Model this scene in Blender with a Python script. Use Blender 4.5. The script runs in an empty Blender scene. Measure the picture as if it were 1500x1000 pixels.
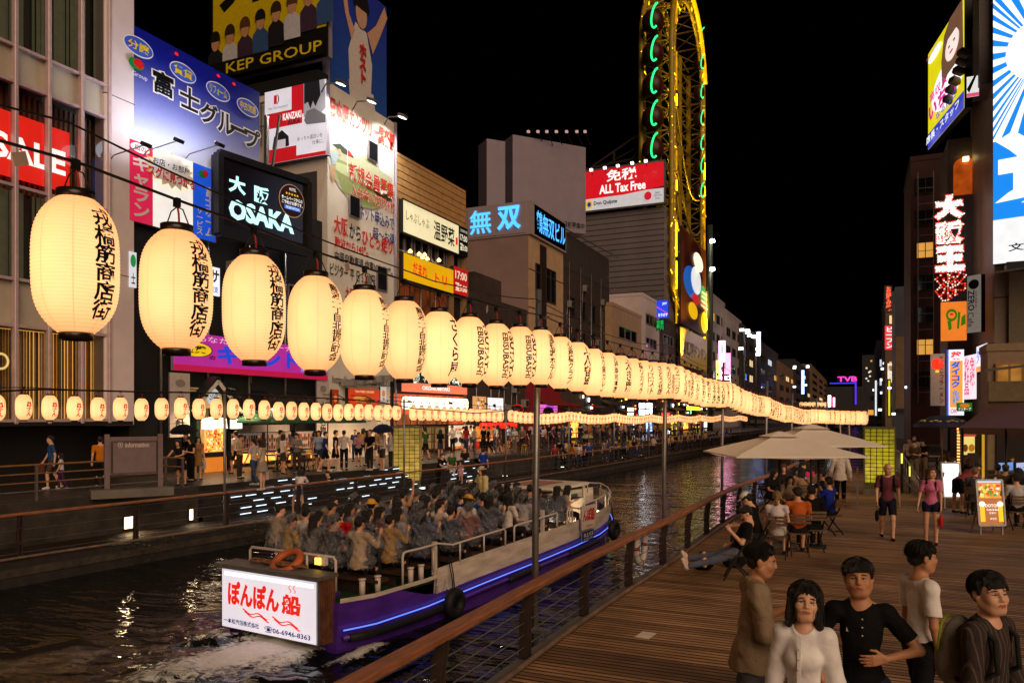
import bpy,bmesh,math,random
import numpy as np
from mathutils import Vector,Matrix
random.seed(7)
rng=np.random.default_rng(7)
SC=bpy.context.scene
COL=SC.collection
R=math.radians
FPX,CX,HY,HC,TH=1120.0,750.0,608.0,2.80,math.atan(508/1120.0)
CT,ST=math.cos(TH),math.sin(TH)
cam_d=bpy.data.cameras.new('camera')
cam=bpy.data.objects.new('camera',cam_d)
COL.objects.link(cam)
cam.location=(0,0,HC)
cam.rotation_euler=(R(90),0,TH)
cam_d.sensor_width=36
cam_d.lens=36*FPX/1500
cam_d.shift_y=(HY-500)/1500
cam_d.clip_start=0.05
cam_d.clip_end=3000
SC.camera=cam
W=bpy.data.worlds.new('World')
SC.world=W
W.use_nodes=True
nt=W.node_tree
sky=nt.nodes.new('ShaderNodeTexSky')
sky.sky_type='NISHITA'
sky.sun_disc=False
sky.sun_elevation=R(-9)
sky.sun_rotation=R(130)
bg=nt.nodes['Background']
nt.links.new(sky.outputs[0],bg.inputs[0])
bg.inputs[1].default_value=0.05
sun_d=bpy.data.lights.new('city_glow_fill','SUN')  # warm ambient fill, standing in for the lit billboards behind the camera
sun_d.energy=1.75
sun_d.color=(1.0,0.69,0.45)
sun_d.angle=R(50)
sun=bpy.data.objects.new('city_glow_fill',sun_d)
COL.objects.link(sun)
sun.rotation_euler=Vector((-0.62,0.60,-0.42)).to_track_quat('-Z','Y').to_euler()
VS=SC.view_settings
VS.view_transform='Standard'
VS.look='None'
VS.gamma=1
VS.exposure=0
SC.cycles.use_denoising=True
try:
 SC.cycles.denoiser='OPENIMAGEDENOISE'
 SC.cycles.denoising_input_passes='RGB_ALBEDO_NORMAL'
except Exception:
 pass
SC.cycles.use_light_tree=True
SC.cycles.max_bounces=6
SC.cycles.diffuse_bounces=2
SC.cycles.glossy_bounces=3
SC.cycles.transparent_max_bounces=12
SC.cycles.sample_clamp_indirect=4
SC.cycles.caustics_reflective=False
SC.cycles.caustics_refractive=False
def ray(px):
 r=(px-CX)/FPX
 return Vector((r*CT-ST,r*ST+CT))
def at(px,py,d):
 v=ray(px)*d
 return Vector((v.x,v.y,HC+(HY-py)*d/FPX))
def onX(px,X):
 v=ray(px)
 return X/v.x
def onY(px,Y):
 return Y/ray(px).y
def zat(py,d):
 return HC+(HY-py)*d/FPX
def ground(px,py,z):
 d=(HC-z)*FPX/(py-HY)
 v=ray(px)*d
 return Vector((v.x,v.y,z))
BANK=[(-19.2,-30),(-18.8,11.7),(-17.9,20),(-17.1,33.5),(-16.2,55),(-14.6,88),(-11,140),(-2,260)]
def bank(Y):
 for(x0,y0),(x1,y1) in zip(BANK,BANK[1:]):
  if Y<=y1:
   return x0+(x1-x0)*(Y-y0)/(y1-y0)
 return BANK[-1][0]
WATER=-1.30
QL=-0.70
QU=0.40
_m={}
def S(c):
 """an 0-255 picture colour to linear"""
 return tuple(((v/255)/12.92 if v/255<=.04045 else((v/255+.055)/1.055)**2.4)for v in c)
def mat(name,rgb,rough=.6,metal=0.0,var=.18,vs=5.0,bump=0.0,bs=60.0,es=0.0,ecol=None,spec=.4,evar=0.0,sample=True,stretch=(1,1,1)):
 if name in _m:
  return _m[name]
 m=bpy.data.materials.new(name)
 m.use_nodes=True
 n=m.node_tree
 b=n.nodes['Principled BSDF']
 L=n.links
 tc=n.nodes.new('ShaderNodeTexCoord')
 mp=n.nodes.new('ShaderNodeMapping')
 mp.inputs['Scale'].default_value=stretch
 L.new(tc.outputs['Object'],mp.inputs[0])
 if var>0:
  nz=n.nodes.new('ShaderNodeTexNoise')
  nz.inputs['Scale'].default_value=vs
  nz.inputs['Detail'].default_value=5
  nz.inputs['Roughness'].default_value=.6
  L.new(mp.outputs[0],nz.inputs[0])
  cr=n.nodes.new('ShaderNodeValToRGB')
  cr.color_ramp.elements[0].position=.3
  cr.color_ramp.elements[1].position=.7
  cr.color_ramp.elements[0].color=tuple(max(0,c*(1-var))for c in rgb)+(1,)
  cr.color_ramp.elements[1].color=tuple(min(1,c*(1+var))for c in rgb)+(1,)
  L.new(nz.outputs[0],cr.inputs[0])
  L.new(cr.outputs[0],b.inputs['Base Color'])
 else:
  b.inputs['Base Color'].default_value=tuple(rgb)+(1,)
 b.inputs['Roughness'].default_value=rough
 b.inputs['Metallic'].default_value=metal
 b.inputs['Specular IOR Level'].default_value=spec
 if bump>0:
  nb=n.nodes.new('ShaderNodeTexNoise')
  nb.inputs['Scale'].default_value=bs
  nb.inputs['Detail'].default_value=4
  L.new(mp.outputs[0],nb.inputs[0])
  bp=n.nodes.new('ShaderNodeBump')
  bp.inputs['Strength'].default_value=bump
  bp.inputs['Distance'].default_value=.02
  L.new(nb.outputs[0],bp.inputs['Height'])
  L.new(bp.outputs[0],b.inputs['Normal'])
 if es>0:
  ec=ecol or rgb
  if evar>0:
   nz=n.nodes.new('ShaderNodeTexNoise')
   nz.inputs['Scale'].default_value=1.3
   nz.inputs['Detail'].default_value=2
   L.new(tc.outputs['Object'],nz.inputs[0])
   cr=n.nodes.new('ShaderNodeValToRGB')
   cr.color_ramp.elements[0].position=.25
   cr.color_ramp.elements[1].position=.75
   cr.color_ramp.elements[0].color=tuple(c*(1-evar)for c in ec)+(1,)
   cr.color_ramp.elements[1].color=tuple(min(1,c*(1+evar*.5))for c in ec)+(1,)
   L.new(nz.outputs[0],cr.inputs[0])
   L.new(cr.outputs[0],b.inputs['Emission Color'])
  else:
   b.inputs['Emission Color'].default_value=tuple(ec)+(1,)
  b.inputs['Emission Strength'].default_value=es
  if not sample:
   m.cycles.emission_sampling='NONE'
 _m[name]=m
 return m
def glow(rgb,es=1.0,sample=True,evar=.12):
 """a backlit or lamp-lit face, given in picture colours"""
 key='glow_%d_%d_%d_%.2f_%d'%(rgb[0],rgb[1],rgb[2],es,sample)
 c=S(rgb)
 return mat(key,tuple(x*.6 for x in c),rough=.35,var=0,es=es,ecol=c,evar=evar,sample=sample)
def paint(rgb,rough=.55,var=.12,**k):
 """a painted or printed face in albedo picture colours"""
 key='paint_%d_%d_%d_%.2f'%(rgb[0],rgb[1],rgb[2],rough)
 return mat(key,S(rgb),rough=rough,var=var,**k)
_tx={}
def text_geo(s,bold=0.0,spacing=1.0,line=1.0):
 k=(s,bold,spacing,line)
 if k in _tx:
  return _tx[k]
 cu=bpy.data.curves.new('writing','FONT')
 cu.body=s
 cu.size=1
 cu.resolution_u=2
 cu.offset=bold
 cu.space_character=spacing
 cu.space_line=line
 cu.align_x='CENTER'
 o=bpy.data.objects.new('writing',cu)
 COL.objects.link(o)
 bpy.context.view_layer.update()
 me=bpy.data.meshes.new_from_object(o.evaluated_get(bpy.context.evaluated_depsgraph_get()))
 vs=np.array([v.co[:2]for v in me.vertices]) if len(me.vertices) else np.zeros((1,2))
 fs=[tuple(p.vertices)for p in me.polygons]
 bpy.data.objects.remove(o)
 bpy.data.curves.remove(cu)
 bpy.data.meshes.remove(me)
 lo,hi=vs.min(0),vs.max(0)
 ext=np.maximum(hi-lo,1e-4)
 vs=(vs-lo)/ext
 _tx[k]=(vs,fs,ext)
 return _tx[k]
class MB:
 def __init__(self):
  self.v,self.f,self.mi,self.mats,self.sm=[],[],[],[],[]
 def m(self,mt):
  if mt not in self.mats:
   self.mats.append(mt)
  return self.mats.index(mt)
 def add(self,vs,fs,mt,smooth=False):
  o=len(self.v)
  i=self.m(mt)
  self.v+=[tuple(p)for p in vs]
  for q in fs:
   self.f.append(tuple(o+k for k in q))
   self.mi.append(i)
   self.sm.append(smooth)
  return self
 def box(self,c,s,mt,rz=0.0,rx=0.0,ry=0.0,bev=0.0):
  x,y,z=(k/2 for k in s)
  if bev>0:
   b=min(bev,x*.9,y*.9,z*.9)
   ps=[]
   for sx in(-1,1):
    for sy in(-1,1):
     for sz in(-1,1):
      ps+=[(sx*x,sy*(y-b),sz*(z-b)),(sx*(x-b),sy*y,sz*(z-b)),(sx*(x-b),sy*(y-b),sz*z)]
   fs=[]
   def ix(a,b2,c2,k):
    return((a>0)*4+(b2>0)*2+(c2>0))*3+k
   for s1 in(-1,1):
    fs.append([ix(s1,-1,-1,0),ix(s1,1,-1,0),ix(s1,1,1,0),ix(s1,-1,1,0)][::s1])
    fs.append([ix(-1,s1,-1,1),ix(-1,s1,1,1),ix(1,s1,1,1),ix(1,s1,-1,1)][::s1])
    fs.append([ix(-1,-1,s1,2),ix(1,-1,s1,2),ix(1,1,s1,2),ix(-1,1,s1,2)][::s1])
    for s2 in(-1,1):
     fs.append([ix(s1,s2,-1,0),ix(s1,s2,1,0),ix(s1,s2,1,1),ix(s1,s2,-1,1)][::-s1*s2])
     fs.append([ix(s1,-1,s2,0),ix(s1,1,s2,0),ix(s1,1,s2,2),ix(s1,-1,s2,2)][::s1*s2])
     fs.append([ix(-1,s1,s2,1),ix(1,s1,s2,1),ix(1,s1,s2,2),ix(-1,s1,s2,2)][::-s1*s2])
     for s3 in(-1,1):
      fs.append([ix(s1,s2,s3,0),ix(s1,s2,s3,1),ix(s1,s2,s3,2)][::s1*s2*s3])
  else:
   ps=[(-x,-y,-z),(x,-y,-z),(x,y,-z),(-x,y,-z),(-x,-y,z),(x,-y,z),(x,y,z),(-x,y,z)]
   fs=[(0,3,2,1),(4,5,6,7),(0,1,5,4),(1,2,6,5),(2,3,7,6),(3,0,4,7)]
  M=Matrix.Translation(c)@Matrix.Rotation(rz,4,'Z')@Matrix.Rotation(ry,4,'Y')@Matrix.Rotation(rx,4,'X')
  return self.add([M@Vector(p)for p in ps],fs,mt)
 def bar(self,a,b,w,h,mt):
  """rectangular bar between two points; h is measured upwards"""
  a,b=Vector(a),Vector(b)
  d=b-a
  L=d.length
  if L<1e-6:
   return self
  d.normalize()
  up=Vector((0,0,1)) if abs(d.z)<.95 else Vector((0,1,0))
  s=d.cross(up).normalized()
  u=s.cross(d)
  ps=[]
  for p in(a,b):
   for i,j in((-1,-1),(1,-1),(1,1),(-1,1)):
    ps.append(p+s*(i*w/2)+u*(j*h/2))
  return self.add(ps,[(0,1,2,3),(7,6,5,4),(0,4,5,1),(1,5,6,2),(2,6,7,3),(3,7,4,0)],mt)
 def tube(self,pts,r,mt,n=8,closed=False,cap=True):
  pts=[Vector(p)for p in pts]
  N=len(pts)
  rs=r if isinstance(r,(list,tuple)) else[r]*N
  vs,fs=[],[]
  prev=None
  for i,p in enumerate(pts):
   if closed:
    t=pts[(i+1)%N]-pts[i-1]
   else:
    t=pts[min(i+1,N-1)]-pts[max(i-1,0)]
   t.normalize()
   if prev is None:
    up=Vector((0,0,1)) if abs(t.z)<.9 else Vector((1,0,0))
    a=t.cross(up).normalized()
   else:
    a=(prev-t*prev.dot(t)).normalized()
   prev=a
   b=t.cross(a)
   for k in range(n):
    an=2*math.pi*k/n
    vs.append(p+(a*math.cos(an)+b*math.sin(an))*rs[i])
  for i in range(N if closed else N-1):
   j=(i+1)%N
   for k in range(n):
    k2=(k+1)%n
    fs.append((i*n+k,i*n+k2,j*n+k2,j*n+k))
  if cap and not closed:
   fs.append(tuple(range(n))[::-1])
   fs.append(tuple((N-1)*n+k for k in range(n)))
  return self.add(vs,fs,mt,True)
 def lathe(self,prof,mt,n=16,c=(0,0,0),cap=False,sx=1.0,sy=1.0):
  vs,fs=[],[]
  for r,z in prof:
   for k in range(n):
    a=2*math.pi*k/n
    vs.append((c[0]+r*math.cos(a)*sx,c[1]+r*math.sin(a)*sy,c[2]+z))
  for i in range(len(prof)-1):
   for k in range(n):
    k2=(k+1)%n
    fs.append((i*n+k,i*n+k2,(i+1)*n+k2,(i+1)*n+k))
  if cap:
   fs.append(tuple(range(n))[::-1])
   fs.append(tuple((len(prof)-1)*n+k for k in range(n)))
  return self.add(vs,fs,mt,True)
 def cyl(self,a,b,r,mt,n=12):
  return self.tube([a,b],r,mt,n)
 def quad(self,a,b,c,d,mt):
  return self.add([a,b,c,d],[(0,1,2,3)],mt)
 def build(self,name,parent=None,loc=None):
  me=bpy.data.meshes.new(name)
  me.from_pydata(self.v,[],self.f)
  for mt in self.mats:
   me.materials.append(mt)
  me.polygons.foreach_set('material_index',self.mi)
  me.polygons.foreach_set('use_smooth',self.sm)
  me.update()
  o=bpy.data.objects.new(name,me)
  COL.objects.link(o)
  if parent is not None:
   o.parent=parent
  if loc is not None:
   o.location=loc
  return o
def tag(o,label,cat,group=None):
 o['label']=label
 o['category']=cat
 if group:
  o['group']=group
 return o
def struct(o,kind='structure'):
 o['kind']=kind
 return o
def thing(name,label,cat,loc=(0,0,0),rz=0.0,group=None):
 o=bpy.data.objects.new(name,None)
 o.empty_display_size=.1
 COL.objects.link(o)
 o.location=loc
 o.rotation_euler=(0,0,rz)
 return tag(o,label,cat,group)
def kids(o):
 return[c for c in bpy.data.objects if c.parent==o]
_kids={}
def copy_tree(root,loc=None,rz=None,label=None,scale=None):
 """a copy of a thing with copies of its parts and sub-parts"""
 def tree(o):
  if o.name not in _kids:
   _kids[o.name]=list(o.children)
  return _kids[o.name]
 r=root.copy()
 COL.objects.link(r)
 if loc is not None:
  r.location=loc
 if rz is not None:
  r.rotation_euler=(0,0,rz)
 if scale is not None:
  r.scale=(scale,)*3
 if label:
  r['label']=label
 for ch in tree(root):
  c=ch.copy()
  COL.objects.link(c)
  c.parent=r
  for g in tree(ch):
   d=g.copy()
   COL.objects.link(d)
   d.parent=c
 return r
class Board:
 """A is the left foot and B the right foot of the face as one reads it; u and v run 0-1 over the face"""
 def __init__(self,A,B,z0,z1,thick=.12,eps=.006):
  self.A=Vector((A[0],A[1],z0))
  B=Vector((B[0],B[1],z0))
  self.U=B-self.A
  self.w=self.U.length
  self.U.normalize()
  self.h=z1-z0
  self.V=Vector((0,0,1))
  self.N=self.U.cross(self.V)
  self.t=thick
  self.eps=eps
  self.k=0
  self.print=MB()
  self.let=MB()
 def p(self,u,v,e=0.0):
  return self.A+self.U*(u*self.w)+self.V*(v*self.h)+self.N*e
 def body(self,mt):
  mb=MB()
  q=[self.p(0,0),self.p(1,0),self.p(1,1),self.p(0,1)]
  b=[x-self.N*self.t for x in q]
  mb.add(q+b,[(0,1,2,3),(7,6,5,4),(0,4,5,1),(1,5,6,2),(2,6,7,3),(3,7,4,0)],mt)
  return mb
 def lay(self):
  self.k+=1
  return self.k*self.eps
 def poly(self,uv,mt,e=None,tgt=None):
  e=e or self.lay()
  (tgt or self.print).add([self.p(u,v,e)for u,v in uv],[tuple(range(len(uv)))],mt)
  return self
 def rect(self,u0,v0,u1,v1,mt,e=None):
  return self.poly([(u0,v0),(u1,v0),(u1,v1),(u0,v1)],mt,e)
 def oval(self,u,v,ru,rv,mt,n=28,e=None):
  return self.poly([(u+ru*math.cos(2*math.pi*k/n),v+rv*math.sin(2*math.pi*k/n))for k in range(n)],mt,e)
 def text(self,s,u0,v0,u1,v1,mt,bold=.012,vert=False,e=None,keep=False,slant=0.0,rise=0.0):
  """fits the writing into the box u0,v0 - u1,v1"""
  if vert:
   s='\n'.join(s)
  vs,fs,ext=text_geo(s,bold,1.0,.95)
  e=e or self.lay()
  if keep:
   wu=(v1-v0)*self.h*ext[0]/ext[1]/self.w
   c=(u0+u1)/2
   u0,u1=c-wu/2,c+wu/2
  pts=[]
  for a,b in vs:
   v=v0+(v1-v0)*b+rise*a
   pts.append(self.p(u0+(u1-u0)*a+slant*b,v,e))
  self.let.add(pts,fs,mt)
  return self
 def done(self,name,label,cat,body_mt,frame=None,group=None,fw=.08,lname='lettering'):
  root=thing(name,label,cat,self.p(.5,0),0,group)
  off=-Vector(root.location)
  def put(mb,n):
   mb.v=[tuple(Vector(q)+off)for q in mb.v]
   return mb.build(n,root)
  put(self.body(body_mt),'panel')
  if self.print.f:
   put(self.print,'printed_face')
  if self.let.f:
   put(self.let,lname)
  if frame:
   mb=MB()
   for(a,b) in(((0,0),(1,0)),((1,0),(1,1)),((1,1),(0,1)),((0,1),(0,0))):
    mb.bar(self.p(*a,.02),self.p(*b,.02),fw,fw,frame)
   put(mb,'frame')
  return root
def boardX(X,px0,px1,ytop,ybot,at0=True,**k):
 """a face along the canal on the plane x = X; ytop/ybot read at px0 (or at px1)"""
 d0,d1=onX(px0,X),onX(px1,X)
 d=d0 if at0 else d1
 a,b=ray(px0)*d0,ray(px1)*d1
 return Board(a,b,zat(ybot,d),zat(ytop,d),**k)
def boardY(Y,px0,px1,ytop,ybot,**k):
 """a face across the canal on the plane y = Y; ytop/ybot read at its middle"""
 d0,d1=onY(px0,Y),onY(px1,Y)
 d=onY((px0+px1)/2,Y)
 return Board(ray(px0)*d0,ray(px1)*d1,zat(ybot,d),zat(ytop,d),**k)
def boardP(px0,d0,px1,d1,ytop,ybot,**k):
 """a face between two surveyed points; ytop/ybot read at px0"""
 return Board(ray(px0)*d0,ray(px1)*d1,zat(ybot,d0),zat(ytop,d0),**k)
def lamp_spot(name,loc,aim,energy,color=(1,.93,.85),size=R(100),rad=.12,parent=None):
 l=bpy.data.lights.new(name,'SPOT')
 l.energy=energy
 l.color=color
 l.spot_size=size
 l.spot_blend=.8
 l.shadow_soft_size=rad
 o=bpy.data.objects.new(name,l)
 COL.objects.link(o)
 o.location=loc
 o.rotation_euler=(Vector(aim)-Vector(loc)).to_track_quat('-Z','Y').to_euler()
 return o
 # ================================================================== the setting
XF=-26.0
def part(mb,name,root):
 o=Vector(root.location)
 mb.v=[tuple(Vector(q)-o)for q in mb.v]
 return mb.build(name,root)
def ribbon(mb,path,off0,z0,off1,z1,mt):
 """a strip along the far bank between two offsets from its edge"""
 vs,fs=[],[]
 for x,y in path:
  vs+=[(x+off0,y,z0),(x+off1,y,z1)]
 for i in range(len(path)-1):
  fs.append((2*i,2*i+2,2*i+3,2*i+1))
 mb.add(vs,fs,mt)
def water_mat():
 m=mat('canal_water',(.006,.008,.007),rough=.015,var=0,spec=.5)
 n=m.node_tree
 L=n.links
 b=n.nodes['Principled BSDF']
 b.inputs['IOR'].default_value=1.33
 tc=n.nodes.new('ShaderNodeTexCoord')
 hs=[]
 for sc,st,rot in((.40,(.5,1.9,1),-.42),(1.15,(.6,1.8,1),-.36),(4.2,(.8,1.5,1),-.5)):
  mp=n.nodes.new('ShaderNodeMapping')
  mp.inputs['Scale'].default_value=st
  mp.inputs['Rotation'].default_value=(0,0,rot)
  L.new(tc.outputs['Object'],mp.inputs[0])
  nz=n.nodes.new('ShaderNodeTexNoise')
  nz.inputs['Scale'].default_value=sc
  nz.inputs['Detail'].default_value=3
  nz.inputs['Distortion'].default_value=.6
  L.new(mp.outputs[0],nz.inputs[0])
  hs.append(nz)
 ad=n.nodes.new('ShaderNodeMath')
 ad.operation='MULTIPLY_ADD'
 ad.inputs[1].default_value=.40
 L.new(hs[1].outputs[0],ad.inputs[0])
 L.new(hs[0].outputs[0],ad.inputs[2])
 ad2=n.nodes.new('ShaderNodeMath')
 ad2.operation='MULTIPLY_ADD'
 ad2.inputs[1].default_value=.09
 L.new(hs[2].outputs[0],ad2.inputs[0])
 L.new(ad.outputs[0],ad2.inputs[2])
 bp=n.nodes.new('ShaderNodeBump')
 bp.inputs['Strength'].default_value=1.0
 bp.inputs['Distance'].default_value=.15
 L.new(ad2.outputs[0],bp.inputs['Height'])
 L.new(bp.outputs[0],b.inputs['Normal'])
 return m
mb=MB()
mb.quad((-700,-60,WATER),(700,-60,WATER),(700,1500,WATER),(-700,1500,WATER),water_mat())
struct(mb.build('water'))
def deck_mat(name,c1,c2,rowh=.105,length=2.4):
 m=mat(name,c1,rough=.7,var=0,spec=.2)
 n=m.node_tree
 L=n.links
 b=n.nodes['Principled BSDF']
 tc=n.nodes.new('ShaderNodeTexCoord')
 br=n.nodes.new('ShaderNodeTexBrick')
 br.inputs['Scale'].default_value=1
 br.offset=.43
 br.offset_frequency=5
 br.inputs['Brick Width'].default_value=length
 br.inputs['Row Height'].default_value=rowh
 br.inputs['Mortar Size'].default_value=.016
 br.inputs['Mortar Smooth'].default_value=.3
 br.inputs['Color1'].default_value=c1+(1,)
 br.inputs['Color2'].default_value=c2+(1,)
 br.inputs['Mortar'].default_value=(.006,.005,.004,1)
 mo=n.nodes.new('ShaderNodeMapping')
 mo.inputs['Location'].default_value=(77 if length>100 else 0,0,0)
 L.new(tc.outputs['Object'],mo.inputs[0])
 L.new(mo.outputs[0],br.inputs[0])
 mp=n.nodes.new('ShaderNodeMapping')
 mp.inputs['Scale'].default_value=(1.5,22,1)
 L.new(tc.outputs['Object'],mp.inputs[0])
 nz=n.nodes.new('ShaderNodeTexNoise')
 nz.inputs['Scale'].default_value=1
 nz.inputs['Detail'].default_value=6
 L.new(mp.outputs[0],nz.inputs[0])
 n2=n.nodes.new('ShaderNodeTexNoise')
 n2.inputs['Scale'].default_value=.55
 n2.inputs['Detail'].default_value=4
 L.new(tc.outputs['Object'],n2.inputs[0])
 mm=n.nodes.new('ShaderNodeMath')
 mm.operation='MULTIPLY'
 L.new(nz.outputs[0],mm.inputs[0])
 L.new(n2.outputs[0],mm.inputs[1])
 cr=n.nodes.new('ShaderNodeValToRGB')
 cr.color_ramp.elements[0].position=.1
 cr.color_ramp.elements[1].position=.45
 cr.color_ramp.elements[0].color=(.32,.31,.30,1)
 cr.color_ramp.elements[1].color=(1.5,1.45,1.4,1)
 L.new(mm.outputs[0],cr.inputs[0])
 mx=n.nodes.new('ShaderNodeMix')
 mx.data_type='RGBA'
 mx.blend_type='MULTIPLY'
 mx.inputs[0].default_value=1
 L.new(br.outputs[0],mx.inputs[6])
 L.new(cr.outputs[0],mx.inputs[7])
 L.new(mx.outputs[2],b.inputs['Base Color'])
 bp=n.nodes.new('ShaderNodeBump')
 bp.inputs['Strength'].default_value=.8
 bp.inputs['Distance'].default_value=.012
 bp.invert=True
 L.new(br.outputs[1],bp.inputs['Height'])
 b2=n.nodes.new('ShaderNodeBump')
 b2.inputs['Strength'].default_value=.3
 b2.inputs['Distance'].default_value=.006
 L.new(nz.outputs[0],b2.inputs['Height'])
 L.new(bp.outputs[0],b2.inputs['Normal'])
 L.new(b2.outputs[0],b.inputs['Normal'])
 return m
RAIL=[(-3.44,-3),(-3.44,4.7),(-3.47,9.9),(-3.3,14.84),(-3.15,21.3),(-2.65,27.5),(-2.35,33),(-1.9,38.5),(-.6,41),(2.2,41.6)]
def along(path,s):
 """point and direction at arc length s"""
 for(x0,y0),(x1,y1) in zip(path,path[1:]):
  L=math.hypot(x1-x0,y1-y0)
  if s<=L:
   return(x0+(x1-x0)*s/L,y0+(y1-y0)*s/L),((x1-x0)/L,(y1-y0)/L)
  s-=L
 return path[-1],((x1-x0)/L,(y1-y0)/L)
def plen(path):
 return sum(math.hypot(b[0]-a[0],b[1]-a[1])for a,b in zip(path,path[1:]))
def smooth(path,n=4):
 out=[]
 P=[path[0]]+list(path)+[path[-1]]
 for i in range(1,len(P)-2):
  p0,p1,p2,p3=(np.array(q,float)for q in P[i-1:i+3])
  for k in range(n):
   t=k/n
   q=.5*(2*p1+(p2-p0)*t+(2*p0-5*p1+4*p2-p3)*t*t+(3*p1-p0-3*p2+p3)*t**3)
   out.append(tuple(q))
 out.append(tuple(path[-1]))
 return out
RAILS=smooth(RAIL,6)
M_deck=deck_mat('boardwalk_planks',(.58,.345,.175),(.27,.158,.088),length=200)
M_conc=mat('concrete',(.16,.145,.13),rough=.85,var=.3,vs=1.5,bump=.3,bs=12)
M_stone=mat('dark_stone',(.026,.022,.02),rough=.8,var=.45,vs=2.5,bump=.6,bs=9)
M_pave=mat('paving',(.12,.115,.11),rough=.5,var=.25,vs=1.2,bump=.15,bs=8)
M_steel=mat('galvanised_steel',(.30,.29,.29),rough=.42,metal=.75,var=.2,vs=6)
M_dsteel=mat('brown_painted_steel',(.045,.03,.026),rough=.4,var=.25,vs=6,spec=.5)
M_black=mat('black_metal',(.012,.011,.011),rough=.45,var=.2)
M_wood=mat('handrail_timber',(.33,.12,.05),rough=.5,var=.4,vs=3,stretch=(9,1.2,9),bump=.25,bs=30)
mb=MB()
ins=[(x+.02,y)for x,y in RAILS]
vs=[(x,y,0)for x,y in ins]+[(7.2,41.6,0),(7.2,-3,0)]
mb.add(vs,[tuple(range(len(vs)))[::-1]],M_deck)
struct(mb.build('boardwalk'))
mb=MB()
lo=[(x-.12,y)for x,y in RAILS]
for z0,z1,off in((-2.2,-.004,0),):
 vs,fs=[],[]
 for x,y in lo:
  vs+=[(x,y,z0),(x,y,z1),(x+.16,y,z1)]
 for i in range(len(lo)-1):
  a,b=3*i,3*i+3
  fs+=[(a,b,b+1,a+1),(a+1,b+1,b+2,a+2)]
 mb.add(vs,fs,M_conc)
struct(mb.build('quay_wall'))
mb=MB()
mb.add([(7.2,-3,.004),(60,-3,.004),(60,400,.004),(3.2,400,.004),(3.2,41.6,.004),(7.2,41.6,.004)],[(0,1,2,3,4,5)],M_pave)
mb.add([(3.2,400,.004),(3.2,41.6,.004),(3.2,41.6,-2),(3.2,400,-2)],[(0,1,2,3)],M_conc)
struct(mb.build('pavement'))
mb=MB()
mb.box((4.9,35.2,.006),(4.4,12.5,.01),mat('blue_grey_paving',(.15,.16,.175),rough=.35,var=.2,vs=1))
struct(mb.build('terrace_paving'))
YS=list(np.linspace(-25,60,18))+list(np.linspace(66,250,20))
BP=[(bank(y),y)for y in YS]
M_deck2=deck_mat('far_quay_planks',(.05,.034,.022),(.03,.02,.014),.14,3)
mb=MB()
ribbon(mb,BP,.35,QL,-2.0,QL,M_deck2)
struct(mb.build('quay'))
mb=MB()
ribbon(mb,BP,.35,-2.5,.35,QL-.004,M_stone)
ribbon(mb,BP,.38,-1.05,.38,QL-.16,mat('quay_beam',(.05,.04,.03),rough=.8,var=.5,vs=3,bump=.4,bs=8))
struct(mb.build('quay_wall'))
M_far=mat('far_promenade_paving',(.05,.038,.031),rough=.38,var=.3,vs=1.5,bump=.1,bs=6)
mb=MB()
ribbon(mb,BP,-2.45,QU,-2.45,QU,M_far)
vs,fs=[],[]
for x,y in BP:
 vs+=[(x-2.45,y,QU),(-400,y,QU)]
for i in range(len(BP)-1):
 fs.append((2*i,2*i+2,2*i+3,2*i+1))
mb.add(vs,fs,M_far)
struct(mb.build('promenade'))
M_wallst=mat('stone_blocks',(.045,.038,.032),rough=.85,var=.5,vs=2.2,bump=.8,bs=7)
mb=MB()
SY0,SY1=18.6,37.5
for a,b in((-25,SY0),(SY1,250)):
 pts=[(bank(y),y)for y in np.linspace(a,b,24)]
 ribbon(mb,pts,-1.7,QL,-1.7,QU+.06,M_wallst)
 ribbon(mb,pts,-1.7,QU+.06,-2.5,QU+.06,M_wallst)
struct(mb.build('retaining_wall'))
mb=MB()
NS=6
spts=[(bank(y),y)for y in np.linspace(SY0,SY1,12)]
rise=(QU-QL)/NS
for k in range(NS):
 z0=QL+rise*k
 o0=-1.5-.17*k
 ribbon(mb,spts,o0,z0,o0,z0+rise,M_stone)
 ribbon(mb,spts,o0,z0+rise,o0-.17,z0+rise,M_stone)
stairs=struct(mb.build('stair'))
led=MB()
led.box((0,0,0),(.03,.5,.022),glow((215,235,255),2.2))
first=None
rs=random.Random(3)
n_led=0
for k in range(NS):
 z=QL+rise*(k+.55)
 y=SY0+1.0
 while y<SY1-.5:
  if(20.0<y<24.0 or 25.5<y<31.5 or 34<y<37) and rs.random()<.66 and n_led<84:
   p=(bank(y)-1.5-.17*k+.02,y,z)
   if first is None:
    first=led.build('step_light',stairs,p)
   else:
    o=first.copy()
    COL.objects.link(o)
    o.parent=stairs
    o.location=p
   n_led+=1
  y+=.66+rs.random()*.3
for yy,lab in((16.2,'square lit lamp set low in the stone quay wall, nearer the information board'),(18.3,'narrow lit lamp set low in the stone quay wall beside the lantern pole')):
 x=bank(yy)-1.68
 t=thing('wall_lamp',lab,'wall lamp',(x,yy,QL+.28))
 mb=MB()
 mb.box((0,0,0),(.05,.46 if yy<17 else.2,.42),M_black)
 part2=mb.build('housing',t)
 mb=MB()
 mb.box((.03,0,0),(.03,.38 if yy<17 else.12,.34),glow((255,215,150),5))
 mb.build('lens',t)
 l=lamp_spot('wall_lamp_light',(.12,0,.1),(1.2,0,-.75),34 if yy<17 else 14,(1,.72,.4),R(150),.1)
 l.parent=t
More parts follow.
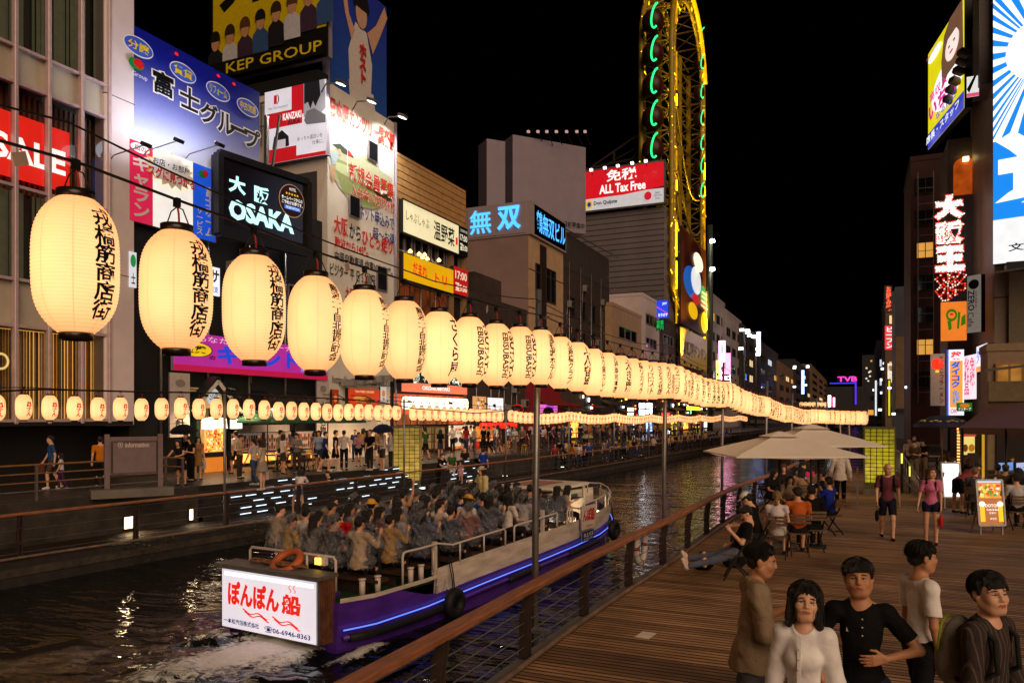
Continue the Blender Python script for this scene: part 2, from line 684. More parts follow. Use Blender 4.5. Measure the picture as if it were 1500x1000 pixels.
def railing(name,label,path,z,hgt,spacing,s0=0.0,wood=M_wood,post=M_dsteel,wires=5,ww=.15,curb=True,group=None):
 root=thing(name,label,'railing',(path[0][0],path[0][1],z),0,group)
 mb=MB()
 P=path
 n=len(P)
 vs,fs=[],[]
 for i,(x,y) in enumerate(P):
  a,b=P[max(i-1,0)],P[min(i+1,n-1)]
  L=math.hypot(b[0]-a[0],b[1]-a[1])
  nx,ny=(b[1]-a[1])/L,-(b[0]-a[0])/L
  w=ww/2
  for u,zz in((-w,hgt-.055),(w,hgt-.055),(w,hgt-.012),(w-.02,hgt),(-w+.02,hgt),(-w,hgt-.012)):
   vs.append((x+nx*u,y+ny*u,z+zz))
 for i in range(n-1):
  for k in range(6):
   k2=(k+1)%6
   fs.append((i*6+k,i*6+k2,i*6+6+k2,i*6+6+k))
 mb.add(vs,fs,wood)
 part(mb,'handrail',root)
 L=plen(P)
 s=s0
 proto=None
 pm=MB()
 for dy in(-.04,.04):
  prof=[(-.02,0),(.09,0),(.09,hgt*.55),(.05,hgt*.8),(.055,hgt-.06),(-.055,hgt-.06),(-.055,hgt*.8),(-.02,hgt*.55)]
  v=[(px_,dy-.012,pz)for px_,pz in prof]+[(px_,dy+.012,pz)for px_,pz in prof]
  m_=len(prof)
  pm.add(v,[tuple(range(m_)),tuple(range(2*m_-1,m_-1,-1))]+[(i,i+m_,(i+1)%m_+m_,(i+1)%m_)for i in range(m_)],post)
 pm.box((.03,0,hgt*.33),(.1,.09,.04),post)
 pm.box((.03,0,hgt*.66),(.1,.09,.04),post)
 cnt=0
 while s<L and cnt<60:
  (x,y),(dx,dy)=along(P,s)
  if proto is None:
   proto=pm.build('post',root)
   o=proto
  else:
   o=proto.copy()
   COL.objects.link(o)
   o.parent=root
  o.location=Vector((x,y,z))-Vector(root.location)
  o.rotation_euler=(0,0,math.atan2(dy,dx)-math.pi/2+math.pi)
  s+=spacing
  cnt+=1
 wb=MB()
 for k in range(wires):
  h=.14+(hgt-.28)*k/max(1,wires-1)
  wb.tube([(x-.03,y,z+h)for x,y in P],.006,M_steel,6)
 part(wb,'wire',root)
 if curb:
  cb=MB()
  cb.tube([(x+.1,y,z+.045)for x,y in P],.035,mat('curb_timber',(.2,.13,.09),rough=.6,var=.4,vs=4),6)
  part(cb,'kick_rail',root)
 return root
railing('railing','timber topped railing with wires along the boardwalk edge',RAILS,0,.84,2.05,0.1+6.9,ww=.19)
lp=[(bank(y)+.1,y)for y in np.linspace(2,60,30)]
railing('railing','timber topped railing on the lower quay across the water, before the lit steps',lp,QL,1.12,3.05,.9,ww=.14,wires=4)
lp=[(bank(y)+.1,y)for y in np.linspace(60.5,160,20)]
railing('railing','distant dark railing on the lower quay across the water, beyond the boat',lp,QL,1.12,3.05,.9,ww=.14,wires=3)
def bar_rail(label,path,z,hgt,n,spacing,col,group=None):
 root=thing('railing',label,'railing',(path[0][0],path[0][1],z),0,group)
 mb=MB()
 for k in range(n):
  h=hgt*(1-k/(n+.4))
  mb.tube([(x,y,z+h)for x,y in path],.028 if k==0 else.02,col if k<3 else M_steel,7)
 part(mb,'rails',root)
 L=plen(path)
 s=.05
 while s<L:
  (x,y),_=along(path,s)
  pb=MB()
  pb.box((x,y,z+hgt/2),(.06,.06,hgt),M_steel)
  part(pb,'post',root)
  s+=spacing
 return root
M_brass=mat('brass_tube',(.42,.22,.08),rough=.35,metal=.5,var=.2)
bar_rail('four barred railing with brass coloured top in front of the information board',[(bank(y)-1.85,y)for y in np.linspace(9.5,17.6,9)],QU,1.05,4,2.05,M_brass)
bar_rail('short handrail sloping at the head of the lit steps beside the ice cream shop',[(bank(18.4)-2.1,18.4),(bank(18.4)-3.8,18.5)],QU,1.0,3,.84,M_brass)
bar_rail('metal railing on the raised promenade in front of the noodle and okonomiyaki shops',[(bank(y)-2.6,y)for y in np.linspace(38,78,14)],QU,1.1,2,2.5,M_dsteel)
rg=random.Random(5)
M_leaf=mat('quay_leaf',(.05,.09,.03),rough=.6,var=.4)
for(y0,y1,lab) in((18.3,21.5,'dark green creeper hanging over the far quay wall behind the boat stern'),(14.5,16.0,'small tuft of weeds on the far quay edge at the left')):
 mb=MB()
 for _ in range(260 if y0>17 else 70):
  y=rg.uniform(y0,y1)
  p=Vector((bank(y)+.36+rg.uniform(0,.22),y,QL-rg.random()**1.5*.6+.05))
  a=Vector((rg.uniform(-1,1),rg.uniform(-1,1),rg.uniform(-.6,.4))).normalized()*rg.uniform(.04,.1)
  b=a.cross(Vector((0,0,1)))*.5
  mb.add([p,p+a*.5+b,p+a,p+a*.5-b],[(0,1,2,3)],M_leaf)
 o=mb.build('creeper')
 tag(o,lab,'plant')
 # ================================================================== buildings on the far bank
M_white=mat('white_cladding',S((140,130,146)),rough=.55,var=.08,vs=.8)
M_mauve=mat('pale_grey_cladding',S((228,214,216)),rough=.6,var=.1,vs=.5,bump=.05,bs=3)
M_dark=mat('dark_facade',(.012,.011,.012),rough=.6,var=.3,vs=1)
M_brown=mat('brown_cladding',(.055,.04,.036),rough=.6,var=.25,vs=1)
M_cream=mat('cream_tile',S((190,158,125)),rough=.6,var=.12,vs=1.2)
M_glass=mat('dark_glass',(.01,.011,.013),rough=.08,var=0,spec=.6)
M_alu=mat('aluminium',S((165,155,160)),rough=.35,metal=.4,var=.1)
K=lambda*c:glow(c,.9)
BLK=paint((14,12,14),.5)
WHT=glow((255,255,250),1.0)
RED=glow((225,30,22),.9)
def block(name,label,x0,x1,y0,y1,z0,z1,mt,parapet=.5,cat='building',group=None):
 """a building body with its parapet; returns the thing"""
 root=thing(name,label,cat,((x0+x1)/2,(y0+y1)/2,z0),0,group)
 mb=MB()
 mb.box(((x0+x1)/2,(y0+y1)/2,(z0+z1)/2),(x1-x0,y1-y0,z1-z0),mt)
 part(mb,'wall',root)
 if parapet:
  mb=MB()
  t=.25
  for c,s in((((x0+x1)/2,y0+t/2-.05),(x1-x0+.1,t)),(((x0+x1)/2,y1-t/2+.05),(x1-x0+.1,t)),
 ((x0+t/2-.05,(y0+y1)/2),(t,y1-y0-2*t+.1)),((x1-t/2+.05,(y0+y1)/2),(t,y1-y0-2*t+.1))):
   mb.box((c[0],c[1],z1+parapet/2-.15),(s[0],s[1],parapet),mt)
  part(mb,'parapet',root)
 return root
def win_x(root,X,y0,y1,z0,z1,n=1,lit=None,frame=M_alu,depth=.12):
 """a window on a face that looks over the canal, set back into a modelled frame"""
 mb=MB()
 f=.07
 for y in np.linspace(y0,y1,n+1):
  mb.box((X+.03,y,(z0+z1)/2),(.12,f,z1-z0),frame)
 for z in(z0,z1):
  mb.box((X+.032,(y0+y1)/2,z),(.125,y1-y0+f,f),frame)
 w=part(mb,'window',root)
 mb=MB()
 o=Vector(root.location)
 mb.box(Vector((X+.004,(y0+y1)/2,(z0+z1)/2))-o,(.03,y1-y0-.02,z1-z0-.02),lit or M_glass)
 mb.build('pane',w)
 return w
def win_y(root,Y,x0,x1,z0,z1,n=1,lit=None,frame=M_alu):
 mb=MB()
 f=.07
 for x in np.linspace(x0,x1,n+1):
  mb.box((x,Y-.03,(z0+z1)/2),(f,.12,z1-z0),frame)
 for z in(z0,z1):
  mb.box(((x0+x1)/2,Y-.032,z),(x1-x0+f,.125,f),frame)
 w=part(mb,'window',root)
 mb=MB()
 mb.box(Vector(((x0+x1)/2,Y-.004,(z0+z1)/2))-Vector(root.location),(x1-x0-.02,.03,z1-z0-.02),lit or M_glass)
 mb.build('pane',w)
 return w
YR=21.24
t=thing('shop_building','glass fronted shop building with pale mullions at the left photo edge','building',(-32,14,QU))
mb=MB()
mb.box((-32.2,12.0,14.2),(10.6,18.0,23.6),mat('shop_interior',(.10,.095,.085),rough=.9,var=.2,vs=.4))
part(mb,'wall',t)
mb=MB()
mb.box((-26.25,20.62,14.0),(.62,1.3,23.2),M_mauve,bev=.05)
mb.box((-32.0,21.16,14.0),(12,.12,23.2),M_mauve)
for z in(8.2,15.0,20.3):
 mb.box((-26.25,20.62,z),(.63,1.31,.03),M_dsteel)
part(mb,'pilaster',t)
ml=[ray(p).y*onX(p,-26.0)for p in(-60,-25,21,70,118,158)]
mb=MB()
for y in ml:
 mb.box((-25.98,y,14.2),(.26,.13,23.4),mat('mullion_aluminium',S((205,180,185)),rough=.4,metal=.2,var=.1),bev=.02)
part(mb,'mullion',t)
mb=MB()
for z in(2.62,5.83,7.4,10.55,14.05,15.28,19.4,21.0):
 mb.box((-26.02,14.5,z),(.2,11.4,.1),mat('mullion_aluminium',(.3,.3,.3)))
part(mb,'transom',t)
M_span=mat('spandrel_panel',S((190,180,162)),rough=.35,var=.12,vs=.7)
for z0,z1 in((5.83,7.4),(14.05,15.28),(19.4,21.0)):
 mb=MB()
 mb.box((-26.14,14.5,(z0+z1)/2),(.06,11.4,z1-z0-.08),M_span)
 part(mb,'spandrel',t)
M_blind=mat('blind_fabric',S((142,138,112)),rough=.8,var=.2,vs=2,es=.045,ecol=S((190,190,140)))
for z0,z1 in((7.46,10.5),(15.34,19.34),(21.05,25)):
 mb=MB()
 y=8.8
 k=0
 while y<20.1:
  mb.quad((-26.5,y,z0),(-26.5+.07*math.sin(k*1.7),y+.15,z0),(-26.5+.07*math.sin(k*1.7),y+.15,z1),(-26.5,y,z1),M_blind)
  y+=.16+(.3 if k%13==7 else 0)
  k+=1
 part(mb,'blind',t)
M_slat=mat('timber_slat',S((125,98,80)),rough=.6,var=.3,vs=2)
mb=MB()
for k in range(60):
 mb.box((-26.75,8.6+k*.195,12.3),(.1,.09,3.5),M_slat)
part(mb,'slat_screen',t)
mb=MB()
warm=glow((235,170,80),1.0)
mb.box((-26.88,14.5,4.2),(.05,11.4,3.2),warm)
part(mb,'lit_interior',t)
mb=MB()
rr=random.Random(2)
for k in range(110):
 y=8.6+k*.107+rr.uniform(-.02,.02)
 mb.box((-26.62,y,4.2),(.05,.035+.05*rr.random(),3.1),rr.choice([mat('pale_slat',S((225,205,170)),rough=.5,var=.1),mat('gold_slat',S((190,150,90)),rough=.4,var=.2),mat('grey_slat',S((120,112,100)),rough=.5,var=.2)]))
part(mb,'slat_curtain',t)
mb=MB()
M_pane=bpy.data.materials.new('clear_glass')
M_pane.use_nodes=True
n=M_pane.node_tree
tr=n.nodes.new('ShaderNodeBsdfTransparent')
tr.inputs[0].default_value=(.93,.95,.94,1)
gl=n.nodes.new('ShaderNodeBsdfGlossy')
gl.inputs['Roughness'].default_value=.03
fr=n.nodes.new('ShaderNodeFresnel')
fr.inputs[0].default_value=1.5
mx=n.nodes.new('ShaderNodeMixShader')
n.links.new(fr.outputs[0],mx.inputs[0])
n.links.new(tr.outputs[0],mx.inputs[1])
n.links.new(gl.outputs[0],mx.inputs[2])
n.links.new(mx.outputs[0],n.nodes['Material Output'].inputs[0])
for z0,z1 in((2.66,5.78),(7.45,10.5),(10.6,14.0),(15.33,19.35),(21.05,25.5)):
 mb.quad((-26.04,8.6,z0),(-26.04,20.0,z0),(-26.04,20.0,z1),(-26.04,8.6,z1),M_pane)
part(mb,'glazing',t)
B=Board((-26.03,12.0),(-26.03,17.2),4.1,5.1,eps=.004)
gold=glow((235,205,130),.75)
B.text('MOKUOLA',.16,.2,.62,.75,gold,.0)
n_=26
ring=[(.8+.045*math.cos(2*math.pi*k/n_),.5+.25*math.sin(2*math.pi*k/n_))for k in range(n_)]
B.let.tube([B.p(u,v,.01)for u,v in ring],.04,gold,6,closed=True)
part(B.let,'lettering',t)
mb=MB()
mb.box((-27.6,13,1.5),(.2,16,2.2),M_dark)
mb.box((-26.6,13,2.5),(1.4,16.3,.14),M_dark)
part(mb,'recess',t)
B=boardX(-26.32,-30,102,148,246.5,True,thick=.05)
B.text('SALE',.12,.26,.95,.66,glow((255,246,240),1.15),.03)
B.done('sale_banner','red backlit SALE banner hung behind the glass of the shop building','banner',glow((232,38,26),.95))
y1=ray(382).y*onX(382,-26)
t=block('estate_office','dark narrow building carrying the blue estate agent boards and the purple banner',-38,-26.3,21.3,33.25,QU,13.2,M_dark,0)
mb=MB()
for y in(22.5,25.0,27.6,30):
 mb.box((-27.2,y,15.5),(.18,.18,4.8),M_steel)
 mb.bar((-27.2,y,13.2),(-26.35,y,17.8),.1,.1,M_steel)
part(mb,'sign_frame',t)
for z in(9.4,8.1,7.1):
 for y in(22.4,24.0,28.2,30.5):
  win_x(t,-26.3,y,y+1.3,z-.9,z)
blue1=paint((30,52,190),.4,.1)
blue2=paint((60,100,225),.4,.1)
pale=paint((214,220,248),.4,.05)
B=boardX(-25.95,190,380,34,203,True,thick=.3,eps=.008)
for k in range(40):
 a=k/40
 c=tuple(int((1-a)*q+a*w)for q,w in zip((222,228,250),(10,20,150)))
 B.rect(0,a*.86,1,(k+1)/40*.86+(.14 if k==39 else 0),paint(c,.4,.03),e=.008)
B.k=1
yel=paint((255,225,20),.4,.03)
wht=paint((250,250,250),.4,.03)
blk=paint((12,12,16),.4,.03)
for(u,v,s) in((.055,.83,'分譲'),(.36,.80,'賃貸'),(.63,.785,'リフォーム'),(.88,.77,'中古流通')):
 B.oval(u,v,.098,.085,wht)
 B.oval(u,v,.092,.074,blue2)
 B.text(s,u-.07,v-.04,u+.07,v+.042,yel,.02)
for kk,(s,u,v) in enumerate((('富',.22,.60),('士',.41,.575),('グ',.56,.52),('ル',.70,.50),('ー',.81,.50),('プ',.93,.47))):
 h_=.016 if s=='ー' else.10
 B.text(s,u-.082,v-h_-.008,u+.082,v+h_+.024,wht,.085,e=.030)
 B.text(s,u-.072,v-h_+.004,u+.072,v+h_+.012,blk,.022,e=.038)
B.oval(.03,.66,.05,.05,paint((20,140,60),.4))
B.oval(.045,.67,.035,.04,paint((220,30,40),.4))
B.text('Group',.0,.54,.1,.59,wht,.0)
for u in(.3,.62,.75):
 B.oval(u,.93,.014,.016,RED)
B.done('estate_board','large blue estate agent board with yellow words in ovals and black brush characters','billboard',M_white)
B=boardX(-25.93,190,317,203,322,True,thick=.2,eps=.008)
B.rect(0,0,.24,1,glow((205,25,70),.8))
B.rect(.24,0,.70,1,glow((244,240,232),.85))
B.rect(.70,0,.985,1,glow((25,80,205),.8))
B.rect(.985,0,1,1,paint((200,20,50),.4))
B.k=1
st=[]
for k in range(32):
 r=1.0 if k%2==0 else.74
 a=2*math.pi*k/32
 st.append((.45+.31*r*math.cos(a),.77+.25*r*math.sin(a)))
B.poly(st,yel)
st2=[(.45+(u-.45)*.9,.77+(v-.77)*.9)for u,v in st]
B.poly(st2,wht)
B.text('お店・お部屋',.24,.80,.66,.89,blk,.01)
B.text('スグに見つかる',.19,.62,.72,.77,paint((225,30,30),.4),.03)
B.oval(.10,.92,.1,.06,wht)
B.text('街の',.04,.885,.16,.955,paint((205,25,70),.4),.02)
B.text('ギャラン',.02,.06,.20,.84,wht,.03,vert=True)
B.text('富士ホーム',.84,.05,.96,.74,wht,.03,vert=True)
B.text('サービス',.73,.05,.81,.42,wht,.02,vert=True)
B.oval(.80,.88,.05,.05,paint((20,150,70),.4))
B.oval(.84,.90,.035,.05,paint((220,30,40),.4))
B.done('estate_sign','red, white and blue estate agent panel with a yellow starburst, under the blue board','billboard',M_white)
for i,(px,py) in enumerate(((214,212),(262,206),(322,212))):
 d=onX(px,-24.0)
 v=ray(px)*d
 z=zat(py,d)
 tt=thing('floodlight',['floodlight on an arm before the blue estate board, near its left end','floodlight on an arm at the middle of the blue estate board','floodlight on an arm at the right end of the blue estate board'][i],'floodlight',(v.x,v.y,z))
 mb=MB()
 mb.box((0,0,0),(.22,.34,.14),M_black,ry=.5)
 mb.tube([(-.1,0,0),(-1.7,0,-.15),(-1.9,0,-.3)],.025,M_steel,6)
 mb.build('housing',tt)
 mb=MB()
 mb.box((-.06,0,.08),(.16,.28,.02),glow((235,240,255),6),ry=.5)
 mb.build('lens',tt)
 l=lamp_spot('floodlight_lamp',(-.02,0,.16),(-.9,0,1.1),(90,260,200)[i],(.84,.88,1),R(165),.4)
 l.parent=tt
B=boardP(320,33.0,450,37.2,224,342,thick=.5,eps=.01)
scr=paint((26,14,14),.2,.25)
B.rect(.035,.13,.965,.95,scr)
cy=glow((190,255,250),1.3)
B.text('大',.10,.56,.28,.78,cy,.04)
B.text('阪',.37,.52,.54,.74,cy,.04)
B.text('OSAKA',.10,.22,.83,.48,cy,.05)
B.oval(.80,.67,.155,.225,glow((190,150,110),.6))
B.oval(.80,.67,.148,.215,paint((58,16,16),.4))
B.text('★★★★★',.72,.74,.88,.78,glow((250,200,30),.9),.0)
B.text('ホームページからの',.675,.67,.925,.72,WHT,.012)
B.text('ご予約がお得です。',.675,.61,.925,.66,WHT,.012)
B.rect(.70,.54,.90,.595,glow((40,110,210),.8))
B.text('RESERVATION',.72,.55,.88,.585,WHT,.0)
B.text('HOTEL',.76,.80,.84,.84,WHT,.0)
B.done('screen','black framed electronic screen showing OSAKA in pale blue letters','screen',M_black,frame=M_black,fw=.3)
B=boardX(-25.6,254,480,484,542,True,thick=.15,eps=.008)
pur=glow((178,42,150),.75)
B.rect(0,.16,1,1,pur)
B.rect(0,0,1,.16,glow((190,20,70),.7))
B.k=1
B.text('あなたも',.12,.80,.36,.95,glow((235,190,230),.8),.0)
B.text('オーナーに',.56,.80,.82,.95,glow((235,190,230),.8),.0)
B.oval(.105,.58,.10,.2,BLK)
B.oval(.105,.58,.094,.185,glow((240,200,20),.8))
B.text('賃貸',.04,.48,.17,.68,BLK,.03)
B.text('の',.185,.34,.22,.45,BLK,.03)
B.text('キャント',.23,.24,.76,.76,glow((30,70,210),.85),.05)
B.text('06-6211-2227',.78,.20,.99,.32,glow((120,150,255),.9),.02)
B.done('purple_banner','purple shop banner with blue katakana over the ice cream shop','banner',M_white)
B=boardX(-25.9,300,322,388,430,True,thick=.1)
B.text('サ',.35,.45,.95,.9,BLK,.03)
B.text('店支',.3,.1,.9,.32,glow((40,80,200),.9),.02)
B.done('white_plate','small white backlit plate with black katakana between two big lanterns','sign',glow((235,238,250),1.0))
B=boardX(-25.9,190,200,368,420,True,thick=.1)
B.oval(.5,.75,.4,.18,glow((30,140,60),.8))
B.text('士',.2,.1,.8,.4,BLK,.02)
B.done('white_plate','white plate with a green logo half hidden at the corner of the glass fronted building','sign',glow((220,222,230),.8))
B=boardY(33.0,392,466,372,505,thick=.25)
B.rect(0,0,1,1,glow((186,160,20),.55))
B.text('あなたのお店',.20,.1,.36,.92,BLK,.01,vert=True)
B.text('岩崎に',.58,.45,.88,.97,BLK,.03,vert=True)
B.done('yellow_sign','tall olive yellow sign with black vertical writing behind the third and fourth lanterns','sign',M_dark)
yg0,yg1=33.34,ray(580).y*onX(580,-26)
zg=20.75
t=block('golf_building','tall white building painted with a golf club advertisement, standing at its full height',-38,-26.02,yg0,yg1,QU,zg,mat('white_render',S((226,218,205)),rough=.65,var=.08,vs=.7),0)
mb=MB()
for k in range(2):
 mb.tube([(-25.9,yg1-.25+k*.12,QU),(-25.9,yg1-.25+k*.12,zg)],.05,M_white,6)
part(mb,'downpipe',t)
mb=MB()
mb.box((-31.2,yg0-.02,12.5),(9,.06,7),mat('steel_mesh',(.11,.10,.11),rough=.5,metal=.4,var=.4,vs=30))
part(mb,'mesh_screen',t)
for z in(6.3,7.6,9.0,10.4,11.7):
 mb=MB()
 mb.box((-27.4,yg0-.35,z),(1.2,.6,.06),M_steel)
 part(mb,'ledge',t)
B=Board((-26.0,yg0),(-26.0,yg1),QU+2.2,zg,thick=.02,eps=.003)
def gy(px,py):
 d=onX(px,-26.0)
 v=ray(px)*d
 return(v.y-yg0)/(yg1-yg0),(zat(py,d)-B.A.z)/B.h
rd=paint((215,45,30),.5,.03)
og=paint((205,60,20),.5,.03)
nv=paint((40,50,120),.5,.03)
def mv(p):
 return[(u,.79+(v-.665)*.73)for u,v in p]
ellip=[(.47+.47*math.cos(a),.665+.165*math.sin(a))for a in np.linspace(0,2*math.pi,40)[:-1]]
B.poly(mv(ellip),paint((208,216,222),.5,.05))
def inell(pts):
 out=[]
 for u,v in pts:
  du,dv=(u-.47)/.47,(v-.665)/.165
  q=math.hypot(du,dv)
  out.append((u,v) if q<=1 else(.47+.47*du/q,.665+.165*dv/q))
 return out
B.poly(mv(inell([(.0,.67),(.2,.72),(.35,.69),(.55,.74),(.75,.70),(.95,.69),(.94,.60),(.75,.50),(.45,.49),(.1,.56)])),paint((186,190,160),.5,.08))
B.poly(mv(inell([(.02,.655),(.3,.66),(.6,.64),(.94,.66),(.9,.57),(.7,.51),(.5,.495),(.2,.53)])),paint((150,162,104),.5,.1))
B.poly(mv([(.25+.2*math.cos(a),.625+.022*math.sin(a))for a in np.linspace(0,6.28,20)]),paint((196,208,160),.5,.05))
B.poly(mv([(.05,.705),(.16,.725),(.27,.712),(.36,.695),(.2,.69)]),paint((40,60,40),.5))
B.poly(mv([(.60,.60),(.75,.615),(.93,.60),(.93,.575),(.7,.58)]),paint((40,62,40),.5))
B.poly(mv([(.26,.72),(.34,.70),(.26,.69)]),rd)
B.poly(mv([(.255,.62),(.262,.62),(.262,.72),(.255,.72)]),wht)
B.poly(mv([(.03,.66),(.1,.685),(.14,.675),(.1,.63),(.05,.62)]),paint((170,190,205),.5))
B.poly(mv([(.04,.62),(.10,.625),(.09,.57),(.06,.55),(.03,.58)]),paint((200,165,130),.5))
B.oval(.15,.807,.025,.009,paint((200,165,130),.5))
B.text('日本原カンツリー倶楽部',.03,.90,.97,.962,rd,.03)
B.text('新規会員募集!',.28,.735,.98,.793,wht,.05,e=.046)
B.text('新規会員募集!',.28,.735,.98,.793,og,.02,e=.051)
B.text('入会金10万円+税',.30,.69,.98,.732,wht,.04,e=.046)
B.text('入会金10万円+税',.30,.69,.98,.732,og,.015,e=.051)
B.text('ネット申込みで、',.42,.632,.99,.678,nv,.015)
B.text('超〜お得!',.62,.582,.99,.622,nv,.015)
B.text('大阪',.07,.555,.26,.612,rd,.03)
B.text('から',.28,.557,.44,.604,BLK,.02)
B.text('ひとっ走り!',.46,.548,.97,.60,rd,.03)
B.text('難波から145㌔',.08,.515,.55,.548,rd,.025)
B.text('中国自動車道 作東ICから7㌔',.08,.475,.93,.505,BLK,.015)
B.text('ビジター 平 日 5,200円',.02,.425,.65,.465,BLK,.012)
B.text('土日祝',.22,.37,.40,.405,rd,.03)
B.text('7,800円',.42,.37,.68,.408,BLK,.015)
B.text('http://www.nihonbaracc.com',.05,.10,.95,.13,BLK,.0)
o=part(B.print,'painted_mural',t)
o=part(B.let,'lettering',t)
for(px,py,w,h) in((545,222,15,36),(518,303,17,38),(558,408,16,40)):
 u0,v1_=gy(px-w/2,py-h/2)
 u1,v0_=gy(px+w/2,py+h/2)
 Y0,Y1=yg0+u0*(yg1-yg0),yg0+u1*(yg1-yg0)
 mb=MB()
 mb.box((-25.93,(Y0+Y1)/2,B.A.z+(v0_+v1_)/2*B.h),(.05,Y1-Y0,(v1_-v0_)*B.h),M_alu)
 w_=part(mb,'window',t)
 mb=MB()
 mb.box(Vector((-25.905,(Y0+Y1)/2,B.A.z+(v0_+v1_)/2*B.h))-Vector(t.location),(.012,(Y1-Y0)*.8,(v1_-v0_)*B.h*.93),M_glass)
 mb.build('pane',w_)
for i,(px,py) in enumerate(((500,121),(545,147),(590,170))):
 d=onX(px,-24.7)
 v=ray(px)*d
 z=zat(py,d)
 tt=thing('floodlight',['bright floodlight on an arm over the left top of the golf wall','bright floodlight on an arm over the middle of the golf wall','bright floodlight standing out beyond the right top corner of the golf wall'][i],'floodlight',(v.x,v.y,z))
 mb=MB()
 mb.box((0,0,0),(.5,.4,.16),M_steel,ry=.4)
 mb.tube([(-.2,0,0),(-1.0,0,.1),(-1.3,0,-.3)],.04,M_steel,6)
 mb.build('housing',tt)
 mb=MB()
 mb.box((-.04,0,-.1),(.4,.32,.02),glow((255,250,235),8),ry=.4)
 mb.build('lens',tt)
 l=lamp_spot('floodlight_lamp',(-.05,0,-.2),(-.75,0,-4.2),1000,(1,.95,.86),R(150),.12)
 l.parent=tt
B=boardY(33.15,312,480,-60,102,thick=.4,eps=.012)
B.rect(0,0,1,.40,paint((16,14,10),.5))
B.rect(0,.40,1,1,paint((205,180,15),.5,.12))
B.rect(0,.16,1,.42,paint((205,180,15),.5,.12),e=.016)
B.rect(0,0,1,.26,paint((16,14,10),.5),e=.024)
B.k=4
B.text('プロ仮',.05,.60,.98,1.12,BLK,.05)
skin=paint((190,140,105),.6)
hairs=[paint((20,16,14),.6),paint((52,34,20),.6),paint((90,55,25),.6)]
tops=[paint((25,25,30),.6),paint((190,190,195),.6),paint((60,40,60),.6),paint((50,80,130),.6)]
e0=B.k*B.eps
for k in range(8):
 u=.04+k*.135
 v=.36+k*.032
 e=e0+.012*(8-k)
 w=.055
 B.poly([(u-w*1.35,v-.30),(u-w*1.2,v-.12),(u-w*.5,v-.07),(u+w*.5,v-.07),(u+w*1.2,v-.12),(u+w*1.3,v-.30)],tops[k%4],e+.002)
 B.oval(u,v-.01,w*.62,.075,skin,16,e+.005)
 B.poly([(u+w*.85*math.cos(a),v+.03+.075*math.sin(a))for a in np.linspace(-.35,math.pi+.35,14)],hairs[k%3],e+.008)
B.rect(0,0,1,.15,paint((16,14,10),.5),e=.3)
B.text('KEP GROUP',.16,.03,.985,.125,paint((225,200,40),.5),.01,e=.32,rise=0)
B.done('rooftop_board','yellow rooftop billboard of eight young performers over KEP GROUP lettering','billboard',M_white,frame=M_black)
B=boardX(-26.5,483,566,-60,166,True,thick=.5,eps=.012)
for k in range(27):
 a=k/27
 c=tuple(int((1-a)*q+a*w)for q,w in zip((38,92,170),(40,52,160)))
 B.rect(0,a,1,a+1/27,paint(c,.5,.12),e=.012)
B.k=1
sk=paint((205,160,130),.6)
wh=paint((214,205,200),.6,.08)
B.poly([(.30,.50),(.42,.72),(.62,.70),(.72,.50),(.70,.30),(.32,.30)],wh)
B.poly([(.30,.30),(.74,.30),(.80,.12),(.62,.06),(.34,.10)],wh)
B.poly([(.60,.08),(.74,.11),(.70,.0),(.58,.0)],sk)
B.poly([(.30,.74),(.40,.66),(.34,.58),(.24,.72),(.12,1.0),(.22,1.0)],sk)
B.poly([(.62,.70),(.72,.58),(.84,.72),(1.0,.92),(.94,.98),(.78,.80)],sk)
B.oval(.51,.80,.10,.10,sk)
B.poly([(.51+.14*math.cos(a),.86+.10*math.sin(a))for a in np.linspace(-.3,math.pi+.3,14)],hairs[0])
B.text('ホスト',.47,.33,.60,.60,paint((205,35,30),.5),.05,vert=True)
B.done('rooftop_board','blue rooftop billboard of a man in a white vest raising both arms','billboard',M_white)
B=boardY(32.95,388,478,126,234,thick=.3,eps=.008)
B.rect(0,0,1,1,glow((226,222,232),.75))
B.k=1
rr2=glow((196,26,34),.75)
B.poly([(0,.48),(0,.69),(.62,.69),(.62,.48)],rr2)
B.rect(.45,.60,.65,1,rr2)
B.poly([(0,0),(.53,0),(.53,.19),(0,.19)],rr2)
B.rect(.53,0,1,.05,rr2)
gr=glow((120,116,122),.5)
dk=glow((40,38,42),.4)
B.poly([(.65,.55),(.65,1),(.98,1),(1,.62),(.85,.5)],glow((170,166,172),.6))
B.poly([(.66,.72),(.66,1),(.9,1),(.92,.80),(.84,.66),(.80,.74),(.76,.64),(.72,.74)],dk)
B.poly([(.66,.5),(.70,.62),(.82,.64),(1,.52),(1,.42),(.7,.44)],gr)
B.poly([(.14,.19),(.17,.35),(.3,.43),(.41,.33),(.42,.2),(.36,.19),(.36,.3),(.2,.3),(.22,.19)],dk)
B.poly([(.21,.19),(.21,.30),(.36,.3),(.36,.19)],glow((200,190,195),.7))
B.text('1',.17,.80,.22,.92,rr2,.01)
B.text(')',.22,.79,.26,.93,dk,.0)
B.text('Host Club Amusement',.08,.73,.40,.77,gr,.0)
B.text('KANZAKI',.33,.545,.63,.64,WHT,.02,e=.14)
B.text('RUKA',.42,.47,.61,.555,dk,.02,e=.14)
B.text('めっちゃ面白いを',.56,.23,.96,.29,dk,.0)
B.text('仕事に。',.80,.15,.98,.205,dk,.0)
B.done('lit_board','red and white lit board with a grey portrait, above the OSAKA screen','billboard',M_white)
t=block('gantry','steel gantry with catwalk under the yellow rooftop billboard',-36,-26.6,33.3,34.2,20.75,21.5,M_dark,0,'gantry')
mb=MB()
for k in range(14):
 x=-36+k*.7
 mb.bar((x,33.1,17.8),(x,33.1,20.2),.05,.05,M_steel)
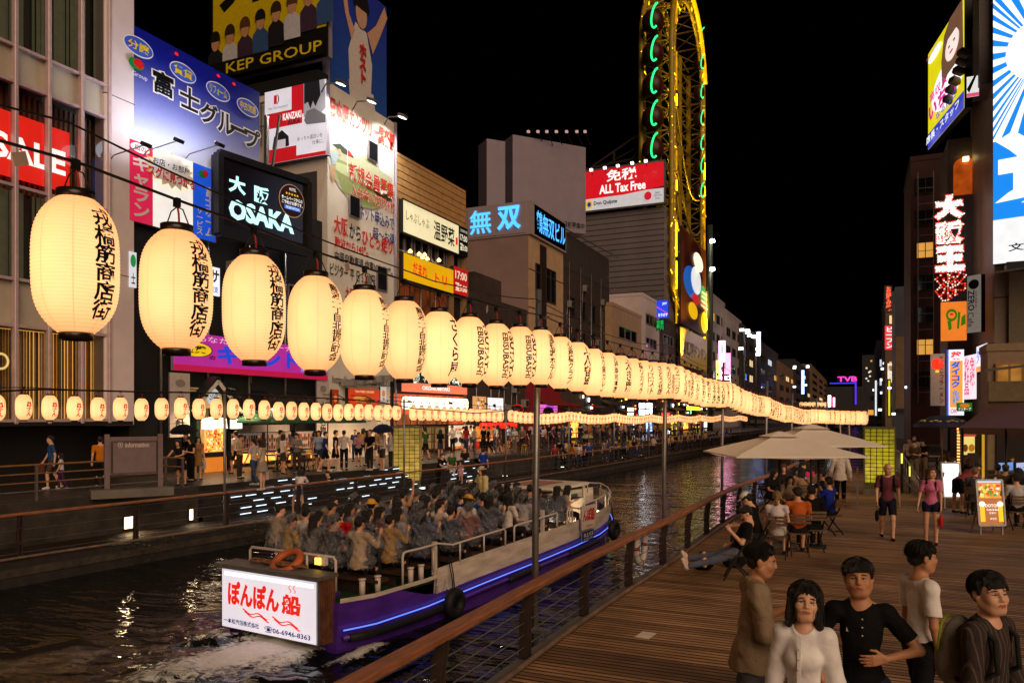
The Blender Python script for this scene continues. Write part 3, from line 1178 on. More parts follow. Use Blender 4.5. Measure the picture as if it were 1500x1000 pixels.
mb.bar((-36,33.1,20.2),(-26.8,33.1,20.2),.08,.08,M_steel)
mb.bar((-36,33.1,18.9),(-26.8,33.1,18.9),.06,.06,M_steel)
for x in(-34,-31,-28):
 mb.bar((x,33.1,17.5),(x,33.6,21.4),.16,.16,M_steel)
part(mb,'catwalk',t)
y4=ray(686).y*onX(686,-26)
t=block('restaurant_building','low restaurant block with a tan brick parapet between the golf wall and the cream tower',-40,-26.4,yg1+.05,y4,QU,16.2,M_dark,0)
mb=MB()
M_tan=mat('tan_brick',S((190,145,90)),rough=.7,var=.2,vs=2,bump=.3,bs=10)
mb.box((-33.0,(yg1+y4)/2+.1,17.7),(13.6,y4-yg1-.2,3.0),M_tan)
for k in range(7):
 mb.box((-33.0,(yg1+y4)/2+.1,16.35+k*.44),(13.63,y4-yg1-.17,.03),M_brown)
part(mb,'parapet',t)
for y in np.linspace(yg1+.6,y4-2.6,4):
 win_x(t,-26.4,y,y+1.8,13.2,15.4,2)
mb=MB()
for y in(yg1+.3,y4-.3,y4-2.2):
 mb.box((-26.3,y,8.5),(.4,.4,15.4),mat('tan_column',S((150,120,85)),rough=.7))
part(mb,'column',t)
for(z0,z1,nm) in((8.9,11.2,1),(4.4,7.2,2)):
 win_x(t,-26.4,yg1+.9,y4-2.4,z0,z1,5,mat('dining_room_glass',(.02,.012,.008),rough=.2,var=0,es=.6,ecol=S((125,55,20)),evar=.8),M_brown)
lamp=MB()
lamp.lathe([(.02,.2),(.16,.05),(.12,-.05),(.02,-.07)],glow((255,205,130),3),10)
proto=None
for k,(px,py) in enumerate(((614,373),(619,378),(622,374),(626,380),(643,382),(601,369))):
 d=onX(px,-26.1)
 v=ray(px)*d
 if proto is None:
  proto=lamp.build('pendant_lamp')
  tag(proto,'small warm lamp glowing in the dining room window above the yellow sign','lamp','dining room lamps')
  o=proto
 else:
  o=proto.copy()
  COL.objects.link(o)
 o.location=(v.x,v.y,zat(py,d))
B=boardX(-25.85,589,672,291,340,True,thick=.35,eps=.01)
B.rect(0,0,1,1,glow((238,226,178),.85))
B.text('しゃぶしゃぶ',.06,.42,.44,.72,BLK,.0)
B.text('温野菜',.52,.18,.91,.8,BLK,.015)
B.rect(.93,.3,.97,.55,RED)
B.done('hot_pot_sign','cream backlit restaurant sign with brush writing, over the dining room windows','sign',M_dark,frame=M_black)
B=boardX(-25.85,672.5,685,330,372,True,thick=.35,eps=.01)
B.rect(0,0,1,1,BLK)
B.text('17:00',.08,.5,.92,.72,K(235,230,200),.02)
B.text('翌5:00',.08,.16,.92,.4,K(235,230,200),.02)
B.text('営業時間',.1,.8,.9,.9,K(200,195,170),.0)
B.done('hours_plate','small black opening hours plate at the right end of the cream restaurant sign','sign',M_dark)
B=boardX(-25.85,591,664,370,408,True,thick=.3,eps=.01)
B.rect(0,0,1,1,glow((226,170,12),.8))
B.text('だまれ',.17,.28,.44,.78,RED,.03)
B.text('トリ',.60,.22,.85,.62,RED,.03)
B.done('yellow_shop_sign','yellow restaurant sign with red brush kana','sign',M_dark)
B=boardX(-25.85,664.5,685.5,389,429,True,thick=.3,eps=.01)
B.rect(0,0,1,1,glow((196,30,24),.65))
B.text('17:00',.1,.56,.9,.86,K(240,215,190),.02)
B.text('翌5:00',.1,.12,.9,.42,K(240,215,190),.02)
B.done('hours_plate','red opening hours plate at the right end of the yellow sign','sign',M_dark)
ya=ray(690).y*onX(690,-26)
t=block('brown_house','low dark brown house between the restaurant block and the cream tower',-40,-26.1,y4+.1,60.6,QU,11.6,M_brown,.4)
for k in range(3):
 win_x(t,-26.1,y4+1.2+k*3,y4+3+k*3,6.2,8.2,2)
mb=MB()
mb.box((-30,57,13.0),(4,5,2.6),M_brown)
part(mb,'penthouse',t)
yt0,yt1=60.9,ray(825).y*onX(825,-26)
t=block('cream_tower','cream tiled tower with blue neon characters round its roof band',-36.5,-26.0,yt0,yt1,QU,21.3,M_cream,0)
mb=MB()
mb.box((-31.25,yt0-.03,10.0),(10.4,.04,19),mat('mauve_shaded_face',S((150,126,122)),rough=.7,var=.1,vs=.6))  # dimmer mauve light on the near face, put into the colour of a sheet
mb.box((-31.2,(yt0+yt1)/2,19.9),(10.9,yt1-yt0+.3,2.9),mat('roof_band',S((165,150,155)),rough=.6,var=.08))
part(mb,'roof_band',t)
mb=MB()
for z in(5,8.4,12.2,15.5):
 mb.box((-31.2,(yt0+yt1)/2,z),(10.5,yt1-yt0+.06,.05),M_brown)
part(mb,'joint',t)
mb=MB()
mb.box((-25.99,(yt0*.62+yt1*.38),9.6),(.1,1.5,17.0),mat('brown_strip',(.03,.016,.014),rough=.4))
part(mb,'stair_strip',t)
win_x(t,-25.98,yt0+1.4,yt0+6.2,13.2,16.2,4,M_glass,M_dsteel)
for z in(9.6,6.0):
 win_x(t,-25.98,yt0+1.2,yt0+2.2,z-2.0,z,1,M_glass,M_dsteel)
 win_x(t,-25.98,yt0+5.4,yt0+6.6,z-2.0,z,1,mat('glass_painted_red_reflection',(.02,.01,.01),rough=.2,es=.25,ecol=S((150,20,15)),evar=1.0),M_dsteel)  # red reflection painted into the pane as emission
mb=MB()
for x in(-31.5,-30.7,-28.9,-28.2):
 mb.cyl((x,yt0-.2,9.6),(x,yt0,9.6),.12,M_black,8)
part(mb,'vent',t)
neon=glow((70,165,255),2.0)
def neon_text(B,s,u0,v0,u1,v1,mt,r):
 """outlined tube letters: the outline is run as a thin tube"""
 B.text(s,u0,v0,u1,v1,mt,.03)
B=Board((-31.9,yt0-.2),(-26.2,yt0-.2),18.6,21.2,thick=.05,eps=.05)
B.text('無',.04,.10,.42,.92,neon,.015)
B.text('双',.52,.14,.92,.94,neon,.03)
B.done('neon_sign','blue neon pair of characters on the near face of the cream tower','neon sign',mat('roof_band',(.3,.3,.3)))
B=Board((-25.75,yt0+.6),(-25.75,yt1),18.6,21.2,thick=.05,eps=.05)
B.text('鶴無双ビル',.05,.12,.97,.86,neon,.012)
B.done('neon_sign','blue neon row of five characters on the canal face of the cream tower','neon sign',mat('roof_band',(.3,.3,.3)))
for(p0,d0,p1,d1,top,lab,cat) in((751,92,858,96.5,197,'large blank white hoarding rising behind the cream tower','hoarding'),(713,90,740,91,203,'narrow blank white slab left of the large hoarding','hoarding')):
 B=boardP(p0,d0,p1,d1,top,330,thick=3.2 if p0>740 else 2.6,eps=.05)
 if p0>740:
  B.text('看板募集中',.68,.05,.98,.12,paint((60,55,60),.6),.02)
 B.done('hoarding',lab,cat,M_white)
mb=MB()
t=thing('lamp_row','row of small dark lamps on arms along the top of the large blank hoarding','lamp row',ray(805).to_3d()*93+Vector((0,0,zat(195,93))))
for px in(774,788,801,815,830,845,857):
 v=ray(px)*92.5
 z=zat(193,92.5)
 mb.tube([(v.x,v.y+2,z-1),(v.x,v.y,z)],.05,M_black,5)
 mb.box((v.x,v.y,z),(.3,.3,.25),glow((200,160,150),.8))
part(mb,'lamps',t)
yd1=ray(895).y*onX(895,-26)
t=block('office_block','dark brown office block with a louvred parapet beside the cream tower',-40,-26.2,yt1+.2,yd1,QU,17.3,M_brown,0)
mb=MB()
n_=38
for k in range(n_):
 y=yt1+.4+(yd1-yt1-.6)*k/(n_-1)
 mb.box((-26.3,y,19.0),(.2,.16,3.6),mat('louvre',(.06,.05,.05),rough=.5,var=.2))
mb.box((-26.6,(yt1+yd1)/2,19.0),(.1,yd1-yt1-.4,3.5),M_dark)
mb.bar((-26.0,yt1+.2,20.9),(-25.2,yd1,20.9),.1,.1,M_steel)
part(mb,'louvres',t)
for z in(14.6,8.6,11.6):
 for k in range(4):
  y=yt1+1.6+k*3.3
  win_x(t,-26.2,y,y+2.2,z-1.9,z,2,None if not(z==8.6 and k==0) else mat('glass_painted_red_reflection',(.02,.01,.01)),M_dsteel)
YD=111.5
xa,xb=ray(856).x*onY(856,YD),ray(976).x*onY(976,YD)
t=block('siding_building','windowless grey building clad in horizontal siding beneath the tax free sign',xa-6,xb-.3,YD+.1,YD+30,QU,zat(300,111.6),mat('grey_siding',S((120,112,118)),rough=.5,var=.12,vs=.4),0)
mb=MB()
for k in range(44):
 z=1.5+k*.82
 if z<zat(303,111.6):
  mb.box(((xa+xb)/2-3.2,YD+.06,z),(xb-xa+5.8,.06,.05),M_dark)
part(mb,'siding_joint',t)
B=boardY(YD-.6,857,974,243,304,thick=1.0,eps=.04)
wg=glow((206,202,204),.75)
B.rect(0,0,1,.36,wg)
B.poly([(0,.30),(0,1),(1,1),(1,.40),(.5,.31)],glow((214,22,34),.8))
B.text('免税',.28,.66,.66,.94,WHT,.02)
B.text('ALL Tax Free',.19,.38,.77,.60,WHT,.03)
B.oval(.06,.16,.045,.11,glow((225,190,30),.8))
B.oval(.06,.16,.025,.06,glow((40,50,140),.8))
B.text('Don Quijote',.12,.10,.42,.22,BLK,.03)
B.oval(.80,.20,.045,.10,glow((205,30,45),.8))
B.text('Japan\nTax-free\nShop',.87,.08,.97,.28,paint((90,90,95),.5),.0)
B.done('tax_free_sign','red and white ALL Tax Free rooftop sign beside the yellow ferris wheel','sign',M_dark,frame=M_steel,fw=.25)
for k,px in enumerate((866,886,905,926,946)):
 pass
t=thing('lamp_row','row of white lamps on arms along the top of the tax free sign','lamp row',ray(915).to_3d()*110+Vector((0,0,zat(246,110))))
mb,mb2=MB(),MB()
for px,py in((866,251),(886,248),(905,245),(926,241),(946,238)):
 v=ray(px)*110
 z=zat(py-2,110)
 mb.tube([(v.x,v.y+.6,z-.6),(v.x,v.y,z)],.05,M_black,5)
 mb2.box((v.x,v.y,z),(.4,.35,.3),glow((255,250,250),4))
part(mb,'arm',t)
part(mb2,'lamps',t)
t=thing('steel_truss','dark steel truss climbing from the tax free sign to the ferris wheel','truss',(-30,118,36))
mb=MB()
P0,P1=Vector((-40,116,zat(240,118))),Vector((-29,116,zat(185,118)))
mb.bar(P0,P1,.25,.25,M_dsteel)
mb.bar((-40,116,zat(236,118)),(-29,116,zat(228,118)),.3,.3,M_dsteel)
mb.bar((-35,116,zat(232,118)),(-35,116,zat(215,118)),.3,.3,M_dsteel)
mb.bar((-38,116,zat(240,118)),(-29,116,zat(205,118)),.15,.15,M_dsteel)
mb.bar((-33,116,zat(240,118)),(-29,116,zat(192,118)),.15,.15,M_dsteel)
part(mb,'member',t)
rac=random.Random(17)
for(nm_,X,ya__,yb__,z0_,z1_,n_) in(('brown_house',-26.1,y4+.6,60,3,5.8,4),('office_block',-26.2,yt1+1,yd1-1,4,16,9),('estate_office',-26.3,22,32,5.5,9.5,4),('restaurant_building',-26.4,yg1+1,y4-1,12,12.8,3)):
 rt_=bpy.data.objects[nm_]
 for k in range(n_):
  mb=MB()
  y,z=rac.uniform(ya__,yb__),rac.uniform(z0_,z1_)
  mb.box((X+.25,y,z),(.4,.9,.65),mat('ac_unit',(.25,.24,.23),rough=.6),bev=.03)
  mb.box((X+.46,y+.1,z),(.01,.5,.5),M_black)
  mb.tube([(X+.1,y-.4,z-.3),(X+.08,y-.5,z-1.0),(X+.08,y-.5,z-2.4)],.035,M_alu,6)
  part(mb,'air_conditioner',rt_)
 mb=MB()
 for k in range(4):
  y=ya__+(yb__-ya__)*(k+.3)/4
  mb.cyl((X+.08,y,QU),(X+.08,y,z1_+2),.06,M_steel,6)
 part(mb,'pipe',rt_)
sm=[(896,940,455,M_cream,'small cream walled house with two dim windows left of the grey block'),(940,966,438,M_mauve,'grey narrow block with balconies and a blue corner sign'),(966,990,470,M_brown,'dark narrow block at the foot of the ferris wheel')]
for k,(p0,p1,top,mt,lab) in enumerate(sm):
 y0,y1=ray(p0).y*onX(p0,-25.4),ray(p1).y*onX(p1,-25.4)
 zt=zat(top,onX((p0+p1)/2,-25.4))
 t=block('small_block',lab,-40,-25.4,y0+.1,y1-.1,QU,zt,mt,.4)
 for z in np.arange(zt-2.2,5,-3.1):
  win_x(t,-25.4,y0+(y1-y0)*.2,y0+(y1-y0)*.8,z-1.3,z,3,None,M_alu)
B=boardY(98,962,979,440,466,thick=.3,eps=.03)
B.rect(0,0,1,1,glow((40,70,230),1.0))
B.poly([(0,.62),(1,.2),(1,.26),(0,.7)],glow((190,80,200),1.0))
B.text('カラオケ',.12,.08,.95,.28,WHT,.04)
B.text('JOY',.5,.72,.9,.88,WHT,.04)
B.done('blue_sign','small blue lit sign on the corner before the ferris wheel','sign',M_dark)
B=boardY(97.5,961,973,468,484,thick=.3,eps=.03)
B.text('営業\n案内',.05,.05,.95,.95,glow((30,190,90),.9),.02)
B.done('green_sign','small dark sign with green characters under the blue corner sign','sign',M_dark)
# ================================================================== ferris wheel
M_yel=mat('yellow_steel',(.42,.27,.02),rough=.4,var=.25,vs=2)
yl=glow((255,205,12),4.0,evar=.5)
yl2=glow((225,165,10),.8,evar=.6)
FY0,FY1,FZ0,FZ1=113.5,139.0,17.5,71.5
FR=(FY1-FY0)/2
def oval(X,inset=0.0,n=14):
 r=FR-inset
 cy=(FY0+FY1)/2
 zt,zb=FZ1-FR,FZ0+FR*.5
 pts=[]
 for a in np.linspace(0,math.pi,n):
  pts.append((X,cy+r*math.cos(a),zt+r*math.sin(a)))
 for z in np.linspace(zt,zb,14)[1:-1]:
  pts.append((X,cy-r,z))
 for a in np.linspace(math.pi,2*math.pi,n):
  pts.append((X,cy+r*math.cos(a),zb+r*.5*math.sin(a)))
 for z in np.linspace(zb,zt,14)[1:-1]:
  pts.append((X,cy+r,z))
 return pts
t=thing('ferris_wheel','tall oval yellow ferris wheel standing on the canal front','ferris wheel',(-27.5,126,QU))
for X in(-25.4,-30.0):
 for ins,r in((0,.42),(1.0,.16),(1.9,.26)):
  mb=MB()
  mb.tube(oval(X,ins),r,M_yel,6,closed=True)
  part(mb,'track',t)
mb=MB()
rf=random.Random(8)
for X in(-25.4,-30.0):
 a,b=oval(X),oval(X,1.9)
 for i in range(len(a)):
  mb.bar(a[i],b[(i+1)%len(b)],.2,.2,M_yel)
  mb.bar(b[i],a[(i+1)%len(a)],.2,.2,M_yel)
a,b=oval(-25.4),oval(-30.0)
for i in range(len(a)):
 mb.bar(a[i],b[i],.24,.24,M_yel)
 mb.bar(a[i],b[(i+1)%len(b)],.16,.16,M_yel)
 mb.bar(b[i],a[(i+1)%len(a)],.16,.16,M_yel)
part(mb,'lattice',t)
mb=MB()
for y in(FY0+2.2,FY1-1.0,(FY0+FY1)/2+4):
 mb.box((-27.8,y,(FZ1-8)/2),(.7,.7,FZ1-8),M_yel)
for z in np.arange(8,64,2.1):
 mb.bar((-27.8,FY0+2.2,z),(-27.8,FY1-1,z+1.5),.2,.2,M_yel)
 mb.bar((-26.2,FY0+1,z),(-29.5,FY1-1,z-2),.16,.16,M_yel)
part(mb,'column',t)
mb=MB()
for k,(z0,z1,y0,y1) in enumerate(((50,40,FY0+2,FY1-5),(44,33,FY0+2,FY1-4),(40,36,FY0+3,FY1-2),(36,26,FY0+3,FY1-8),(33,30,FY0+2,FY1-3),(28,22,FY0+4,FY1-5))):
 pts=[]
 for s in np.linspace(0,1,9):
  pts.append((-25.2,y0+(y1-y0)*s,z0+(z1-z0)*s-5.0*math.sin(math.pi*s)))
 mb.tube(pts,.13,M_yel,5)
part(mb,'cable',t)
mb=MB()
for y in(FY0+2.0,FY1-.3):
 z=14.0
 while z<62:
  l=rf.uniform(1.0,6.0)
  if rf.random()<.78:
   mb.box((-25.1,y+rf.uniform(-.1,.1),z+l/2),(.22,.24,l),yl if rf.random()<.55 else yl2)
  z+=l+rf.uniform(.3,2.2)
part(mb,'light_tube',t)
mb=MB()
for k in range(700):
 a=oval(rf.choice([-25.2,-29.9]),rf.choice([0,1.6]))
 p=Vector(rf.choice(a))+Vector((0,rf.uniform(-.4,.4),rf.uniform(-2.2,2.2)))
 d=Vector((rf.uniform(-.3,.3),rf.uniform(-1,1),rf.uniform(-1,1)))
 mb.bar(p,p+d*.8,.1,.1,yl2 if rf.random()<.75 else yl)
part(mb,'lamp',t)
mb=MB()
arc=[p for p in oval(-25.0) if p[2]>FZ1-FR and p[1]>(FY0+FY1)/2-2]
mb.tube(arc,.42,glow((226,170,10),1.2,evar=.5),6)
part(mb,'light_arc',t)
for(x_,y_,z_,ex) in((-24.6,FY0+4,12,170000),(-23.5,FY1+1,16,150000)):
 l=lamp_spot('wheel_floodlight',Vector((x_,y_,z_))-Vector(t.location),Vector((-27.5,126,62))-Vector(t.location),ex,(1,.78,.08),R(75),.3)
 l.parent=t
M_cab=mat('gondola_red',(.05,.008,.006),rough=.4,var=.2)
grn=glow((40,245,140),1.6)
proto=None
spots=[(-27.9,FY0-1.2,zat(py,112.5))for py in(26,74,121,168,215)]+[(-25.6,FY1-3.0,zat(py,136))for py in(62,100,142,180,216,248,284)]
for i,p in enumerate(spots):
 if proto is None:
  g=bpy.data.objects.new('gondola',None)
  COL.objects.link(g)
  g.parent=t
  mb=MB()
  prof=[(.05,-1.5),(1.0,-1.45),(1.55,-.8),(1.65,0),(1.55,.8),(1.0,1.45),(.05,1.5)]
  mb.lathe(prof,M_cab,14)
  mb.build('cabin',g)
  mb=MB()
  ring=[(.85+.62*math.cos(a)+.25*math.sin(a),-1.75,1.75*math.sin(a))for a in np.linspace(R(85),R(300),20)]
  mb.tube(ring,.15,grn,6)
  mb.build('light_ring',g)
  mb=MB()
  mb.box((0,.6,0),(3.6,.14,.14),M_yel)
  mb.box((0,.6,1.6),(.5,.2,.5),M_yel)
  mb.build('hanger',g)
  proto=g
  o=g
 else:
  o=proto.copy()
  COL.objects.link(o)
  o.parent=t
  for ch in proto.children:
   c=ch.copy()
   COL.objects.link(c)
   c.parent=o
 o.location=Vector(p)-Vector(t.location)
 if i>4:
  o.rotation_euler=(0,0,R(25))
  o.scale=(.6,.6,.72)
B=boardX(-24.9,997,1034,330,474,True,thick=.4,eps=.05)
B.rect(0,.0,1,1,paint((70,14,12),.5,.3))
B.oval(.38,.50,.30,.17,glow((26,90,190),.7))
B.oval(.55,.56,.20,.15,glow((225,228,232),.9))
B.oval(.62,.78,.2,.10,glow((240,236,230),.9))
B.oval(.40,.20,.18,.09,glow((232,180,20),.9))
B.oval(.85,.14,.14,.12,glow((250,205,20),1.1))
B.oval(.48,.34,.14,.06,glow((200,40,40),.8))
B.oval(.78,.45,.12,.1,glow((50,150,90),.7))
for k in range(4):
 B.rect(.66,.30+k*.05,.98,.325+k*.05,glow((235,215,180),.8))
B.done('display_sign','tall lit panel of blue, white and yellow rounded shapes under the ferris wheel','display',M_dark)
B=boardX(-24.8,996,1036,478,534,True,thick=.3,eps=.05)
B.rect(0,0,1,1,glow((150,110,20),.5))
B.text('道頓堀ドンドン',.06,.3,.95,.7,paint((60,50,70),.5),.03)
B.done('yellow_fascia','dim yellow fascia with dark characters at the foot of the ferris wheel','sign',M_dark)
t=block('wheel_base','dark entrance building at the foot of the ferris wheel',-40,-25.2,113,140,QU,9.5,M_brown,0)
v=ray(1040)*118
t=thing('lamp_mast','tall dark mast with two very bright white lamps right of the ferris wheel','lamp mast',(v.x,v.y,QU))
mb=MB()
mb.cyl((v.x,v.y,QU),(v.x,v.y,zat(330,118)),.45,mat('mast_green',(.03,.045,.04),rough=.5),10)
part(mb,'mast',t)
for py in(355,396):
 mb=MB()
 z=zat(py,118)
 mb.bar((v.x,v.y,z),(v.x+.5,v.y-.8,z),.1,.1,M_steel)
 mb.lathe([(.02,-.35),(.38,-.2),(.42,0),(.3,.25),(.02,.32)],glow((255,252,240),14),10,(v.x+.5,v.y-.9,z))
 part(mb,'lamp',t)
 # ================================================================== the far rows on both sides
rb=random.Random(21)
M_f=[mat('far_wall_grey',S((150,140,145)),rough=.7,var=.15,vs=.3),mat('far_wall_brown',S((110,85,70)),rough=.7,var=.2,vs=.3),mat('far_wall_dark',(.03,.028,.03),rough=.7,var=.2,vs=.3)]
lit_w=[glow((255,215,150),.9),glow((225,235,255),.8),glow((255,180,80),.7)]
far_l=[(1040,1062,430,0,'pale grey block just right of the ferris wheel mast'),(1062,1086,455,0,'grey stepped block with a bright vertical sign on its front'),(1086,1112,476,2,'dark block behind the bright vertical sign'),
 (1112,1140,500,2,'dark block with white rooftop lamps, far on the left row'),(1140,1164,530,1,'brown block with orange lit windows, far on the left row'),(1164,1188,527,2,'dark block behind the second cluster of white lamps, far on the left row'),(1188,1212,534,1,'flat topped brown block at the far end of the left row')]
for k,(p0,p1,top,mi,lab) in enumerate(far_l):
 X=-24.5+k*.6
 d0,d1=onX(p0,X),onX(p1,X)
 y0,y1=ray(p0).y*d0,ray(p1).y*d1
 y0,y1=y0+.3,min(y1,900)-.3
 zt=zat(top,d0)
 t=block('far_building',lab,X-14,X,y0,y1,QU,zt,M_f[mi],.6)
 nz=max(2,min(7,int((zt-8)/3.6)))
 ny=3
 for i in range(nz):
  z=zt-3-i*3.6
  for j in range(ny):
   ya_=y0+(y1-y0)*(j+.2)/ny
   yb_=y0+(y1-y0)*(j+.8)/ny
   win_x(t,X,ya_,yb_,z-1.6,z,2,rb.choice(lit_w) if rb.random()<.2 else M_glass,M_dsteel)
 for j in range(2):
  z=zt-3.2
  win_y(t,y0,X-11+j*5,X-7.5+j*5,z-1.8,z,2,rb.choice(lit_w) if rb.random()<.3 else M_glass,M_dsteel)
for(p0,p1,top,bot,d,col,txt,tc,lab) in(
 (1053,1062,499,560,118,(255,170,210),'居酒屋',(200,20,90),'tall pink white lit sign on the far left row past the ferris wheel'),
 (1063,1070,517,548,122,(235,80,110),'酒',(255,240,240),'small red lit sign beside the tall pink sign'),
 (1062,1070,549,562,121,(240,210,255),'肉',(120,50,160),'small pale violet lit sign under the red one'),
 (1049,1054,528,560,117,(245,190,70),'鮨',(120,40,10),'narrow amber lit sign left of the tall pink sign'),
 (1108,1114,486,518,150,(170,165,255),'',(0,0,0),'narrow violet white lit strip below the white rooftop lamps'),
 (1174,1178,542,577,230,(90,130,240),'',(0,0,0),'thin blue lit strip on the far left row'),
 (1213,1217,579,596,260,(225,235,255),'',(0,0,0),'tiny white lit strip at the end of the left row'),
 (1220,1223,582,596,260,(235,110,150),'',(0,0,0),'tiny pink lit strip at the end of the left row')):
 a,b=ray(p0)*d,ray(p1)*d
 B=Board(a,b,zat(bot,d),zat(top,d),thick=.4,eps=.05)
 B.rect(0,0,1,1,glow(col,10.0))
 if txt:
  B.text(txt,.2,.12,.8,.9,glow(tc,.7),.03,vert=True)
 B.done('lit_sign',lab,'sign',M_dark)
for(cx,cy,d,n_,lab) in((1107,489,150,7,'cluster of white rooftop floodlights on a mast, upper left of the dark sky gap'),(1173,538,230,6,'farther cluster of white floodlights on a thin mast above the lantern row'),(1090,487,148,3,'trio of bluish lamps on a roof edge left of the mast cluster')):
 v=ray(cx)*d
 t=thing('floodlight_cluster',lab,'floodlights',(v.x,v.y,QU))
 mb=MB()
 mb.cyl((v.x,v.y,QU),(v.x,v.y,zat(cy-4,d)),.22,M_dsteel,8)
 part(mb,'mast',t)
 for k in range(n_):
  mb=MB()
  x=v.x+rb.uniform(-1.6,1.6)*d/150
  z=zat(cy+rb.uniform(-5,5)+(26 if k%3==2 else 0),d)
  mb.bar((v.x,v.y,z-.2),(x,v.y-.3,z),.07,.07,M_dsteel)
  mb.box((x,v.y-.4,z),(.8,.3,.5),glow((235,248,255),5))
  part(mb,'lamp',t)
t=block('far_tower','dark far tower at the end of the canal with a few orange windows',2,22,560,580,0,zat(528,560),M_f[2],0)
for k in range(26):
 x=rb.uniform(3,20)
 z=rb.uniform(8,zat(535,560))
 win_y(t,559.9,x,x+1.2,z,z+1.2,1,rb.choice(lit_w),M_dsteel)
v=ray(1240)*320
t=block('far_block','low far block with a blue edged roof carrying pink letters',v.x-8,v.x+8,v.y,v.y+12,0,zat(566,320),M_f[2],0)
mb=MB()
mb.box((v.x-1.5,v.y-.3,zat(561,320)),(10,.3,.5),glow((60,70,250),.8))
mb.box((v.x+3.5,v.y-.4,zat(575,320)),(.7,.3,10),glow((95,60,250),.8))
part(mb,'edge_light',t)
B=Board((v.x-3.6,v.y-.2),(v.x+4.2,v.y-.2),zat(559,320),zat(551,320),thick=.2,eps=.1)
B.text('TVB',.02,.02,.98,.98,glow((255,60,170),1.6),.03)
B.done('pink_sign','pink rooftop letters at the far end of the canal','neon sign',M_dark)
t=thing('bridge','low dark bridge crossing the canal at its far end','bridge',(-3,190,WATER))
mb=MB()
mb.box((-2,190,1.4),(46,6,.9),M_conc)
mb.box((-2,186.8,2.4),(46,.2,.9),M_dsteel)
for x in(-14,-6,3,11):
 mb.box((x,190,-.1),(1.2,5,2.6),M_conc)
part(mb,'span',t)
mb=MB()
for k in range(40):
 mb.box((-24+k*1.1,186.6,2.5),(.05,.05,.9),M_dsteel)
part(mb,'railing',t)
far_r=[(1289,1311,415,1,'dark brown building beyond the grey slab, far right row'),(1311,1324,488,0,'tall blue grey slab building past the red neon')]
X=9.5
for(p0,p1,top,mi,d,lab) in((1268,1286,560,2,230,'low dark far building left of the red sign'),(1284,1296,500,2,170,'dark narrow far building behind the red vertical sign'),(1297,1309,430,1,140,'dark brown building with yellow lit edge strips, right row')):
 a,b=ray(p0)*d,ray(p1)*d
 t=block('far_building',lab,a.x,a.x+18,a.y,a.y+25,0,zat(top,d),M_f[mi],.4)
 for k in range(5):
  z=zat(top,d)-4-4.2*k
  win_y(t,a.y,a.x+.6,a.x+2.2,z-1.6,z,1,rb.choice(lit_w) if rb.random()<.5 else M_glass,M_dsteel)
a,b=ray(1311)*95,ray(1334)*95
t=block('slab_building','plain blue grey slab building on the right row',a.x,a.x+8,a.y,a.y+10,0,zat(420,95),mat('blue_grey_slab',S((110,118,132)),rough=.6,var=.1,vs=.3),0)
mb=MB()
mb.box((a.x+1.2,a.y-.3,8),(2.3,.5,9),M_cream)
part(mb,'porch',t)
a=ray(1334)*74
t=block('red_front_building','dark red fronted building behind the string of bulb lit characters',a.x,a.x+12,a.y,a.y+12,0,zat(235,74),mat('dark_red_front',(.05,.012,.012),rough=.6,var=.3,vs=.6),.5)
for k in range(7):
 z=7+k*3.1
 win_y(t,a.y,a.x+.5,a.x+2.0,z-1.5,z,2,lit_w[2] if k in(1,4) else M_glass,M_dsteel)
mb=MB()
for k in range(14):
 z=5+k*1.5
 mb.bar((a.x+.6,a.y-.5,z),(a.x+1.9,a.y-.5,z),.05,.05,M_steel)
mb.bar((a.x+.6,a.y-.5,4),(a.x+.6,a.y-.5,26),.07,.07,M_steel)
mb.bar((a.x+1.9,a.y-.5,4),(a.x+1.9,a.y-.5,26),.07,.07,M_steel)
part(mb,'fire_ladder',t)
a=ray(1413)*50
t=block('corner_building','grey panelled corner building carrying the large blue screen',a.x+1.7,a.x+16,a.y+.2,a.y+12,0,zat(-60,50),mat('panel_cladding',S((140,122,108)),rough=.5,var=.12,vs=.5),0)
mb=MB()
for z in np.arange(6,32,4.4):
 mb.box((a.x+8.85,a.y+.18,z),(14.4,.06,.06),M_dark)
for x in(a.x+2.9,):
 mb.box((x,a.y+.1,16),(.9,.3,31),mat('column_cladding',S((125,115,98)),rough=.45,metal=.3,var=.1))
part(mb,'cladding',t)
mb=MB()
mb.box((a.x+2.0,a.y+2.2,29),(2.2,3,9),mat('rooftop_grey',S((105,98,102)),rough=.6))
part(mb,'upper_block',t)
b=ray(1449)*48
B=Board((b.x,b.y-1.6),(b.x+9.5,b.y-4.4),zat(394,48),zat(18,48),thick=.8,eps=.03)
bl=glow((28,135,235),1.05,evar=.03)
wl=glow((250,253,255),1.1,evar=.02)
B.rect(0,0,1,1,bl)
B.k=1
cxu,cxv=.25,.77
for k in range(44):
 a0=2*math.pi*k/44
 a1=a0+.075
 far=2.2
 pts=[]
 for(ang,rr_) in((a0,.0),(a0,1),(a1,1),(a1,.0)):
  u,v=cxu+math.cos(ang)*rr_*.62,cxv+math.sin(ang)*rr_*.36*1.0
  pts.append((u,v))
 pts=[(min(1,max(0,u)),min(1,max(.46,v)))for u,v in pts]
 B.poly(pts,wl,e=.05)
B.oval(cxu,cxv,.185,.115,wl,e=.07)
B.rect(0,0,1,.165,glow((242,246,250),1.0),e=.06)
B.text('道',.01,.18,.62,.50,wl,.06,e=.09)
B.text('頓',.55,.17,.99,.50,wl,.06,e=.09)
B.text('文',.08,.04,.16,.07,BLK,.02,e=.09)
B.text('化を楽しむ',.2,.035,.8,.075,BLK,.02,e=.09)
B.done('screen','huge bright blue and white screen with brush characters at the right edge','screen',M_dark)
mb=MB()
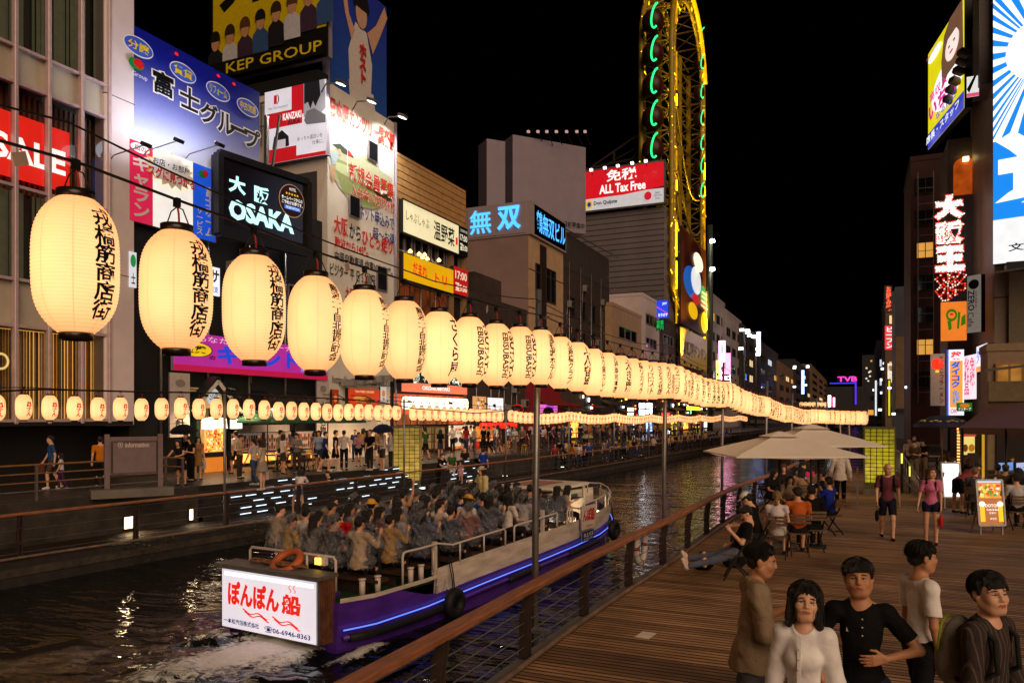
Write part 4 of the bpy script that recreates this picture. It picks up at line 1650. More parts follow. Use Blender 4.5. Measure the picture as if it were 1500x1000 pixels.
t=thing('screen_bracket','steel bracket with two lamps under the blue screen','bracket',(b.x+1.5,b.y-2,zat(405,48)))
mb.bar((b.x,b.y-2.2,zat(408,48)),(b.x+5,b.y-4,zat(402,48)),.12,.12,M_steel)
mb.box((b.x+1.2,b.y-1.8,zat(400,48)),(1.2,.8,.5),M_black)
part(mb,'arm',t)
B=boardP(1360,64,1413,55.2,80,220,thick=.5,eps=.02)
yy=glow((226,215,20),1.0)
B.rect(0,0,1,1,yy)
B.rect(0,0,1,.16,glow((50,60,190),.95))
B.k=1
B.oval(.58,.44,.46,.22,wl)
B.oval(.22,.90,.2,.05,wl)
hb=glow((120,82,62),.8)
B.poly([(.45,.42),(.42,.70),(.5,.92),(.66,1),(.98,1),(1,.45),(.9,.5),(.6,.5)],hb)
B.oval(.72,.72,.18,.13,glow((252,232,222),1.0))
B.poly([(.54,.76),(.56,.88),(.70,.9),(.90,.88),(.92,.74),(.84,.82),(.62,.82)],hb)
B.oval(.66,.73,.025,.012,BLK)
B.oval(.80,.73,.025,.012,BLK)
B.oval(.73,.655,.05,.012,glow((210,60,70),.9))
mg=glow((230,40,150),.95)
B.text('高収入',.12,.42,.62,.52,mg,.02)
B.text('いちご',.10,.24,.92,.42,mg,.05)
B.text('なるほど',.32,.17,.9,.24,glow((60,90,200),.9),.02)
B.text('店長・スタッフ',.04,.03,.96,.11,WHT,.03)
B.text('Strawberry',.06,.88,.38,.92,mg,.0)
B.done('angled_billboard','yellow lit billboard of a young woman with long brown hair, high on the right row','billboard',M_dark)
B=boardY(ray(1420).y*51,1416,1434,112,142,thick=.2,eps=.02)
B.rect(0,0,1,1,glow((240,240,235),.9))
B.poly([(0,.4),(.6,1),(.8,1),(.2,.2)],BLK)
B.rect(0,0,1,.18,glow((235,90,130),.9))
B.done('display_sign','small white and black lit panel between the woman billboard and the blue screen','sign',M_dark)
for k,(px,py) in enumerate(((1412,78),(1410,90),(1405,104),(1399,119),(1394,132),(1390,146))):
 d=53.5+k*.9
 v=ray(px)*d
 z=zat(py,d)
 mb=MB()
 if k==0:
  lroot=thing('lamp_row','row of six unlit floodlights on arms in front of the yellow woman billboard','lamp row',(v.x,v.y,z))
 mb.tube([(v.x+1.2,v.y+1.2,z-.1),(v.x,v.y,z)],.04,M_steel,5)
 mb.box((v.x,v.y,z),(.8,.6,.5),mat('lamp_housing',(.16,.12,.08),rough=.5),rz=.5,ry=.3,bev=.1)
 part(mb,'floodlight',lroot)
a=ray(1388)*60
t=block('balcony_building','narrow front with an orange lit arched balcony under the yellow billboard',a.x,a.x+2.6,a.y,a.y+6,0,zat(205,60),mat('balcony_wall',S((105,95,95)),rough=.6),0)
B=Board((a.x+.3,a.y-.05),(a.x+2.0,a.y-.05),zat(288,60),zat(232,60),thick=.1,eps=.03)
B.poly([(.05,0),(.95,0),(.95,.75)]+[(.5+.45*math.cos(q),.75+.22*math.sin(q))for q in np.linspace(0,math.pi,10)]+[(.05,.75)],glow((190,80,20),.7,evar=.6))
part(B.print,'lit_arch',t)
mb=MB()
mb.box((a.x+1.2,a.y-.35,zat(238,60)),(.4,.3,.3),glow((255,220,140),5))
part(mb,'lamp',t)
redb=glow((255,60,40),1.2)
bulb=glow((255,215,190),1.5)
yN=ray(1392).y*56
for k,(ch,px0,px1,t0,t1) in enumerate((('大',1368,1412,286,322),('阪',1371,1412,324,358),('王',1370,1413,360,398),('将',1370,1415,398,440))):
 B=boardY(yN,px0,px1,t0,t1,thick=.08,eps=.03)
 B.k=1
 B.text(ch,0,0,1,1,paint((120,20,16),.5) if k==3 else glow((255,235,230),1.1),.09)
 if k<3:
  B.text(ch,.02,.02,.98,.98,glow((255,240,235),1.3),.04)
 vs_,fs_,_=text_geo(ch,.09)
 from collections import Counter
 ec=Counter()
 for f in fs_:
  for i in range(len(f)):
   e=tuple(sorted((f[i],f[(i+1)%len(f)])))
   ec[e]+=1
 bm_=MB()
 seen=set()
 for(i,j),c in ec.items():
  if c==1:
   p,q=vs_[i],vs_[j]
   Ln=math.hypot((q-p)[0]*B.w,(q-p)[1]*B.h)
   for s in np.arange(0,1,max(.05,.17/max(Ln,.01))):
    w=p+(q-p)*s
    key=(round(w[0]*B.w/.15),round(w[1]*B.h/.15))
    if key in seen:
     continue
    seen.add(key)
    c_=B.p(w[0],w[1],.12)
    bm_.box(c_,(.09,.09,.09),redb if rb.random()<.6 else bulb)
 root=thing('bulb_sign',['topmost bulb lit character of the red vertical neon','second bulb lit character of the red vertical neon','third bulb lit character of the red vertical neon','lowest and darkest bulb lit character of the red vertical neon'][k],'neon sign',B.p(.5,0),0,'bulb lit characters of the red vertical neon')
 part(B.let,'character',root)
 part(bm_,'bulb_chain',root)
 mb=MB()
 mb.bar(B.p(.3,.5,-.1),B.p(.3,.5,-.1)+Vector((1.6,1.5,0)),.1,.1,M_steel)
 part(mb,'bracket',root)
B=boardY(yN,1378,1416,442,499,thick=.4,eps=.02)
B.rect(0,0,1,1,glow((246,130,44),.95))
gg=glow((70,130,20),.7)
B.oval(.42,.66,.22,.16,gg)
B.oval(.42,.66,.14,.09,glow((246,130,44),.95))
B.oval(.42,.68,.07,.03,RED)
B.poly([(.25,.52),(.4,.5),(.42,.3),(.3,.26)],gg)
B.poly([(.62,.3),(.7,.3),(.76,.72),(.66,.74)],gg)
B.poly([(.76,.36),(.95,.42),(.95,.68),(.8,.6)],gg)
B.done('orange_sign','square orange lit sign with a green rounded emblem under the red characters','sign',M_dark)
B=boardP(1417,52,1437.5,51.0,405,488,thick=.35,eps=.02)
cr_=paint((225,218,205),.5,.05)
B.rect(0,0,1,1,mat('lit_cream_face',S((225,218,205)),rough=.5,es=.16,ecol=S((230,220,205))))
B.oval(.5,.84,.36,.085,BLK)
B.oval(.5,.84,.26,.06,paint((120,110,100),.5))
for i,ch in enumerate('OREZ'):
 B.text(ch,.22,.36+.10*i,.62,.44+.10*i,BLK,.01)
vs_,fs_,ext=text_geo('ZERO',.01)
B.let=MB()
B.oval(.5,.84,.3,.07,BLK)
def rot_text(B,s,u0,v0,u1,v1,mt,bold=.01):
 """writing turned a quarter turn to read downwards"""
 vs,fs,ext=text_geo(s,bold)
 e=B.lay()
 B.let.add([B.p(u0+(u1-u0)*b,v1-(v1-v0)*a,e)for a,b in vs],fs,mt)
rot_text(B,'ZERO',.18,.38,.66,.74,BLK,.02)
rot_text(B,'Cafe',.18,.10,.62,.35,BLK,.0)
rot_text(B,'OSAKA',.74,.42,.86,.72,BLK,.0)
B.done('cafe_sign','cream vertical cafe sign with a round dark emblem beside the orange sign','sign',M_dark)
a=ray(1327)*90
B=boardY(ray(1352).y*84,1345,1362,440,503,thick=.3)
B.done('blank_sign','plain tan sign box on the right row left of the orange sign','sign',mat('tan_sign',S((140,115,90)),rough=.6))
yP=ray(1405).y*44
B=boardY(yP,1387,1412,512,608,thick=.5,eps=.02)
B.rect(0,0,1,1,glow((232,238,255),1.05))
B.rect(0,0,.10,1,glow((40,80,240),1.0))
B.rect(.17,.12,.92,.83,glow((248,166,66),.95))
B.text('薬',.22,.85,.85,.97,RED,.03)
B.text('ダイコク',.22,.42,.80,.82,glow((30,90,220),.9),.05,vert=True)
B.text('免税',.30,.16,.72,.38,glow((70,150,220),.9),.02,vert=True)
B.text('OK',.2,.03,.6,.1,RED,.02)
B.done('pharmacy_sign','tall orange and white lit pharmacy sign with blue katakana','sign',M_dark)
B=boardP(1412,44.5,1431,42.5,522,585,thick=.3,eps=.02)
B.rect(0,0,1,1,glow((250,226,236),1.0))
B.text('化粧品',.08,.1,.48,.95,glow((225,60,110),.9),.02,vert=True)
B.text('免税',.55,.3,.92,.95,glow((225,60,110),.9),.02,vert=True)
B.done('pharmacy_sign','pink white lit panel right of the tall pharmacy sign','sign',M_dark)
B=boardP(1431,42.4,1447,40.0,508,545,thick=.3,eps=.02)
B.rect(0,0,1,1,glow((240,236,245),1.0))
B.rect(0,0,1,.2,glow((245,150,60),.95))
B.text('タイコ',.08,.3,.92,.88,glow((60,100,220),.9),.02)
B.done('pharmacy_sign','white and orange lit panel at the top right of the pharmacy signs','sign',M_dark)
B=boardY(ray(1372).y*47,1363,1384,518,594,thick=.4,eps=.02)
B.rect(0,0,1,1,paint((205,200,200),.5))
B.text('とんこつラーメン',.62,.05,.92,.96,paint((170,40,40),.5),.02,vert=True)
B.done('pale_sign','unlit pale vertical sign with red writing left of the pharmacy sign','sign',M_dark)
B=boardY(ray(1412).y*38,1402,1424,589.5,602,thick=.25,eps=.015)
B.rect(0,0,1,1,glow((40,130,50),.6))
B.rect(.05,.08,.95,.36,glow((20,80,30),.6))
B.text('ケンタープ',.08,.1,.92,.42,WHT,.02)
B.oval(.5,.66,.34,.24,glow((226,120,30),.8))
B.done('green_sign','small green lit shop sign under the pharmacy signs','sign',M_dark)
for(p0,p1,top,bot,d,body,tcol,txt,lab) in((1296,1307,418,458,118,None,(255,90,50),'お好み焼','orange neon column of four characters on the far right row'),
 (1296,1310,477,512,122,(226,30,46),(255,220,225),'ビーフン','red lit vertical sign with white kana on the far right row'),
 (1300,1307,532,560,130,(235,225,205),(120,90,60),'宿','narrow cream lit sign on the far right row')):
 a,b=ray(p0)*d,ray(p1)*d
 B=Board(a,b,zat(bot,d),zat(top,d),thick=.3,eps=.04)
 if body:
  B.rect(0,0,1,1,glow(body,1.0))
 B.text(txt,.12,.06,.88,.96,glow(tcol,1.2),.04,vert=True)
 B.done('vertical_sign',lab,'sign',M_dark)
for k in range(12):
 px,py,d=[(1296,532,150),(1293,540,150),(1297,547,155),(1292,556,160),(1303,568,120),(1309,606,90),(1328,567,80),(1289,600,140),(1292,575,160),(1283,562,170),(1281,571,170),(1300,577,150)][k]
 v=ray(px)*d
 z=zat(py,d)
 mb=MB()
 mb.box((0,0,0),(.5*d/120,.3,.35*d/120),glow([(225,240,255),(250,250,220)][k%2],3))
 mb.tube([(0,0,.1),(.3,.2,.6),(1.6,.6,.6)],.05,M_dsteel,5)
 o=mb.build('street_lamp',None,(v.x,v.y,z))
 tag(o,['white lamp on a bracket among the far right row of buildings','large oval lamp on the blue grey slab building'][k==6],'lamp','small lamps on the far right row')
for k,px in enumerate((1283,1302.5)):
 v=ray(px)*120
 mb=MB()
 mb.box((0,0,0),(.25,.2,5.5),glow([(230,240,255),(225,215,40)][k],.9))
 mb.box((0,.3,0),(.5,.4,6),M_dark)
 o=mb.build('light_strip',None,(v.x,v.y,5.5))
 tag(o,['thin white vertical light strip on the far right row','thin yellow vertical light strip on the far right row'][k],'light strip')
v=ray(1373)*46
mb=MB()
mb.lathe([(.02,.34),(.24,.26),(.34,0),(.24,-.26),(.02,-.34)],glow((245,45,25),1.6),14)
mb.lathe([(.02,-.36),(.1,-.4),(.1,-.5),(.02,-.52)],glow((240,200,40),1.2),10)
o=mb.build('red_lantern',None,(v.x,v.y,zat(533,46)))
tag(o,'single round red lantern beside the pale vertical sign on the right row','lantern')
a=ray(1446)*30
t=block('cafe','cafe building with lit upper windows above the purple awning at the right edge',a.x+.2,a.x+12,a.y+1.4,a.y+3.4,0,zat(505,30),mat('cafe_wall',S((150,128,105)),rough=.7,var=.12),.3)
ww=mat('cafe_window_light',(.1,.05,.02),rough=.3,es=.55,ecol=S((240,150,60)),evar=.8,var=0)
for k in range(4):
 x=a.x+.5+k*1.15
 win_y(t,a.y+1.4,x,x+.9,zat(560,31),zat(533,31),2,ww,mat('window_timber',S((170,130,85)),rough=.6))
mb=MB()
mb.box((a.x+5,a.y+1.2,zat(572,30)),(9.6,.3,.8),mat('cafe_band',S((120,105,80)),rough=.6))
mb.bar((a.x,a.y+.8,zat(541,30)),(a.x+9,a.y-.6,zat(505,30)),.1,.1,M_steel)
part(mb,'balcony',t)
mb=MB()
mb.box((a.x+6,a.y+1.36,1.2),(11,.06,2.3),mat('cafe_inside_dark',(.02,.014,.012),rough=.5))
for x in(2.2,4.0,7.0):
 mb.box((a.x+x,a.y+1.3,1.2),(.12,.1,2.4),mat('window_timber',(.3,.2,.1)))
part(mb,'shopfront',t)
mb=MB()
mb.box((a.x+3.1,a.y+1.31,1.4),(1.5,.04,1.7),mat('cafe_lamp_light',(.1,.05,.02),es=.4,ecol=S((190,95,30)),evar=.8,var=0))
part(mb,'lit_doorway',t)
M_awn=mat('awning_cloth',S((120,84,92)),rough=.8,var=.15,vs=.8)
t=thing('awning','purple brown awning stretched over the cafe terrace at the right edge','awning',(a.x,a.y,2.4))
mb=MB()
p=[(ray(1405)*27,zat(626,27)),(ray(1560)*21.5,zat(628,21.5)),(ray(1600)*25.5,zat(580,26)),(ray(1450)*31,zat(594,31))]
q=[Vector((v.x,v.y,z))for v,z in p]
nrm=Vector((0,0,-.04))
mb.add(q+[x+nrm for x in q],[(0,1,2,3),(7,6,5,4)],M_awn)
dn=Vector((0,0,-.22))
mb.add([q[0],q[1],q[1]+dn,q[0]+dn,q[3],q[3]+dn],[(0,1,2,3),(4,0,3,5)],M_awn)
part(mb,'canvas',t)
mb=MB()
for s in(0.04,.5):
 w=q[0].lerp(q[1],s)
 mb.cyl((w.x,w.y,0),(w.x,w.y,w.z),.04,M_black,8)
mb.bar(q[0]+Vector((0,.02,-.05)),q[1]+Vector((0,.02,-.05)),.05,.05,M_black)
part(mb,'frame',t)
B=boardP(1402,30,1440,30.5,628,668,thick=.3,eps=.02)
mb=MB()
t=thing('menu_kiosk','kiosk framed by a chain of orange bulbs with a lit food menu','kiosk',B.p(.5,-.9))
B.rect(.14,.05,.66,.92,glow((232,214,120),.9))
B.oval(.28,.3,.1,.14,glow((120,60,20),.7))
B.oval(.5,.3,.12,.14,glow((190,120,30),.7))
B.rect(.14,.72,.66,.92,glow((190,70,50),.8))
B.rect(.86,-.9,.97,.98,glow((225,170,40),.6))
part(B.print,'menu_face',t)
part(B.body(M_black),'cabinet',t)
for(u0,v0,u1,v1) in((0,-.9,0,1),(0,1,.7,1)):
 for s in np.linspace(0,1,18 if v0<0 else 9):
  mb.box(B.p(u0+(u1-u0)*s,v0+(v1-v0)*s,.06),(.09,.09,.07),glow((255,170,90),2.2))
part(mb,'bulb_chain',t)
mb=MB()
mb.box(B.p(.42,-.42,-.2),(1.0,.4,1.15),M_brown)
part(mb,'counter',t)
B=boardP(1462,24.2,1486,24.6,677,690,thick=.08)
B.rect(.02,.05,.98,.95,glow((120,165,235),.8))
B.done('small_screen','small lit screen with blue sky on the terrace counter','screen',M_black)
B=boardP(1488,24.2,1512,24.6,677,690,thick=.08)
B.rect(.02,.05,.98,.95,glow((180,190,240),.8))
for k in range(6):
 B.rect(.1+k*.14,.2,.14+k*.14,.5+.05*k,glow((120,130,190),.8))
B.done('small_screen','small lit screen with a bar chart at the right edge of the terrace','screen',M_black)
# ================================================================== street level shops on the far bank
def shop_y(px,X=-26.0):
 return ray(px).y*onX(px,X)
XK=-25.2
y0,y1=shop_y(288,XK),shop_y(332,XK)
dk=onX(310,XK)
t=thing('ice_cream_shop','little gabled ice cream shop front glowing with pictures','shop',(XK,(y0+y1)/2,QU))
M_tr=mat('dark_green_trim',(.008,.022,.018),rough=.4,var=.2)
mb=MB()
mb.box((XK-.5,y0+.1,2.1),(1,.2,3.4),M_tr)
mb.box((XK-.5,y1-.1,2.1),(1,.2,3.4),M_tr)
mb.box((XK-.9,(y0+y1)/2,2.2),(.1,y1-y0,3.6),mat('shop_cream',S((205,180,140)),rough=.6))
part(mb,'wall',t)
ap=Vector((XK+.1,(y0+y1)/2,zat(553,dk)))
mb=MB()
for s,ye in((-1,y0-.55),(1,y1+.55)):
 e=Vector((XK+.1,ye,zat(598,dk)))
 mb.bar(ap,e,.5,.14,M_tr)
 mb.bar(ap+Vector((.26,0,-.16)),e+Vector((.26,0,-.16)),.06,.14,mat('shop_white',S((225,220,205)),rough=.5))
part(mb,'gable',t)
cy=(y0+y1)/2
B=Board((XK+.05,y0+.1),(XK+.05,y1-.1),QU,zat(565,dk),thick=.05,eps=.012)
B.poly([(.12,.74),(.88,.74),(.82,.9),(.5,1.0),(.18,.9)],glow((215,175,110),.6))
B.oval(.5,.87,.24,.10,glow((200,205,215),.75))
for k in range(7):
 q=R(15+25*k)
 B.poly([(.5,.83),(.5+.2*math.cos(q),.83+.1*math.sin(q)),(.5+.2*math.cos(q+.14),.83+.1*math.sin(q+.14))],glow((90,80,85),.6))
B.poly([(0,.50),(1,.50),(.94,.62),(.5,.65),(.06,.62)],glow((245,235,190),1.1))
rsx=random.Random(12)
B.rect(.10,.23,.86,.50,glow((226,160,70),1.3))
for k in range(150):
 u,v=rsx.uniform(.12,.84),rsx.uniform(.24,.49)
 B.oval(u,v,rsx.uniform(.015,.035),rsx.uniform(.008,.018),glow(rsx.choice([(220,60,30),(250,220,120),(180,90,30),(250,190,60),(240,240,220),(120,50,20)]),.85),8,e=.145+.0004*k)
B.poly([(.15,.46),(.45,.36),(.52,.38),(.25,.49)],glow((235,110,50),.9))
B.rect(.08,.0,.92,.17,glow((196,112,34),1.0))
B.rect(0,.17,1,.225,M_dark)
B.text('Minibear',.08,.52,.92,.6,glow((250,250,230),1.2),.02)
part(B.print,'picture_front',t)
part(B.let,'lettering',t)
mb=MB()
for yy in(y0+.2,y1+.1):
 mb.box((XK+.45,yy,zat(621,dk)),(.3,.5,.4),glow((255,250,225),2.0),rz=.3)
part(mb,'lamp',t)
y2,y3=shop_y(334),shop_y(474)
t=thing('menu_counter','long shop front with a white board of menu pictures over low warm windows','shop',(-26,(y2+y3)/2,QU))
d2=onX(400,-26)
mb=MB()
mb.box((-26.5,(y2+y3)/2,3.6),(.5,y3-y2,6.6),M_dark)
for y in np.linspace(y2+.1,y3-.1,4):
 mb.box((-26.1,y,1.2),(.2,.18,1.7),M_tr)
part(mb,'wall',t)
B=Board((-26.05,y2+.2),(-26.05,y3-.6),zat(659,d2),zat(633,d2),thick=.12,eps=.01)
B.rect(0,0,1,1,mat('menu_board_white',S((190,182,176)),rough=.5,es=.10,ecol=S((225,210,195))))
for k in range(76):
 u=.02+.96*(k%38)/38
 v=.68 if k<38 else.26
 c=rsx.choice([(60,30,25),(110,50,30),(170,110,60),(90,80,70),(150,50,50)])
 B.poly([(u-.008,v-.2),(u+.008,v-.2),(u+.011,v+.06),(u-.011,v+.06)],paint(c,.6),e=.02)
 B.oval(u,v+.1,.012,.12,paint(rsx.choice([(225,190,160),(120,60,40),(60,40,35),(190,90,80)]),.6),8,e=.024)
part(B.body(M_dark),'menu_board',t)
part(B.print,'menu_pictures',t)
B=Board((-26.06,y2+.2),(-26.06,y3-.1),QU+.15,zat(661,d2),thick=.05,eps=.01)
for u0,u1 in((.02,.2),(.24,.48),(.52,.74),(.78,.97)):
 B.rect(u0,.05,u1,.95,mat('warm_window',(.1,.05,.02),rough=.3,var=0,es=3.2,ecol=S((232,150,60)),evar=.6),e=.01)
 B.rect(u0+.01,.05,u0+.08,.5,mat('counter_front',S((120,70,30)),rough=.6),e=.02)
part(B.print,'lit_window',t)
B=Board((-25.9,y2+.5),(-25.9,y2+4),zat(632,d2),zat(622,d2),thick=.1)
part(B.body(paint((180,170,168),.5)),'plate',t)
B=Board((-25.95,y2+2.2),(-25.95,y3-.4),zat(597,d2),zat(578,d2),thick=.1,eps=.01)
B.rect(0,0,1,1,mat('fascia_dark',(.02,.018,.017),rough=.6))
B.text('Family Mart',.1,.15,.9,.85,paint((70,60,50),.6),.02)
part(B.print,'fascia',t)
part(B.let,'lettering',t)
for(px,y_t,y_b,txt,lab) in((262,546,640,'道の時計台','white vertical banner with black characters left of the ice cream shop'),(472,556,640,'大阪名物','white vertical banner with black characters right of the menu board')):
 X=-25.0 if px<300 else-25.7
 y=shop_y(px,X)
 d=onX(px,X)
 B=Board((X,y-.45),(X,y+.55),zat(y_b,d),zat(y_t,d),thick=.06,eps=.01)
 B.rect(0,0,1,1,paint((200,190,185),.6))
 B.text(txt,.25,.05,.75,.62,BLK,.02,vert=True)
 B.oval(.5,.84,.25,.06,paint((150,140,140),.6))
 B.done('vertical_banner',lab,'banner',M_white)
gp=None
for k,px in enumerate((392,432,480)):
 v=ray(px)*34.5
 t=thing('green_parasol',['dark green parasol at the left end of the menu counter','dark green parasol over the middle of the menu counter','dark green parasol at the right end of the menu counter'][k],'parasol',(v.x,v.y,QU),0,'green parasols by the menu counter')
 if gp is None:
  mb=MB()
  prof=[(.04,2.75),(.7,2.55),(1.35,2.32),(1.75,2.15),(1.73,2.06)]
  mb.lathe(prof,mat('green_canvas',(.012,.075,.035),rough=.7,var=.2),8)
  gp=mb.build('canopy',t)
  mb=MB()
  mb.cyl((0,0,0),(0,0,2.8),.025,M_dsteel,8)
  gpole=mb.build('pole',t)
  mb=MB()
  mb.box((0,0,.05),(.5,.5,.1),M_black,bev=.02)
  gb=mb.build('base',t)
 else:
  for s in(gp,gpole,gb):
   c=s.copy()
   COL.objects.link(c)
   c.parent=t
y4_,y5_=shop_y(484),shop_y(578)
d5=onX(530,-25.8)
B=boardX(-25.75,510,556,568,596,True,thick=.2,eps=.01)
B.rect(0,0,1,1,glow((206,66,32),.7))
B.text('THAI FRIED CHICKEN',.2,.78,.8,.9,K(240,210,150),.01)
B.oval(.45,.42,.32,.16,glow((196,120,40),.7))
B.oval(.62,.40,.12,.2,glow((150,80,30),.7))
B.oval(.3,.45,.16,.16,glow((220,150,60),.7))
B.done('chicken_sign','orange red lit sign with a picture of fried chicken','sign',M_dark)
for(p0,p1,tp,bt,c,tx,lab) in((486,496,570,598,(150,50,26),'','narrow rust coloured panel left of the fried chicken sign'),(557,566,566,588,(226,214,205),'鶏','small white framed poster right of the fried chicken sign')):
 B=boardX(-25.75,p0,p1,tp,bt,True,thick=.1,eps=.01)
 B.rect(0,0,1,1,glow(c,.55))
 B.oval(.5,.55,.25,.22,glow((220,120,40),.7))
 if tx:
  B.text(tx,.35,.1,.65,.28,BLK,.01)
 B.done('poster',lab,'poster',M_dark)
t=thing('chicken_shop','open shop front with a red glowing doorway under the fried chicken sign','shop',(-26.2,(y4_+y5_)/2,QU))
mb=MB()
mb.box((-26.6,(y4_+y5_)/2,2.2),(.2,y5_-y4_,3.8),mat('shop_inner',(.05,.03,.025),rough=.7))
part(mb,'wall',t)
B=Board((-26.3,y4_+.3),(-26.3,y5_-.2),QU,zat(616,d5),thick=.1,eps=.01)
B.rect(.10,.25,.40,.9,mat('red_lit_room',(.1,.02,.01),es=1.5,ecol=S((225,60,26)),evar=.9,var=0))
B.rect(.46,.02,.62,.95,glow((250,190,110),2.0,evar=.4))
B.rect(.62,.02,.92,.95,mat('amber_room',(.1,.05,.02),es=1.4,ecol=S((215,110,40)),evar=.9,var=0))
B.rect(.42,.0,.45,.98,glow((226,40,24),.9))
B.rect(.93,.0,.96,.98,glow((226,40,24),.8))
part(B.print,'lit_room',t)
mb=MB()
for k in range(5):
 mb.box((-25.5,y4_+1+k*.9,zat(562,d5)+.1*k),(.7,.5,.35),mat('ac_unit',(.09,.09,.085),rough=.6),rz=.2)
part(mb,'duct',t)
y6,y7=shop_y(580,-25.6),shop_y(686,-25.6)
d6=onX(630,-25.6)
B=boardX(-25.4,588,684,559,573,True,thick=.3,eps=.015)
B.rect(0,0,1,1,glow((228,118,84),1.0))
B.text('OKONOMIYAKI',.28,.28,.70,.74,WHT,.03)
B.done('okonomiyaki_sign','salmon lit fascia reading OKONOMIYAKI','sign',M_dark)
B=boardX(-25.35,592,680,536,562,True,thick=.1,eps=.02)
B.k=1
gl_=glow((236,246,226),1.0)
gd=paint((20,60,30),.5)
for s,u0,u1 in(('鶴',.05,.22),('お好み',.24,.6),('たこ焼',.66,.97)):
 B.text(s,u0,.08,u1,.92,gl_,.12)
 B.text(s,u0+.01,.12,u1-.01,.88,gd,.01)
root=thing('brush_sign','white edged dark green brush characters standing over the salmon fascia','sign',B.p(.5,0))
part(B.let,'characters',root)
mb=MB()
mb.bar(B.p(0,.05,-.1),B.p(1,.05,-.1),.1,.1,M_dark)
part(mb,'rail',root)
t=thing('okonomiyaki_shop','two storey okonomiyaki shop front with dark shutters behind its white lanterns','shop',(-26,(y6+y7)/2,QU))
mb=MB()
mb.box((-26.2,(y6+y7)/2,3.4),(.4,y7-y6,6.4),M_dark)
part(mb,'wall',t)
B=Board((-25.9,y6+.2),(-25.9,y7-.2),QU,zat(578,d6),thick=.05,eps=.012)
B.rect(.0,.48,1,1,mat('red_backwall',(.1,.02,.01),es=1.0,ecol=S((220,80,40)),evar=.6,var=0))
B.rect(.0,.48,.75,.66,mat('dim_room',(.1,.04,.02),es=.9,ecol=S((170,80,26)),evar=1.0,var=0))
for u in np.linspace(.02,.72,9):
 B.rect(u,.48,u+.012,.68,M_dark)
for k in range(34):
 B.rect(.26+.011*k,.02,.266+.011*k,.36,mat('lattice_wood',S((105,72,42)),rough=.6))
B.rect(.68,.02,.98,.34,mat('amber_room',(.1,.05,.02)))
part(B.print,'facade',t)
lan=MB()
lan.lathe([(.03,.4),(.2,.36),(.26,.15),(.26,-.15),(.2,-.36),(.03,-.4)],glow((255,240,205),2.2),12)
p0=None
for k in range(16):
 y=y6+.5+k*(y7-y6-1.8)/15
 p=(-25.2,y,zat(591,d6)+.0)
 if p0 is None:
  p0=lan.build('white_lantern',None,p)
  tag(p0,'bright white paper lantern in the close row under the OKONOMIYAKI fascia','lantern','white lanterns of the okonomiyaki shop')
 else:
  o=p0.copy()
  COL.objects.link(o)
  o.location=p
B=boardX(-25.0,657,693,623,654,True,thick=.15,eps=.012)
B.rect(0,0,1,1,glow((226,206,176),.8))
B.text('期間限定',.25,.72,.75,.86,glow((205,60,30),.8),.03)
B.text('お品書き',.3,.58,.72,.68,BLK,.01)
B.oval(.80,.70,.07,.16,RED)
for u in(.25,.45,.66,.84):
 B.oval(u,.3,.09,.14,glow((60,40,34),.5))
B.done('poster_board','large cream lit poster board with red heading outside the okonomiyaki shop','poster',M_dark)
B=boardX(-25.0,714,737,582,606,True,thick=.2,eps=.012)
B.rect(0,0,1,1,glow((240,240,245),1.0))
B.oval(.42,.52,.1,.1,BLK)
B.text('鉄板料理',.2,.16,.85,.3,BLK,.0)
B.done('white_sign','white lit square sign with a black dot beyond the okonomiyaki shop','sign',M_dark)
B=boardX(-25.1,692,712,580,602,True,thick=.2,eps=.012)
B.rect(0,0,1,1,glow((226,170,110),.8))
for k in range(24):
 B.oval(rsx.uniform(.3,.95),rsx.uniform(.1,.9),.06,.06,glow(rsx.choice([(240,200,40),(230,60,40),(150,70,30),(245,230,210)]),.8),8,e=.02+.001*k)
B.done('food_sign','amber lit sign of food pictures beside the white square sign','sign',M_dark)
y8,y9=shop_y(694,-25.6),shop_y(730,-25.6)
t=thing('noodle_stall','amber lit noodle stall with red lanterns before the brown house','shop',(-25.6,(y8+y9)/2,QU))
B=Board((-25.6,y8),(-25.6,y9),QU,zat(624,57),thick=.1,eps=.012)
B.rect(0,.3,1,1,mat('stall_light',(.1,.05,.02),es=1.5,ecol=S((226,130,50)),evar=.8,var=0))
B.rect(0,0,1,.3,M_dark)
B.rect(.04,.0,.2,.28,glow((220,50,20),.7))
for k in range(9):
 B.rect(.05,.52+.05*k,.95,.535+.05*k,mat('lattice_wood',(.1,.05,.03)))
part(B.print,'stall_front',t)
part(B.body(M_dark),'wall',t)
rl=MB()
rl.lathe([(.03,.25),(.2,.2),(.24,0),(.2,-.2),(.03,-.25)],glow((232,40,22),1.1),10)
p0=None
for k in range(10):
 p=(-24.9,y8+(shop_y(742,-25.6)-y8)*k/9,zat(623.5,57))
 if p0 is None:
  p0=rl.build('red_lantern',None,p)
  tag(p0,'small red lantern in the short row over the noodle stall','lantern','red lanterns of the noodle stall')
 else:
  o=p0.copy()
  COL.objects.link(o)
  o.location=p
ya_,yb_=shop_y(779,-25.5),shop_y(826,-25.5)
t=thing('red_bar','dark red bar front with a pink violet window under a small red awning','shop',(-25.6,(ya_+yb_)/2,QU))
mb=MB()
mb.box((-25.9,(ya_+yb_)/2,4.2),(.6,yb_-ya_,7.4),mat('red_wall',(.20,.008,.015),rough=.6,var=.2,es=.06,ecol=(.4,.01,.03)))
part(mb,'wall',t)
mb=MB()
mb.box((-25.0,(ya_+yb_)/2+1.5,zat(588,67)),(1.5,yb_-ya_+1,.08),mat('red_awning',(.22,.015,.012),rough=.7),ry=.45)
part(mb,'awning',t)
